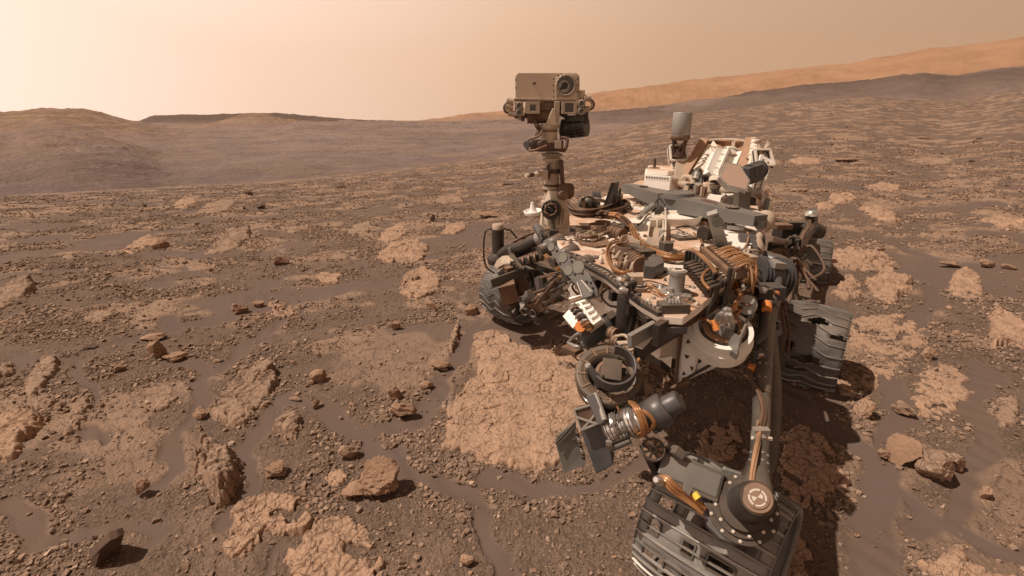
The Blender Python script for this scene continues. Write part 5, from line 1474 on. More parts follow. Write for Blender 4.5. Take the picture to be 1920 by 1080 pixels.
bundle(mb, [D(1060, 396) + Vector((0, 0, .08)), D(1072, 402) + Vector((0, 0, .03)), D(1090, 408) + Vector((0, 0, .03)), D(1115, 407) + Vector((0, 0, .03)), D(1140, 400) + Vector((0, 0, .03)), D(1168, 388) + Vector((0, 0, .03)), D(1178, 392) + Vector((0, 0, .02)), D(1160, 402) + Vector((0, 0, .02)), D(1120, 410) + Vector((0, 0, .02))], 9, .032, .0075, M['brown'], 41)
mb.build('brown_harness', rover)
mb = MB(); rd = random.Random(12)
for k in range(14): mb.lathe(D(rd.uniform(1150, 1166), rd.uniform(376, 396)), (rd.uniform(-.3, .3), rd.uniform(-.3, .3), 1), [(.012, 0), (.01, rd.uniform(.05, .12))], M[rd.choice(['dark', 'rust', 'cream'])], 8)
mb.build('connector_stubs', rover)
# ------------------------------------------------------------ camera mast
MY = 2.80
def m(px, py, dy=0.0): return PY(px, py, MY + dy)
mast = bpy.data.objects.new('mast', None); C.objects.link(mast); mast.parent = rover; mast.location = (0, 0, 0)
up = Vector((0, 0, 1)); fr = Vector((0, -1, 0))
mb = MB()
mb.cyl(m(1034, 383, .05), m(1036, 286, .05), .046, M['cream'], 28, .042)
mb.lathe(m(1034, 383, .05), up, [(.060, -.02), (.062, 0), (.062, .02), (.05, .03)], M['cream'], 28)
for y in (291, 300, 352, 372): mb.lathe(m(1035, y, .05), up, [(.056, -.006), (.056, .010)], M['cream'], 28)
for y, h in ((356, .035), (322, .018)): mb.lathe(m(1035, y, .05), up, [(.0525, -.006), (.0525, h)], M['brown'], 28)
mb.bolts([m(1035, 291, .05) + Vector((math.cos(t) * .056, math.sin(t) * .056, .0)) for t in np.linspace(3.3, 6.2, 7)], fr, .006, .006, M['lgrey'])
mb.bar(m(1052, 300, .0), m(1056, 365, .0), .022, .035, M['brown'], fr)
mb.lathe(m(1061, 358, -.01), (1, -.3, 0), [(.04, -.04), (.045, -.02), (.045, .03), (.03, .045)], M['brown'], 22)
mb.lathe(m(1056, 366, -.06), (.3, -1, 0), [(.026, -.03), (.026, .02), (.012, .022)], M['rust'], 18)
mb.prism([m(1024, 312, 0), m(1031, 304, 0), m(1032, 325, 0), m(1029, 340, 0)], (0, -.012, 0), M['brown'])
mb.build('mast_tube', mast, .001)
mb = MB()
mb.lathe(m(1040, 420, .02), up, [(.090, 0), (.084, .06), (.066, .13), (.053, .17), (.049, .20)], M['head'], 28)
mb.prism([m(1016, 400, -.02), m(1062, 385, -.0), m(1064, 404, 0), m(1052, 424, -.04), m(1016, 422, -.06)], (.02, .16, 0), M['head'])
for x in (1018, 1046, 1052, 1058): mb.bar(m(x, 392, -.06), m(x - 1, 422, -.08), .010, .02, M['cream'], fr)
mb.build('mast_base', mast, .004)
mb = MB(); c = m(1034, 393, -.10); d_ = Vector((-.15, -1, .15))
mb.lathe(c, d_, [(.048, -.06), (.056, -.03), (.056, .02), (.046, .024), (.044, .014)], M['dark'], 28, caps=True)
mb.lathe(c, d_, [(.030, .0), (.030, .022), (.012, .03)], M['black'], 20)
for k in range(7):
    t = k * .9; _, u, v = ortho(d_); mb.tube([c + (u * math.cos(t) + v * math.sin(t)) * .04 + d_ * .02, c + (u * math.cos(t + .6) + v * math.sin(t + .6)) * .03 + d_ * .04, c + (u * math.cos(t + 1.5) + v * math.sin(t + 1.5)) * .035 + d_ * .02], .006, M['brown'])
mb.build('cable_drum', mast)
mb = MB(); mb.cyl(m(1036, 412, -.12), m(1038, 444, -.16), .013, M['dark'], 12); mb.box(m(1038, 440, -.16), .05, .05, .06, M['dark']); mb.build('launch_lock', mast, .002)
# collar with cable loops
mb = MB()
mb.lathe(m(1025, 283, .03), up, [(.085, 0), (.095, .012), (.095, .05), (.085, .06)], M['brown'], 32)
for k in range(5):
    o = k * .006
    mb.tube([m(1016, 246, -.03 - o), m(1010, 255, -.06 - o), m(992, 262, -.05), m(986 + k, 272, -.03), m(990, 281, -.03 - o), m(1002, 282, -.08 - o), m(1025, 277 - k, -.09)], .0065, M['brown' if k % 2 else 'rust'])
mb.tube([m(1045, 280, -.06), m(1058, 282, -.05), m(1063, 270, -.04), m(1062, 260, -.03), m(1050, 258, -.02)], .010, M['brown'])
mb.box(m(1046, 271, -.05), .035, .05, .04, M['cream']); mb.lathe(m(988, 271, -.06), (-.4, -1, 0), [(.018, -.01), (.018, .01)], M['slate'], 16)
mb.build('cable_collar', mast, .001)
mb = MB()
mb.cyl(m(1029, 264, .02), m(1029, 236, .02), .046, M['head'], 26)
mb.lathe(m(1029, 241, .02), up, [(.058, 0), (.058, .022)], M['cream'], 26); mb.lathe(m(1029, 247, .02), up, [(.050, 0), (.050, .010)], M['rust'], 26)
mb.prism([m(1023, 234, -.03), m(1044, 236, -.03), m(1041, 204, -.03), m(1036, 203, -.03)], (0, .05, 0), M['head'])
mb.bar(m(1044, 190, 0), m(1043, 232, 0), .03, .05, M['cream'], fr)
mb.build('neck', mast, .003)
mb = MB()                                       # gearing between neck and head
mb.ringed(m(990, 217, .04), m(1034, 217, .04), .040, M['rust'], (0, .15, .3, .45, .6, .8, 1), 1.12, .05)
mb.bar(m(1012, 200, .04), m(1055, 200, .04), .08, .04, M['rust'], up)
mb.tube([m(1002, 224, 0), m(1006, 235, -.03), m(1011, 244, -.03), m(1006, 256, -.04)], .012, M['brown'])
mb.ringed(m(1052, 206, .02), m(1064, 212, .02), .03, M['dark'], (0, 1))
mb.build('head_gearing', mast)
# head
hw_ = MB(); q = [m(966, 186), m(966, 142), m(971, 136), m(1080, 136), m(1087, 142), m(1087, 190), m(1040, 190)]
hw_.prism(q, (.0, .19, .0), M['head']); head = hw_.build('mast_head', mast, .004)
mb = MB()
mb.prism([m(963, 188, -.012), m(1088, 192, -.012), m(1088, 186.5, -.012), m(963, 184.5, -.012)], (0, .21, 0), M['cream'])
for k in range(24): mb.lathe(m(966 + k * 5.2, 186.6 + k * .13, -.013), fr, [(.0045, 0), (.0045, .004)], M['rust'], 6)
mb.prism([m(1042, 187, -.014), m(1042, 148, -.014), m(1048, 139, -.014), m(1079, 139, -.014), m(1084, 145, -.014), m(1082, 187, -.014)], (0, .014, 0), M['head'])
mb.prism([m(1088, 185), m(1088, 169), m(1097, 169), m(1097, 185)], (0, .12, 0), M['head'])
mb.box(m(1002, 156, -.003), .016, .006, .012, M['rust'])
for (x, y) in ((1038, 148), (1038, 160), (1038, 171), (1038, 182), (1083, 160), (1083, 148), (1083, 172), (1053, 139.5), (1060, 139.5), (1067, 139.5), (967, 150), (967, 165), (1046, 141), (1046, 180)): mb.lathe(m(x, y, -.014), fr, [(.004, 0), (.004, .004)], M['black'], 8)
mb.build('face_plate', head, .002)
mb = MB(); c = m(1060.5, 160, -.016)
mb.lathe(c, fr, [(.056, 0), (.056, .012), (.050, .016), (.046, .016), (.044, .004)], M['cream'], 40, caps=False)
mb.bolts([c + Vector((math.cos(t) * .051, -.016, math.sin(t) * .051)) for t in np.linspace(0, 6.0, 16)], fr, .003, .003, M['dark'], 6)
mb.lathe(c + Vector((0, -.002, 0)), fr, [(.0445, 0), (.0445, .003)], M['glass'], 40)
mb.lathe(c + Vector((-.010, -.006, -.006)), fr, [(.030, 0), (.030, .002)], M['lgrey'], 30); mb.lathe(c + Vector((-.006, -.009, -.002)), fr, [(.018, 0), (.018, .002)], M['black'], 24)
mb.bar(c + Vector((-.03, -.011, -.02)), c + Vector((.0, -.011, .0)), .014, .002, M['black'], fr)
mb.build('telescope_window', head)
for (x, y, s1, sq) in ((999, 202, 13, 5.5), (1067, 202, 14, 8)):
    mb = MB(); w_ = s1 / 346 * 2; cc = m(x, y, -.03)
    mb.box(cc + Vector((0, .09, 0)), w_, .18, .060, M['head'])
    for i, j, wx, wz in ((-1, 0, .5, 1), (1, 0, .5, 1), (0, 1, 1, .5), (0, -1, 1, .5)): pass
    h_ = sq / 346
    t1 = (w_ / 2 - h_)
    mb.box(cc + Vector((-(h_ + t1 / 2), -.004, 0)), t1, .012, .062, M['cream']); mb.box(cc + Vector(((h_ + t1 / 2), -.004, 0)), t1, .012, .062, M['cream'])
    mb.box(cc + Vector((0, -.004, (h_ + .031) / 2)), 2 * h_, .012, .031 - h_, M['cream']); mb.box(cc + Vector((0, -.004, -(h_ + .031) / 2)), 2 * h_, .012, .031 - h_, M['cream'])
    mb.box(cc + Vector((0, -.001, 0)), 2 * h_, .004, 2 * h_, M['glass'])
    mb.build('mast_camera', head, .001)
for (x, y) in ((973, 198), (973.5, 211), (1089.5, 194), (1089.5, 208)):
    mb = MB(); cc = m(x, y, -.03)
    mb.box(cc + Vector((0, .04, 0)), .048, .09, .036, M['cream']); mb.lathe(cc + Vector((0, -.004, 0)), fr, [(.0165, 0), (.0165, .016), (.013, .018), (.012, .008)], M['lgrey'], 22)
    mb.lathe(cc + Vector((0, -.010, 0)), fr, [(.011, 0), (.009, .004)], M['glass'], 16)
    mb.bolts([cc + Vector((i * .02, -.006, j * .014)) for i in (-1, 1) for j in (-1, 1)], fr, .003, .003, M['rust'], 6)
    mb.build('navigation_camera', head, .001)
mb = MB()
for dx in (0, 2):
    mb.tube([m(960, 193), m(954 - dx, 193), m(948 - dx, 200), m(950 - dx, 209), m(961, 213)], .008, M['brown' if dx else 'cream'])
    mb.tube([m(1100, 187), m(1106 + dx, 188), m(1111 + dx, 195), m(1108 + dx, 203), m(1098, 207)], .008, M['brown' if dx else 'cream'])
mb.build('head_cabling', head, .001); mb = MB()
for (x, y) in ((957, 190), (956, 200), (960, 213)): mb.lathe(m(x, y), (1 if x > 1000 else -1, 0, .2), [(.016, -.02), (.016, .02)], M['cream'], 12)
mb.build('cable_connector', head, .001); mb = MB()
for (x, y) in ((1101, 184), (1099, 205)): mb.lathe(m(x, y), (1 if x > 1000 else -1, 0, .2), [(.016, -.02), (.016, .02)], M['cream'], 12)
mb.build('cable_connector', head, .001); mb = MB()
for k in range(22): mb.box(m(968 + k * 6.1, 217 + (k % 3) * 2.5 if k < 9 or k > 18 else 197, .05), .02, .06, .03, M[('rust', 'cream', 'brown')[k % 3]])
mb.build('head_cabling', head, .001)
mb = MB(); c0, c1 = m(1057, 241, .10), m(1099, 236, .04)
mb.cyl(c0, c1, .052, M['black'], 28)
for q_ in (.30, .62, .98): mb.lathe(c0.lerp(c1, q_), c1 - c0, [(.058, -.006), (.058, .006)], M['dark'], 28)
for k in range(18):
    t = k * math.pi / 9; _, u, v = ortho(c1 - c0); w_ = (u * math.cos(t) + v * math.sin(t)) * .055
    mb.bar(c0.lerp(c1, .30) + w_, c1 + w_, .006, .005, M['dark'], w_)
mb.bar(m(1062, 222, .06), m(1098, 221, .02), .06, .03, M['dark'], up); mb.bar(m(1098, 200, .04), m(1099, 232, .04), .02, .05, M['dark'], fr)
mb.lathe(m(1058, 241, .08), (-1, 0, 0), [(.05, -.02), (.05, .02), (.02, .03)], M['dark'], 24)
mb.build('instrument_drum', head)
mb = MB(); mb.cyl(m(1019, 326, -.02), m(1006, 326, -.06), .016, M['cream'], 14); mb.cyl(m(1006, 326.5, -.06), m(986, 329, -.10), .012, M['white2'], 14, .009); mb.cyl(m(1000, 327.5, -.072), m(991, 328.5, -.09), .0125, M['brown'], 14)
mb.prism([m(1012, 320, 0), m(1026, 318, 0), m(1026, 336, 0), m(1018, 336, 0)], (0, -.05, 0), M['cream'])
mb.build('wind_sensor', mast, .001)
mb = MB(); c = PZ(1000, 404, 1.10)
mb.lathe(c, (-.1, -.1, 1), [(.040, 0), (.060, .014), (.062, .034), (.056, .036), (.050, .02), (.03, .018), (.02, .05), (.008, .09)], M['white'], 32)
mb.bar(c + Vector((.03, 0, .01)), PZ(1020, 412, 1.08), .05, .02, M['cream'])
mb.build('small_dish', rover, .001)
# little marking under the mast
# ------------------------------------------------------------ right front suspension and steering
mb = MB(); s0 = PZ(934, 474, .66)
mb.cyl(s0, s0 + Vector((0, 0, .20)), .050, M['dark'], 22); mb.lathe(s0 + Vector((0, 0, .20)), up, [(.045, 0), (.045, .04), (.03, .045)], M['cream'], 22)
mb.lathe(s0 + Vector((0, 0, -.09)), up, [(.085, 0), (.09, .02), (.09, .05), (.06, .09)], M['dark'], 28)
mb.bolts([s0 + Vector((math.cos(t) * .075, math.sin(t) * .075, -.035)) for t in np.linspace(0, 6, 12)], up, .007, .006, M['lgrey'])
mb.tube([s0 + Vector((-.02, 0, .2)), s0 + Vector((-.10, 0, .18)), s0 + Vector((-.12, 0, .0)), s0 + Vector((-.10, 0, -.12)), s0 + Vector((-.03, 0, -.18))], .007, M['black'])
mb.tube([s0 + Vector((.02, 0, .2)), s0 + Vector((.1, 0, .19)), s0 + Vector((.17, 0, .12)), s0 + Vector((.3, -.02, .15))], .007, M['black'])
mb.build('steering_motor', rover)
mb = MB(); t0 = s0 + Vector((.02, -.02, -.02)); t1 = PZ(1018, 445, .88)
mb.tube([t0, t0.lerp(t1, .25) + Vector((0, 0, .02)), t0.lerp(t1, .5), t1], [.05, .045, .047, .044], M['dark'], 18)
mb.lathe(t0.lerp(t1, .35), t1 - t0, [(.052, -.02), (.052, .02)], M['grey'], 20); mb.lathe(t0.lerp(t1, .98), t1 - t0, [(.056, -.03), (.056, .03)], M['lgrey'], 20)
bundle(mb, [t0 + Vector((.05, 0, .08)), t0.lerp(t1, .4) + Vector((0, 0, .065)), t0.lerp(t1, .75) + Vector((0, 0, .065)), t1 + Vector((.05, 0, .06))], 4, .012, .006, M['rust'], 51)
mb.build('suspension_arm', rover)
mb = MB(); mb.cyl(PZ(1007, 424, .98), PZ(1024, 452, .94), .034, M['slate'], 18); mb.cyl(PZ(1024, 452, .94), PZ(1030, 462, .90), .028, M['dark'], 14)
mb.ringed(PZ(1024, 440, 1.0), PZ(1040, 446, 1.0), .03, M['dark'], (0, .5, 1)); mb.bar(PZ(1040, 430, 1.02), PZ(1037, 455, 1.0), .03, .03, M['grey'])
mb.build('hinge_motor', rover)
def dark_strut(p, zp, q, zq, w_, mat='dark'):
    mb.bar(PZ(*p, zp), PZ(*q, zq), w_, w_, M[mat])
mb = MB()
dark_strut((960, 484), .62, (1030, 458), .84, .025); dark_strut((950, 500), .58, (1030, 478), .80, .05)
dark_strut((985, 490), .60, (1052, 515), .66, .045, 'black'); dark_strut((955, 495), .60, (985, 490), .60, .03)
for k in range(6): mb.lathe(PZ(960 + k * 11, 496 - k * 3, .62 + k * .035), (1, -.2, .3), [(.034, -.006), (.034, .006)], M['rust'], 10)
mb.build('link_rods', rover, .003)
# web of thin rods and cut cables between wheel and body
mb = MB(); rd = random.Random(21)
hubp = PZ(1032, 545, .62)
for k in range(13):
    e = PZ(rd.uniform(1040, 1072), rd.uniform(505, 545), rd.uniform(.72, .92)); s_ = PZ(rd.uniform(996, 1040), rd.uniform(535, 575), rd.uniform(.5, .66))
    mb.cyl(s_, e, rd.choice([.008, .011, .015]), M[rd.choice(['rust', 'dark', 'brown', 'grey'])], 8)
mb.ringed(PZ(1012, 556, .60), PZ(1030, 538, .66), .022, M['rust'], (0, .5, 1)); mb.ringed(PZ(1018, 562, .58), PZ(1036, 543, .66), .022, M['rust'], (0, .4, 1))
mb.bar(PZ(1034, 538, .66), PZ(1054, 560, .66), .075, .02, M['grey'], (0, -.4, 1)); mb.prism([PZ(1001, 522, .66), PZ(1010, 520, .66), PZ(1011, 545, .60), PZ(1006, 546, .60)], (.03, .05, 0), M['slate'])
mb.ringed(PZ(1020, 570, .56), PZ(1052, 560, .62), .018, M['dark'], (0, .3, .6, 1)); mb.cyl(PZ(1052, 560, .62), PZ(1075, 560, .72), .010, M['rust'], 8)
mb.build('rod_web', rover, .001)
mb = MB()
bundle(mb, [PZ(1022, 478, .82), PZ(1036, 488, .82), PZ(1046, 500, .80), PZ(1054, 512, .76), PZ(1052, 525, .72)], 7, .022, .007, M['gold'], 52)
bundle(mb, [PZ(1012, 520, .68), PZ(1030, 515, .74), PZ(1052, 512, .78)], 3, .01, .006, M['rust'], 53)
mb.build('front_harness', rover)
# ribbed paddle with frame above the right front wheel (steering bracket cover)
mb = MB(); zc = .66
pad = [PZ(927, 497, zc), PZ(932, 487, zc), PZ(948, 475, zc), PZ(958, 475, zc + .02), PZ(964, 492, zc + .02), PZ(944, 496, zc), PZ(934, 501, zc)]
mb.prism(pad, (0, 0, -.02), M['cream'])
for k in range(9):
    A_ = pad[2].lerp(pad[3], 0.0) ; mb.bar(PZ(940 + k * 2.4, 482 - k * .6, zc + .006 + k * .001), PZ(944 + k * 2.4, 495 - k * .4, zc + .006 + k * .001), .006, .005, M['white2'], up)
mb.bar(PZ(921, 532, .56), PZ(987, 508, .62), .018, .07, M['grey'], up); mb.bar(PZ(957, 475, .70), PZ(979, 508, .64), .03, .03, M['grey'], up)
mb.bar(PZ(948, 508, .62), PZ(974, 500, .64), .06, .05, M['rust'], up)
for k in range(4): mb.box(PZ(960 + k * 5, 494 + k * 4, .67), .03, .03, .03, M['dark'])
mb.build('ribbed_cover', rover, .002)
mb = MB()
mb.bar(PZ(948, 528, .56), PZ(958, 562, .40), .13, .12, M['rust'], (0, -1, .2)); mb.bar(PZ(962, 520, .56), PZ(980, 545, .45), .14, .10, M['brown'], (0, -1, .2)); mb.cyl(PZ(952, 540, .5), PZ(972, 534, .5), .035, M['dark'], 16)
mb.cyl(PZ(960, 556, .40), PZ(952, 566, .30), .08, M['dark'], 20)
mb.build('wheel_fork', rover, .004)
# double camera / actuator block low in front of that wheel
mb = MB(); A_, B_ = PZ(988, 566, .42), PZ(1012, 585, .36)
mb.bar(A_ + Vector((0, 0, .06)), B_ + Vector((0, 0, .06)), .10, .09, M['rust'], up); mb.cyl(PZ(985, 562, .47), PZ(996, 553, .52), .034, M['grey'], 18)
for (x, y, zz) in ((982, 561, .47), (985, 583, .34), (1001, 586, .38), (1010, 600, .28)):
    p = PZ(x, y, zz); mb.lathe(p, (-.55, -.75, -.15), [(.026, -.12), (.028, 0), (.034, .02), (.028, .022), (.02, .01)], M['grey'], 22)
    mb.lathe(p, (-.55, -.75, -.15), [(.02, .008), (.018, .012)], M['glass'], 16)
mb.bar(PZ(1000, 578, .40), PZ(1022, 566, .46), .07, .09, M['rust'], up); mb.prism([PZ(992, 588, .34), PZ(1004, 604, .26), PZ(1012, 606, .26), PZ(1000, 580, .38)], (.05, .05, .02), M['dark'])
mb.build('drive_motor_block', rover, .004)

# ------------------------------------------------------------ left side suspension
mb = MB(); zz = .98
mb.tube([PZ(1404, 470, .98), PZ(1422, 480, .98), PZ(1442, 488, .97), PZ(1462, 500, .95), PZ(1472, 525, .92), PZ(1462, 548, .90)], [.045, .042, .045, .06, .055, .04], M['slate'], 18)
mb.build('cable_sleeve', rover)
mb = MB()
mb.bar(PZ(1398, 452, 1.06), PZ(1404, 510, .98), .10, .09, M['slate'], (1, -.3, 0)); mb.build('pivot_housing', rover, .008); mb = MB(); mb.ringed(PZ(1412, 452, 1.0), PZ(1424, 452, 1.0), .06, M['dark'], (0, .5, 1)); mb.build('pivot_bearing', rover)
mb = MB(); P1 = PZ(1462, 470, .62); P2 = PZ(1470, 520, .58)
mb.bar(PZ(1458, 430, .60), PZ(1472, 430, .60), .20, .18, M['black'], up); mb.build('bogie_block', rover, .004); mb = MB(); mb.box(PZ(1465, 424, .70), .16, .14, .05, M['rust']); mb.build('bogie_cover', rover, .004); mb = MB()
mb.bar(PZ(1474, 428, .62), PZ(1505, 428, .62), .10, .14, M['dark'], up)
for z_, x_ in ((.74, 1463), (.64, 1463)): mb.ringed(PZ(x_ - 10, 452, z_), PZ(x_ + 12, 456, z_), .030, M['chrome'], (0, 1), 1.3, .08)
mb.bar(PZ(1448, 462, .66), PZ(1474, 468, .66), .14, .10, M['dark'], up); mb.cyl(PZ(1457, 480, .66), PZ(1457, 500, .54), .075, M['rust'], 22)
mb.tube([PZ(1440, 470, .6), PZ(1446, 500, .5), PZ(1442, 540, .5)], .02, M['dark'])
mb.build('bogie_pivot', rover, .004)
mb = MB()
mb.tube([PZ(1498, 470, .58), PZ(1506, 450, .60), PZ(1516, 430, .62), PZ(1522, 412, .66)], [.055, .05, .055, .06], M['dark'], 18)
mb.cyl(PZ(1522, 418, .62), PZ(1522, 401, .76), .060, M['slate'], 24); mb.lathe(PZ(1522, 399, .78), up, [(.064, -.03), (.06, 0), (.04, .02)], M['chrome'], 22)
mb.cyl(PZ(1518, 428, .54), PZ(1534, 436, .48), .095, M['dark'], 26); mb.lathe(PZ(1534, 436, .48), PZ(1534, 436, .48) - PZ(1518, 428, .54), [(.085, 0), (.06, .03), (.02, .035)], M['black'], 24)
bundle(mb, [PZ(1500, 462, .66), PZ(1505, 440, .7), PZ(1516, 424, .72), PZ(1519, 412, .76)], 4, .02, .010, M['brown'], 61)
mb.lathe(PZ(1510, 424, .70), (-.3, -1, .5), [(.04, 0), (.04, .02)], M['grey'], 4)
mb.build('rear_steering_motor', rover)
mb = MB()
mb.ringed(PZ(1486, 472, .62), PZ(1488, 450, .70), .045, M['dark'], (0, .3, .6, 1)); mb.ringed(PZ(1478, 500, .60), PZ(1482, 482, .70), .055, M['slate'], (0, .5, 1)); mb.lathe(PZ(1486, 484, .74), up, [(.045, -.04), (.045, 0), (.02, .006)], M['chrome'], 18)
mb.ringed(PZ(1482, 534, .46), PZ(1494, 498, .58), .055, M['cream'], (0, .35, .7, 1), 1.1, .10, M['lgrey']); mb.cyl(PZ(1492, 506, .58), PZ(1510, 496, .62), .035, M['cream'], 16)
for k in range(8):
    rd = random.Random(k + 90); a0_ = PZ(1478 + rd.uniform(0, 20), 455 + rd.uniform(0, 50), .7); mb.tube([a0_, a0_ + Vector((rd.uniform(-.1, .1), rd.uniform(-.1, .1), .08)), a0_ + Vector((rd.uniform(-.15, .15), rd.uniform(-.2, .1), -.05)), a0_ + Vector((rd.uniform(-.15, .2), -.2, -.12))], .012, M[rd.choice(['brown', 'dark', 'black'])])
mb.build('drive_motor', rover)
mb = MB()
mb.bar(PZ(1482, 500, .58), PZ(1472, 660, .30), .07, .11, M['dark'], (1, 0, 0)); mb.bar(PZ(1455, 610, .5), PZ(1478, 560, .52), .05, .06, M['black'], up)
mb.bar(PZ(1448, 600, .5), PZ(1452, 690, .25), .10, .08, M['black'], (1, 0, 0))
mb.lathe(PZ(1453, 615, .48), (-.7, -.7, .3), [(.055, 0), (.055, .03), (.045, .03), (.04, .01)], M['lgrey'], 24); mb.lathe(PZ(1453, 615, .48), (-.7, -.7, .3), [(.022, 0), (.022, .034)], M['dark'], 14)
mb.ringed(PZ(1466, 568, .62), PZ(1473, 545, .68), .04, M['chrome'], (0, 1)); bundle(mb, [PZ(1470, 540, .66), PZ(1466, 575, .6), PZ(1474, 620, .5), PZ(1470, 660, .4)], 4, .02, .008, M['brown'], 62)
mb.build('middle_wheel_strut', rover, .005)
# long rocker leg behind the arm, down to the front wheel
mb = MB(); mb.tube([PZ(1425, 545, .72), PZ(1436, 640, .62), PZ(1444, 740, .56), PZ(1432, 850, .52), PZ(1400, 940, .50)], [.06, .055, .045, .045, .05], M['black'], 16)
mb.build('rocker_leg', rover)

# ------------------------------------------------------------ shoulder
mb = MB(); c = PZ(1440, 520, .96)
A_, B_ = PZ(1414, 515, .98), PZ(1466, 520, .96)
mb.ringed(A_, B_, .088, M['slate'], (0, .12, .25, .75, .88, 1), 1.10, .05, M['slate'], 32)
mb.bar(A_.lerp(B_, .30) + Vector((0, -.04, .075)), A_.lerp(B_, .68) + Vector((0, -.04, .075)), .09, .03, M['lgrey'], up)
mb.box(PZ(1434, 546, .96), .15, .08, .06, M['slate'], (Vector((1, -.02, 0)), Vector((.02, 1, 0)), up))
mb.box(PZ(1430, 547, 1.03), .06, .06, .04, M['dark']); mb.lathe(PZ(1430, 546, 1.055), (0, -.4, 1), [(.014, 0), (.014, .012)], M['chrome'], 14)
mb.ringed(PZ(1404, 545, .95), PZ(1412, 505, .99), .05, M['dark'], (0, .3, .6, 1)); 
rd = random.Random(31)
for k in range(14): mb.lathe(PZ(1402 + rd.uniform(-4, 10), 500 + k * 4, 1.0), (-1, rd.uniform(-.5, .5), rd.uniform(0, .8)), [(.014, -.02), (.014, .02), (.007, .03)], M[rd.choice(['chrome', 'dark', 'lgrey', 'black'])], 10)
mb.bar(PZ(1412, 470, 1.02), PZ(1421, 486, 1.0), .05, .02, M['white'], (-1, -1, .5))
bundle(mb, [PZ(1402, 478, 1.03), PZ(1408, 492, 1.05), PZ(1404, 505, 1.03)], 5, .02, .008, M['gold'], 63)
mb.build('shoulder_motor', rover, .004)
# azimuth joint: pale box structure with big white ring
mb = MB(); zt = .99
t_ = [PZ(1334, 596, zt), PZ(1342, 577, zt), PZ(1373, 560, zt), PZ(1387, 552, zt), PZ(1405, 570, zt), PZ(1405, 597, zt), PZ(1388, 632, zt)]
mb.wall(t_, -.07, .008, M['lgrey'], True); mb.prism([p + Vector((0, 0, -.07)) for p in t_], (0, 0, -.02), M['grey'])
for p_, q_ in (((1352, 575), (1390, 590)), ((1372, 560), (1360, 600)), ((1338, 590), (1352, 556))): mb.bar(PZ(*p_, zt - .03), PZ(*q_, zt - .03), .012, .08, M['lgrey'], up)
mb.ringed(PZ(1398, 588, .92), PZ(1400, 572, 1.03), .034, M['lgrey'], (1,)); mb.lathe(PZ(1400, 570, 1.035), up, [(.02, 0), (.02, .004)], M['rust'], 16)
mb.ringed(PZ(1344, 566, .98), PZ(1360, 570, .98), .025, M['dark'], (0, .4, .8, 1))
mb.build('shoulder_frame', rover, .003)
mb = MB(); c = PZ(1350, 640, .90); axr = Vector((-.12, -.42, 1)).normalized()
mb.lathe(c, axr, [(.085, -.035), (.104, -.03), (.106, .012), (.112, .014), (.112, .030), (.106, .032), (.104, .072), (.088, .074), (.086, .02), (.05, .018)], M['white'], 64, smooth=False)
mb.lathe(c + axr * .04, axr, [(.082, -.02), (.070, .0), (.040, .03), (.034, .075), (.02, .085)], M['lgrey'], 32)
mb.build('shoulder_ring', rover)
mb = MB(); _, u, v = ortho(axr)
ring = [c + axr * .075 + (u * math.cos(t) + v * math.sin(t)) * .062 for t in np.linspace(1.2, 6.2, 9)]
bundle(mb, ring, 4, .010, .006, M['fin'], 64)
for (x, y) in ((1356, 580), (1364, 582), (1360, 590), (1350, 588), (1368, 592)): mb.lathe(PZ(x, y + 6, 1.04), (rd.uniform(-.5, .2), -.5, .8), [(.014, -.03), (.016, 0), (.012, .02), (.006, .03)], M['chrome'], 14)
mb.tube([PZ(1366, 586, 1.04), PZ(1378, 572, 1.06), PZ(1390, 552, 1.06), PZ(1384, 545, 1.04)], .010, M['gold']); mb.tube([PZ(1300, 596, 1.0), PZ(1325, 600, 1.02), PZ(1338, 612, 1.0)], .006, M['gold']); mb.lathe(PZ(1336, 600, 1.02), (.3, -.5, -.8), [(.012, 0), (.012, .04)], M['orange'], 10)
mb.build('shoulder_wiring', rover)
# perforated white panel under the ring
mb = MB()
pq = [PZ(1288, 598, .90), PZ(1302, 616, .90), PZ(1330, 655, .80), PZ(1368, 662, .72), PZ(1345, 688, .66), PZ(1278, 718, .62), PZ(1272, 714, .64)]
n_ = (pq[2] - pq[0]).cross(pq[5] - pq[0]).normalized()
if n_.y > 0: n_ = -n_
def onp(px, py):
    d = ray(px, py); o = Vector((0, 0, CAMH)); return o + d * ((pq[0] - o).dot(n_) / d.dot(n_))
out_ = [onp(*h) for h in ((1290, 590), (1304, 612), (1318, 640), (1345, 662), (1366, 664), (1340, 690), (1276, 718), (1268, 712), (1278, 650))]
mb.prism(out_, n_ * -.015, M['white'])
for (x, y, s_, dn_) in ((1290, 640, 8, 0), (1288, 668, 8, 1), (1306, 660, 9, 0), (1312, 676, 9, 1), (1330, 672, 8, 0), (1298, 690, 8, 1), (1322, 690, 7, 0), (1282, 700, 7, 0)):
    tri = [onp(x - s_ * .6, y - s_ * .5), onp(x + s_ * .7, y - s_ * .1), onp(x - s_ * .1, y + s_ * .7)] if dn_ else [onp(x - s_ * .5, y + s_ * .5), onp(x + s_ * .6, y + s_ * .4), onp(x, y - s_ * .7)]
    mb.prism([p + n_ * .002 for p in tri], n_ * -.001, M['black'])
mb.bar(onp(1316, 640) + n_ * .006, onp(1300, 706) + n_ * .006, .010, .012, M['white2'], n_); mb.bar(onp(1279, 600) + n_ * .006, onp(1268, 712) + n_ * .006, .012, .02, M['rust'], n_); mb.bar(onp(1272, 718) + n_ * .004, onp(1368, 664) + n_ * .004, .012, .03, M['dark'], n_)
mb.build('perforated_panel', rover, .002)
mb = MB(); mb.prism([PZ(1294, 590, .96), PZ(1330, 560, .99), PZ(1345, 575, .97), PZ(1318, 600, .95)], (0, 0, -.012), M['white']); mb.build('pale_gusset', rover, .001)
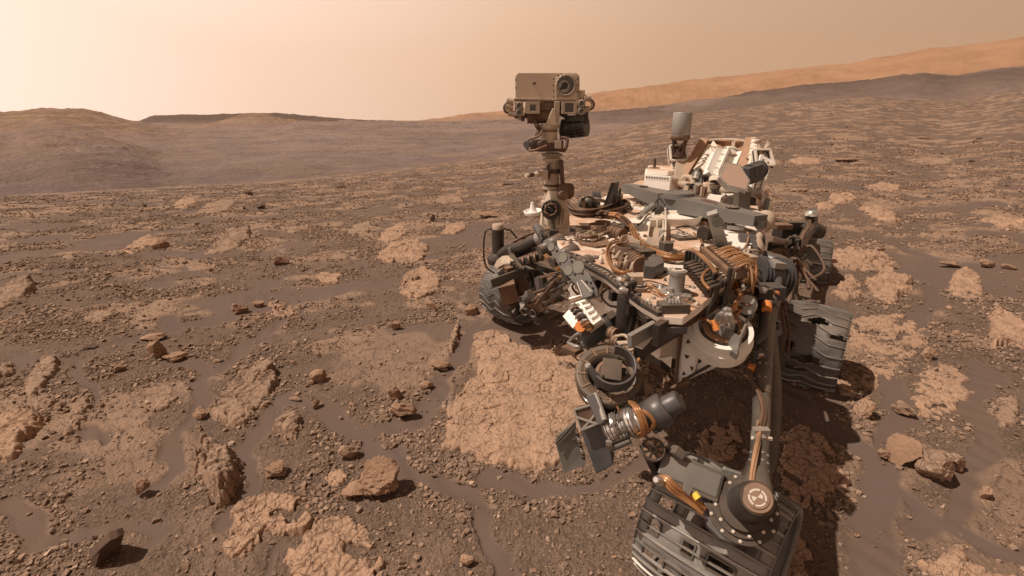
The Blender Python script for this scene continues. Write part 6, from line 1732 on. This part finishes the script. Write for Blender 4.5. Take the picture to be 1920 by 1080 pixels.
# dark diagonal frame beams that carry the tools in front of the body
mb = MB()
mb.bar(PZ(1342, 562, 1.04), PZ(1262, 608, 1.03), .022, .075, M['brown'], up, .022, .08); mb.bar(PZ(1262, 608, 1.03), PZ(1229, 630, 1.02), .026, .085, M['dark'], up, .026, .085)
mb.bar(PZ(1230, 612, 1.02), PZ(1180, 640, 1.0), .02, .05, M['lgrey'], up); mb.bar(PZ(1228, 630, .95), PZ(1196, 662, .92), .04, .05, M['dark'], up)
mb.bar(PZ(1200, 660, .92), PZ(1268, 620, .88), .035, .035, M['black'], up)
mb.bolts([PZ(1343, 556, 1.06).lerp(PZ(1262, 600, 1.04), k / 8) + Vector((-.02, -.02, .0)) for k in range(9)], (-.5, -.8, .3), .007, .005, M['lgrey'])
mb.build('tool_frame', rover, .003)
mb = MB()
mb.prism([PZ(1170, 558, 1.06), PZ(1186, 556, 1.06), PZ(1186, 598, 1.0), PZ(1176, 640, .90), PZ(1163, 640, .88)], (.03, .05, -.02), M['black'])
mb.bar(PZ(1170, 557, 1.05), PZ(1250, 585, 1.02), .04, .06, M['dark'], up); mb.bar(PZ(1185, 560, 1.02), PZ(1165, 640, .84), .03, .05, M['grey'], (1, 0, 0))
mb.tube([PZ(1186, 562, 1.0), PZ(1210, 572, .98), PZ(1228, 590, .96), PZ(1240, 612, .92), PZ(1244, 625, .88)], .022, M['grey'], 10)
mb.cyl(PZ(1212, 622, .86), PZ(1212, 590, .99), .030, M['black'], 20); mb.ringed(PZ(1212, 588, 1.00), PZ(1212, 580, 1.03), .032, M['lgrey'], (0, 1)); mb.lathe(PZ(1213, 573, 1.07), (-.2, -.6, .8), [(.02, -.03), (.024, 0), (.014, .006)], M['lgrey'], 18)
mb.prism([PZ(1192, 600, .94), PZ(1206, 606, .92), PZ(1200, 625, .86), PZ(1180, 640, .84)], (.05, .08, 0), M['white2'])
mb.build('front_bracket', rover, .003)
mb = MB(); c = PZ(1176, 548, 1.08)
mb.lathe(c + Vector((0, 0, -.02)), up, [(.034, -.14), (.036, 0), (.03, .02)], M['black'], 22)
for k in range(18):
    rd = random.Random(200 + k); mb.lathe(PZ(1174 + rd.uniform(-6, 16), 532 + rd.uniform(-8, 14), 1.12 + rd.uniform(-.02, .03)), (rd.uniform(-1, 1), rd.uniform(-1, 1), rd.uniform(0, 1)), [(.012, 0), (.014, .02), (.007, .03)], M[rd.choice(['lgrey', 'rust', 'dark', 'chrome', 'cream'])], 10)
mb.box(PZ(1190, 522, 1.13), .05, .05, .03, M['cream'])
mb.build('corner_post', rover)

# front plate with four round windows and its three cylinders
mb = MB(); q = [PZ(1021, 449, 1.02), PZ(1030, 448, 1.03), PZ(1060, 470, 1.04), PZ(1090, 495, 1.04), PZ(1106, 515, 1.03), PZ(1120, 548, .98), PZ(1118, 556, .97), PZ(1098, 562, .94), PZ(1084, 530, .93), PZ(1056, 508, .92), PZ(1030, 470, .96)]
nn = Vector((-.62, -.70, .35)).normalized()
o0 = PD(1070, 505, 2.06)
def onq(px, py):
    d = ray(px, py); o = Vector((0, 0, CAMH)); return o + d * ((o0 - o).dot(nn) / d.dot(nn))
q = [onq(*h) for h in ((1021, 450), (1026, 447), (1046, 466), (1064, 476), (1086, 496), (1104, 514), (1120, 545), (1121, 556), (1100, 562), (1092, 548), (1074, 528), (1052, 505), (1036, 478))]
mb.prism(q, nn * -.014, M['bar'])
for (x, y, r_) in ((1034, 463, .019), (1056, 483, .023), (1066, 507, .023), (1085, 501, .029)):
    mb.lathe(onq(x, y), nn, [(r_, 0), (r_, .002)], M['grey'], 30); mb.lathe(onq(x, y) + nn * .002, nn, [(r_ * .93, 0), (r_ * .93, .0015)], M['cream2'], 30)
mb.prism([onq(1083, 528) + nn * .003, onq(1094, 524) + nn * .003, onq(1120, 548) + nn * .02, onq(1116, 556) + nn * .02, onq(1100, 561) + nn * .02], nn * .012, M['bar'])
mb.bar(onq(1086, 530) + nn * .018, onq(1100, 558) + nn * .036, .004, .004, M['white2'], nn); mb.bar(onq(1094, 526) + nn * .018, onq(1117, 549) + nn * .036, .004, .004, M['white2'], nn)
mb.bolts([onq(x, y) for x, y in ((1044, 470), (1050, 494), (1072, 490), (1078, 514), (1092, 512), (1100, 528), (1108, 530), (1062, 518), (1040, 486), (1112, 540), (1070, 482))], nn, .006, .005, M['dark'])
mb.build('target_plate', rover, .002)
for (x, y, z_) in ((1052, 450, 1.07), (1078, 470, 1.07), (1106, 492, 1.07)):
    mb = MB(); e = PZ(x, y, z_); dd = Vector((.80, .45, .28)).normalized()
    mb.lathe(e - dd * .13, dd, [(.030, -.02), (.030, .03), (.040, .035), (.042, .13), (.036, .14)], M['grey'], 28)
    mb.build('bit_holder', rover)
mb = MB()
for k in range(22):
    rd = random.Random(300 + k); t = rd.random(); p = PZ(1040 + t * 75, 462 + t * 60, .98)
    mb.box(p + Vector((.03, .03, rd.uniform(-.05, .03))), rd.uniform(.03, .07), rd.uniform(.02, .05), rd.uniform(.02, .05), M[rd.choice(['black', 'dark', 'rust', 'brown', 'grey'])], ax3)
for (p_, z_0, q_, z_1) in (((1100, 500), 1.03, (1132, 515), 1.04), ((1130, 512), 1.03, (1118, 545), .92), ((1112, 515), 1.0, (1120, 535), .96)): mb.cyl(PZ(*p_, z_0), PZ(*q_, z_1), .012, M['dark'], 10)
mb.build('bracketry', rover, .002)

# low grid tray with wiring on the body's front
mb = MB(); q = [PD(1070, 562, 2.10), PD(1098, 556, 2.04), PD(1130, 600, 1.88), PD(1102, 620, 1.92)]
n3 = (q[1] - q[0]).cross(q[3] - q[0]).normalized()
if n3.y > 0: n3 = -n3
mb.prism(q, n3 * -.02, M['white2']); A4 = lambda s, t: q[0].lerp(q[1], s).lerp(q[3].lerp(q[2], s), t)
for k in range(6):
    mb.bar(A4(0, k / 5) + n3 * .006, A4(1, k / 5) + n3 * .006, .010, .014, M['white'], n3)
mb.bar(A4(.5, 0) + n3 * .006, A4(.5, 1) + n3 * .006, .010, .014, M['white'], n3)
mb.bar(A4(0, .12) + n3 * .012, A4(1, .08) + n3 * .012, .02, .014, M['rust'], n3)
mb.bar(PD(1063, 588, 2.08), PD(1082, 610, 2.0), .04, .015, M['white'], n3)
for k in range(7):
    p = PD(1067 + k * 4.5, 577 + k * 6, 2.0 - k * .02); mb.tube([p, p + Vector((.015, -.02, .025)), p + Vector((.035, -.01, .0)), p + Vector((.02, .01, -.02))], .0065, M[['chrome', 'brown', 'dark', 'lgrey', 'black', 'chrome', 'gold'][k]])
mb.lathe(PD(1090, 612, 1.92), (-.3, -.7, .3), [(.022, -.02), (.022, .02)], M['orange'], 14)
mb.build('grid_tray', rover, .001)
# grey cylinder with a wire yoke
mb = MB(); A_, B_ = PZ(1090, 640, .84), PZ(1146, 604, .90)
mb.lathe(A_, B_ - A_, [(.036, 0), (.044, .01), (.044, (B_ - A_).length), (.036, (B_ - A_).length + .01)], M['slate'], 28)
mb.bar(PZ(1146, 608, .90), PZ(1160, 598, .92), .05, .08, M['dark'], up); mb.tube([PZ(1066, 642, .80), PZ(1080, 628, .88), PZ(1092, 624, .90)], .007, M['lgrey']); mb.tube([PZ(1066, 642, .80), PZ(1080, 650, .82), PZ(1096, 648, .82), PZ(1092, 640, .84)], .009, M['lgrey']); mb.bar(PZ(1060, 650, .74), PZ(1086, 660, .74), .06, .02, M['rust'], up)
mb.build('brush_cylinder', rover)
mb = MB()
for (x, y, z_) in ((1150, 625, .93), (1156, 640, .92)): 
    mb.ringed(PZ(x - 5, y - 2, z_), PZ(x + 6, y + 3, z_), .024, M['rust'], (0, .5, 1)); p = PZ(x + 4, y + 6, z_ + .02)
    mb.tube([p, p + Vector((.03, -.01, .01)), p + Vector((.04, -.04, .0)), p + Vector((.0, -.03, -.01))], .006, M['cream'])
mb.tube([PZ(1154, 650, .92), PZ(1166, 662, .90), PZ(1178, 676, .90), PZ(1190, 682, .90), PZ(1200, 672, .92)], .007, M['gold']); mb.lathe(PZ(1178, 677, .905), (.8, -.5, 0), [(.012, -.02), (.012, .02)], M['orange'], 12)
mb.build('connectors', rover)
mb = MB()
bundle(mb, [PZ(1346, 560, 1.02), PZ(1310, 590, .98), PZ(1262, 628, .92), PZ(1225, 655, .90), PZ(1196, 684, .88)], 4, .014, .005, M['rust'], 71)
bundle(mb, [PZ(1218, 690, .84), PZ(1236, 700, .82), PZ(1248, 716, .80), PZ(1258, 726, .80), PZ(1290, 714, .82)], 5, .016, .008, M['brown'], 72)
mb.prism([PZ(1236, 672, .86), PZ(1260, 668, .86), PZ(1258, 690, .82)], (0, .01, 0), M['white'])
mb.build('tool_cables', rover)

# ------------------------------------------------------------ the arm
def W(px, py, dpt): return PD(px, py, dpt)
arm_pts = [(1437, 556, 2.36), (1434, 600, 2.20), (1431, 660, 2.0), (1429, 720, 1.84), (1427, 790, 1.65), (1424, 850, 1.50), (1421, 905, 1.42)]
P_ = [W(*a_) for a_ in arm_pts]
mb = MB(); mb.tube(P_, [.070, .047, .038, .033, .029, .027, .029], M['arm'], 26)
for f_, k_ in ((.10, 1.25), (.56, 1.15), (.78, 1.10)):
    i = int(f_ * (len(P_) - 1)); p = P_[i].lerp(P_[i + 1], f_ * (len(P_) - 1) - i); rr_ = [.070, .047, .038, .033, .029, .027, .029]; r_ = np.interp(f_, np.linspace(0, 1, 7), rr_)
    mb.lathe(p, P_[i + 1] - P_[i], [(r_ * 1.04, -.004), (r_ * 1.07, 0), (r_ * 1.04, .004)], M['rust'], 28, caps=False)
toc = lambda p: (Vector((0, 0, CAMH)) - p).normalized()
for t_0, t_1, n_ in ((.04, .10, 2), (.36, .50, 3), (.86, .95, 3)):
    for k in range(n_):
        f_ = (t_0 + (t_1 - t_0) * k / max(1, n_ - 1)) * (len(P_) - 1); i = min(int(f_), len(P_) - 2); p = P_[i].lerp(P_[i + 1], f_ - i); d_ = (P_[i + 1] - P_[i]).normalized(); n0 = toc(p); n0 = (n0 - d_ * n0.dot(d_)).normalized(); s0_ = d_.cross(n0)
        r_ = np.interp(f_ / 6, np.linspace(0, 1, 7), [.070, .047, .038, .033, .029, .027, .029])
        for a0_ in (-.9, -.3, .3, .9): w_ = n0 * math.cos(a0_) + s0_ * math.sin(a0_); mb.lathe(p + w_ * r_, w_, [(.0045, -.002), (.0045, .004)], M['lgrey'], 8)
upper = mb.build('upper_arm', rover); mb = MB()
p = W(1427, 668, 1.96); n0 = toc(p)                      # small round emblem plate
mb.lathe(p + n0 * .036, n0, [(.026, 0), (.026, .006)], M['dark'], 24); mb.prism([p + n0 * .043 + Vector((x, 0, z)) for x, z in ((-.012, -.014), (.012, -.014), (.014, .006), (.004, .014), (-.010, .012))], n0 * .002, M['mark']); mb.bar(p + n0 * .046 + Vector((-.012, 0, -.002)), p + n0 * .046 + Vector((.013, 0, -.002)), .005, .002, M['red'], n0)
mb.build('emblem', upper)
def surf(px, py, dpt, off=.0): return W(px, py, dpt - off)
mb = MB()
mb.tube([surf(1466, 500, 2.45), surf(1458, 535, 2.32, .08), surf(1447, 570, 2.2, .08)], .018, M['slate'])
mb.tube([surf(1440, 565, 2.24, .07), surf(1436, 600, 2.15, .08), surf(1432, 625, 2.08, .06), surf(1418, 645, 2.04, .04)], [.016, .018, .020, .014], M['slate'], 10)
mb.tube([surf(1443, 560, 2.24, .085), surf(1456, 546, 2.30, .12)], .022, M['orange'], 12); mb.cyl(surf(1438, 570, 2.22, .09), surf(1438, 582, 2.18, .09), .021, M['orange'], 12)
for (x, y, d0) in ((1444, 560, 2.13), (1451, 552, 2.15)): mb.lathe(W(x, y, d0), (.8, .3, .6), [(.0235, -.004), (.0235, .004)], M['dark'], 12)
bundle(mb, [surf(1407, 690, 1.92, .02), surf(1410, 712, 1.85, .03), surf(1425, 735, 1.78, .05), surf(1434, 770, 1.70, .05), surf(1428, 800, 1.62, .06)], 3, .008, .007, M['brown'], 81)
mb.lathe(W(1409, 690, 1.90), (0, 0, 1), [(.014, -.01), (.014, .012)], M['orange'], 12)
bundle(mb, [surf(1425, 790, 1.65, .05), surf(1424, 820, 1.57, .05), surf(1418, 850, 1.5, .05), surf(1413, 880, 1.46, .05), surf(1410, 905, 1.42, .05)], 5, .007, .0045, M['fin'], 82)
p = W(1426, 812, 1.55); mb.box(p, .05, .022, .035, M['lgrey']); mb.box(p + Vector((0, -.012, -.012)), .065, .012, .010, M['white2']); mb.box(W(1424, 826, 1.53), .03, .02, .035, M['lgrey'])
mb.build('arm_cables', upper, .001)
# elbow: broad riveted plate with the round joint on top
ec = W(1382, 952, 1.42); en = (toc(ec) * .85 + Vector((.05, -.1, .45))).normalized()
def one(px, py, off=0.0):
    d = ray(px, py); o = Vector((0, 0, CAMH)); return o + d * ((ec - o).dot(en) / d.dot(en)) + en * off
mb = MB()
pl_ = [one(1392, 905), one(1376, 890), one(1344, 884), one(1325, 884), one(1308, 915), one(1320, 940), one(1326, 985), one(1350, 1010), one(1378, 1020), one(1410, 1012), one(1440, 990), one(1452, 955), one(1442, 920), one(1420, 900)]
mb.prism(pl_, en * -.035, M['slate'])
for r_, h0, h1 in ((.098, 0, .006), (.082, 0, .014), (.066, 0, .030)): mb.lathe(one(1392, 955), en, [(r_, h0), (r_, h1)], M['dark'], 44)
for k in range(22):
    t = k * 2 * math.pi / 22; _, u, v = ortho(en); mb.lathe(one(1392, 955) + (u * math.cos(t) + v * math.sin(t)) * (.090 if k % 2 else .074) + en * (.006 if k % 2 else .014), en, [(.0055, -.002), (.0055, .004), (.002, .005)], M['mark'], 10)
for (x, y) in ((1330, 896), (1336, 910), (1322, 914), (1328, 926), (1360, 900), (1352, 916), (1340, 930), (1358, 932), (1354, 946), (1336, 948), (1376, 896), (1382, 910), (1338, 968), (1346, 985), (1368, 1004), (1384, 1008), (1404, 1004), (1424, 990), (1434, 968)):
    mb.lathe(one(x, y), en, [(.0055, -.002), (.0055, .004), (.0025, .005)], M['mark'], 10)
elbow = mb.build('elbow_plate', rover, .002)
mb = MB(); j0 = one(1398, 946); j1 = W(1420, 934, 1.27)
mb.lathe(j0, j1 - j0, [(.056, 0), (.056, .02), (.048, (j1 - j0).length - .03), (.042, (j1 - j0).length)], M['dark'], 40)
mn = (toc(j1) * .9 + Vector((0, 0, .2))).normalized()
mb.lathe(j1, mn, [(.040, -.02), (.040, 0), (.037, .005)], M['rust'], 40)
marker(mb, j1 + mn * .007, mn, .028, M['rust'], M['mark'], .0015, up=(1, 0, .3))
mb.build('elbow_joint', rover)
mb = MB(); mb.lathe(W(1420, 900, 1.42), (P_[-1] - P_[-2]), [(.030, -.03), (.036, .0), (.042, .03), (.042, .07)], M['arm'], 28)
mb.build('elbow_socket', rover)
# forearm box with cables, and the round wrist disc
mb = MB(); f0, f1 = W(1348, 918, 1.47), W(1240, 872, 1.53); fu = (toc(f0) + Vector((0, 0, .3))).normalized()
mb.bar(f0, f1, .092, .075, M['grey'], fu, .096, .07); mb.bar(f0 + fu * .036, f1 + fu * .034, .070, .012, M['bar'], fu)
fs_ = (f1 - f0).normalized().cross(fu)
mb.bar(W(1258, 840, 1.5), W(1276, 855, 1.5), .03, .06, M['grey'], fu)
mb.build('forearm', rover, .004)
mb = MB(); bundle(mb, [W(1236, 898, 1.46), W(1250, 900, 1.44), W(1262, 912, 1.43), W(1280, 925, 1.43), W(1306, 944, 1.42), W(1318, 956, 1.42)], 6, .014, .0065, M['gold'], 83)
mb.cyl(W(1301, 924, 1.42), W(1309, 935, 1.41), .011, M['yellow'], 12); mb.prism([W(1282, 905, 1.42), W(1296, 912, 1.42), W(1290, 930, 1.42), W(1280, 920, 1.42)], (0, -.01, .01), M['lgrey'])
mb.lathe(W(1237, 902, 1.44), (-.6, -.5, .6), [(.014, -.01), (.014, .02), (.008, .03)], M['chrome'], 12); mb.build('forearm_cables', rover, .001)
mb = MB(); wc = W(1225, 843, 1.50); wn = (toc(wc) + Vector((0, 0, .15))).normalized()
mb.lathe(wc, wn, [(.034, -.10), (.037, -.01), (.037, .004), (.033, .006), (.030, .002)], M['dark'], 36); mb.lathe(wc, wn, [(.013, 0), (.013, .008), (.007, .008), (.006, .0)], M['grey'], 22)
for k in range(8):
    t = k * math.pi / 4 + .2; _, u, v = ortho(wn); w_ = u * math.cos(t) + v * math.sin(t); mb.bar(wc + w_ * .015 + wn * .005, wc + w_ * .030 + wn * .005, .007, .003, M['rust'], wn, .012)
mb.prism([W(1204, 850, 1.54), W(1222, 866, 1.52), W(1240, 860, 1.54), W(1244, 900, 1.56), W(1222, 888, 1.56)], (0, .05, 0), M['dark'])
mb.build('wrist_joint', rover, .002)

# ------------------------------------------------------------ the tool turret
TD = 1.62
tc_ = W(1141, 702, TD); tn = (toc(tc_) * .75 + Vector((.0, -.1, .75))).normalized()
mb = MB()
mb.lathe(tc_, tn, [(.100, -.085), (.108, -.07), (.112, -.01), (.110, .006), (.104, .008), (.070, .008), (.068, -.03), (.02, -.035)], M['drum'], 60)
for r_ in (.082, .094): mb.lathe(tc_ + tn * .0085, tn, [(r_, 0), (r_, .0015), (r_ - .0015, .0015)], M['rust'], 60, caps=False)
for k in range(12):
    t = k * math.pi / 6 + .1; _, u, v = ortho(tn); w_ = u * math.cos(t) + v * math.sin(t); mb.bar(tc_ + w_ * .074 + tn * .010, tc_ + w_ * .104 + tn * .010, .005, .003, M['rust'], tn)
turret = mb.build('tool_turret', rover, 0)
mb = MB(); _, u, v = ortho(tn, (1, 0, 0))
cup = tc_ + Vector((.012, -.01, .01))
arc = [cup + (u * math.cos(t) + v * math.sin(t)) * .066 + tn * .01 for t in np.linspace(-2.6, 1.4, 18)]
mb.wall(arc, .055, .008, M['slate'], False, tn)
mb.lathe(cup + tn * -.01, tn, [(.060, 0), (.050, .006), (.02, -.01)], M['rust'], 36)
mb.prism([cup + u * -.045 + v * -.03 + tn * .012, cup + u * .02 + v * -.045 + tn * .012, cup + u * .03 + v * .02 + tn * .03, cup + u * -.03 + v * .035 + tn * .03], tn * .02, M['drum'])
mb.bar(W(1102, 686, TD - .03), W(1128, 722, TD - .03), .016, .022, M['slate'], tn, .03); mb.bar(W(1130, 700, TD - .03), W(1128, 724, TD - .03), .006, .055, M['dark'], tn)
mb.lathe(W(1102, 687, TD - .03), tn, [(.010, -.01), (.010, .008)], M['chrome'], 12); mb.lathe(W(1124, 718, TD - .04), tn, [(.006, -.01), (.006, .008)], M['chrome'], 12)
mb.lathe(W(1170, 697, TD - .03), tn, [(.016, 0), (.013, .004)], M['black'], 18)
mb.build('turret_cup', turret, .002)
# big block under the drum, with two dark blades and framed triangle plate
mb = MB()
bl = [W(1078, 772, 1.60), W(1126, 766, 1.58), W(1136, 800, 1.56), W(1150, 872, 1.58), W(1118, 890, 1.60), W(1098, 835, 1.60), W(1090, 812, 1.60)]
mb.prism(bl, (.02, .07, -.02), M['slate']); mb.build('scoop_block', turret, .004)
mb = MB(); q = [W(1077, 768, 1.575), W(1111, 758, 1.56), W(1124, 792, 1.55), W(1090, 806, 1.57)]
n5 = (q[1] - q[0]).cross(q[3] - q[0]).normalized()
if n5.y > 0: n5 = -n5
mb.prism(q, n5 * -.03, M['brown'])
for i in range(4): mb.bar(q[i] + n5 * .003, q[(i + 1) % 4] + n5 * .003, .007, .006, M['lgrey'], n5)
mb.bar(q[0].lerp(q[3], .35) + n5 * .004, q[2].lerp(q[3], .15) + n5 * .004, .008, .006, M['lgrey'], n5); mb.bar(q[1] + n5 * .006 + Vector((.006, 0, 0)), q[2] + n5 * .006 + Vector((.006, 0, 0)), .008, .008, M['gold'], n5)
mb.bar(q[3].lerp(q[2], .05) + n5 * .004, q[1].lerp(q[2], .5) + n5 * .004, .007, .006, M['lgrey'], n5)
mb.bar(W(1108, 742, 1.56), W(1131, 794, 1.52), .028, .03, M['slate'], n5); mb.cyl(W(1116, 738, 1.56), W(1134, 788, 1.51), .010, M['lgrey'], 14)
mb.build('framed_plate', turret, .0015)
mb = MB(); mb.prism([W(1041, 834, 1.62), W(1046, 818, 1.62), W(1080, 790, 1.62), W(1082, 824, 1.62)], (.0, .012, .0), M['grey']); mb.bar(W(1042, 832, 1.612), W(1078, 793, 1.612), .006, .006, M['dark'], fr)
mb.build('scoop_blade', turret, .001)
mb = MB(); mb.prism([W(1043, 836, 1.63), W(1082, 826, 1.63), W(1092, 848, 1.63), W(1098, 860, 1.63), W(1098, 872, 1.63), W(1058, 888, 1.64), W(1050, 862, 1.64)], (.0, .012, -.0), M['bar'])
for k in range(5): mb.lathe(W(1082 + k * 3, 812 + k * 11, 1.60), fr, [(.006, -.02), (.006, .01)], M['chrome' if k % 2 else 'dark'], 10)
mb.build('shield_plate', turret, .001)
mb = MB(); a0_, a1_ = W(1134, 806, 1.56), W(1196, 786, 1.52)
mb.lathe(a0_, a1_ - a0_, [(.030, 0), (.045, .012), (.045, .045), (.036, .05), (.036, .075), (.044, .08), (.044, .10), (.034, .11)], M['chrome'], 32)
for k in range(7): mb.lathe(a0_.lerp(a1_, .15 + k * .11), a1_ - a0_, [(.046, -.0015), (.048, 0), (.046, .0015)], M['grey'], 32, caps=False)
for (x0, y0, x1, y1) in ((1142, 830, 1178, 815), (1144, 842, 1182, 826), (1150, 790, 1170, 782)): mb.cyl(W(x0, y0, 1.53), W(x1, y1, 1.51), .010, M['grey'], 12)
for k in range(14): rd = random.Random(k + 400); mb.box(W(rd.uniform(1140, 1176), rd.uniform(786, 832), 1.515), rd.uniform(.008, .022), .012, rd.uniform(.006, .018), M[rd.choice(['chrome', 'lgrey', 'grey', 'dark'])])
mb.build('drill_motor', turret, .001)
mb = MB(); b0, b1, b2, b3 = W(1180, 800, 1.55), W(1215, 784, 1.53), W(1250, 763, 1.51), W(1276, 750, 1.49)
mb.lathe(b0, b1 - b0, [(.040, 0), (.044, .01), (.044, .05), (.036, .062)], M['lgrey'], 32); mb.lathe(b0.lerp(b1, .35), b1 - b0, [(.0455, 0), (.0455, .012)], M['rust'], 32)
mb.lathe(b1, b2 - b1, [(.045, 0), (.052, .004), (.052, (b2 - b1).length - .006), (.044, (b2 - b1).length)], M['slate'], 36); mb.lathe(b2, b3 - b2, [(.035, -.01), (.035, (b3 - b2).length - .006), (.028, (b3 - b2).length)], M['slate'], 32)
for q_ in (.0, .18): mb.lathe(b1.lerp(b2, q_), b2 - b1, [(.053, -.003), (.054, 0), (.053, .003)], M['dark'], 36, caps=False)
drill = mb.build('drill', turret)
mb = MB()
bundle(mb, [W(1184, 755, 1.50), W(1196, 768, 1.46), W(1206, 790, 1.45), W(1210, 808, 1.46), W(1200, 815, 1.5)], 4, .010, .005, M['gold'], 91); bundle(mb, [W(1188, 765, 1.47), W(1200, 780, 1.45), W(1205, 800, 1.45)], 3, .006, .004, M['purple'], 92); bundle(mb, [W(1200, 770, 1.47), W(1216, 778, 1.46), W(1226, 794, 1.46), W(1216, 808, 1.48)], 3, .006, .004, M['gold'], 93)
mb.build('drill_cables', drill)
mb = MB(); mb.prism([W(1150, 752, 1.60), W(1196, 722, 1.58), W(1190, 748, 1.56), W(1168, 780, 1.56), W(1160, 770, 1.58)], (.01, .03, 0), M['lgrey']); mb.bar(W(1156, 760, 1.555), W(1170, 788, 1.54), .006, .006, M['gold'], fr)
mb.prism([W(1136, 752, 1.62), W(1158, 756, 1.60), W(1160, 790, 1.58), W(1138, 800, 1.60)], (0, .05, 0), M['brown']); mb.bar(W(1196, 700, 1.62), W(1198, 740, 1.62), .03, .05, M['brown'], fr)
mb.prism([W(1080, 708, 1.66), W(1086, 704, 1.66), W(1098, 738, 1.66), W(1090, 748, 1.66)], (.01, .04, 0), M['black']); mb.tube([W(1090, 735, 1.62), W(1100, 752, 1.60), W(1112, 756, 1.58)], .004, M['chrome'])
mb.build('turret_brackets', turret, .002)
# rock chips resting on the tool: none visible

# a dark shard standing on edge at the bottom left, far from the rover
def shard():
    g0 = PG(180, 1064); d0 = dep(g0)
    q = [PD(168, 1050, d0), PD(178, 1066, d0 - .01), PD(196, 1062, d0 + .03), PD(222, 1036, d0 + .08), PD(233, 1004, d0 + .02), PD(222, 1008, d0 - .01), PD(206, 1014, d0 - .03), PD(186, 1032, d0 - .03)]
    mb = MB(); mb.prism(q, (-.03, .035, .01), M_DARK)
    o = mb.build('rock_shard', None, .004)
    tag(o, 'dark upright shard standing in the gravel at the bottom left', 'rock')
shard()

# small fittings, clips, connectors and wires over the deck and body
rd = random.Random(808)
zones = [(1050, 430, 1105, 470), (1125, 465, 1165, 500), (1150, 500, 1190, 530), (1190, 440, 1215, 470), (1215, 535, 1260, 575), (1250, 435, 1340, 480), (1280, 400, 1420, 420), (1180, 372, 1240, 395), (1270, 560, 1310, 585), (1345, 470, 1392, 490), (1140, 410, 1180, 430), (1225, 500, 1275, 540)]
kinds = ['cream', 'dark', 'rust', 'lgrey', 'chrome', 'grey', 'black', 'white2']
for k in range(92):
    z_ = zones[k % len(zones)]
    p = D(rd.uniform(z_[0], z_[2]), rd.uniform(z_[1], z_[3])); mb = MB(); mt = M[rd.choice(kinds)]; t = rd.random()
    s_ = rd.uniform(.6, 1.3) * .012
    a_ = rd.uniform(0, 3.14); X_ = Vector((math.cos(a_), math.sin(a_), 0)); Y_ = Vector((-math.sin(a_), math.cos(a_), 0))
    if t < .4:
        mb.box(p + up * s_ * .5, s_ * 2.2, s_ * 1.2, s_ * 1.0, mt, (X_, Y_, up)); mb.lathe(p + up * s_ + X_ * s_ * .5, up, [(s_ * .35, 0), (s_ * .35, s_ * .4)], M['chrome'], 8); nm = 'clip'
    elif t < .7:
        mb.lathe(p, up, [(s_ * .9, 0), (s_ * .9, s_ * .4), (s_ * .55, s_ * .5), (s_ * .5, s_ * 1.5), (s_ * .2, s_ * 1.6)], mt, 12); nm = 'fitting'
    else:
        q = p + X_ * rd.uniform(.05, .13); mb.tube([p, p.lerp(q, .3) + up * .012 + Y_ * .012, p.lerp(q, .7) + up * .010 - Y_ * .012, q], .0032, M[rd.choice(['gold', 'brown', 'dark', 'cream'])], 6); nm = 'wire'
    mb.build(nm, rover, .0)
for k, (path, mt, r_) in enumerate([
    ([(1062, 478), (1085, 486), (1108, 498), (1140, 515), (1170, 540), (1200, 562)], 'dark', .006),
    ([(1205, 462), (1225, 470), (1255, 478), (1290, 482)], 'brown', .005), ([(1240, 395), (1262, 398), (1300, 404), (1340, 410)], 'lgrey', .006),
    ([(1300, 440), (1312, 452), (1318, 466), (1330, 474)], 'gold', .005), ([(1210, 540), (1226, 548), (1240, 556), (1252, 566)], 'gold', .004),
    ([(1150, 395), (1170, 398), (1192, 404), (1206, 400)], 'brown', .007), ([(1395, 430), (1402, 445), (1400, 460), (1394, 472)], 'fin', .005)]):
    mb = MB(); mb.tube([D(*q_) + up * (.012 + .006 * (i_ % 2)) for i_, q_ in enumerate(path)], r_, M[mt], 7); mb.build('wire', rover)
# lower body clutter seen under the deck's front edge
for k in range(26):
    t_ = rd.random(); z0_ = rd.uniform(.80, 1.02); p = FP(t_, z0_, .02); mb = MB()
    if k % 3 == 0: mb.box(p, .03, rd.uniform(.03, .08), rd.uniform(.02, .06), M[rd.choice(['dark', 'grey', 'rust', 'cream'])], (fn, Vector((-fn.y, fn.x, 0)), up)); nm = 'connector_box'
    elif k % 3 == 1: mb.tube([p, p + fn * .03 + up * -.03, p + fn * .02 + Vector((.02, -.06, -.06)), p + Vector((.03, -.12, -.05))], .006, M[rd.choice(['gold', 'brown', 'dark'])], 7); nm = 'wire'
    else: mb.lathe(p, fn, [(.016, 0), (.016, .02), (.010, .025), (.010, .04)], M[rd.choice(['chrome', 'lgrey', 'dark'])], 12); nm = 'connector'
    mb.build(nm, rover, .001)
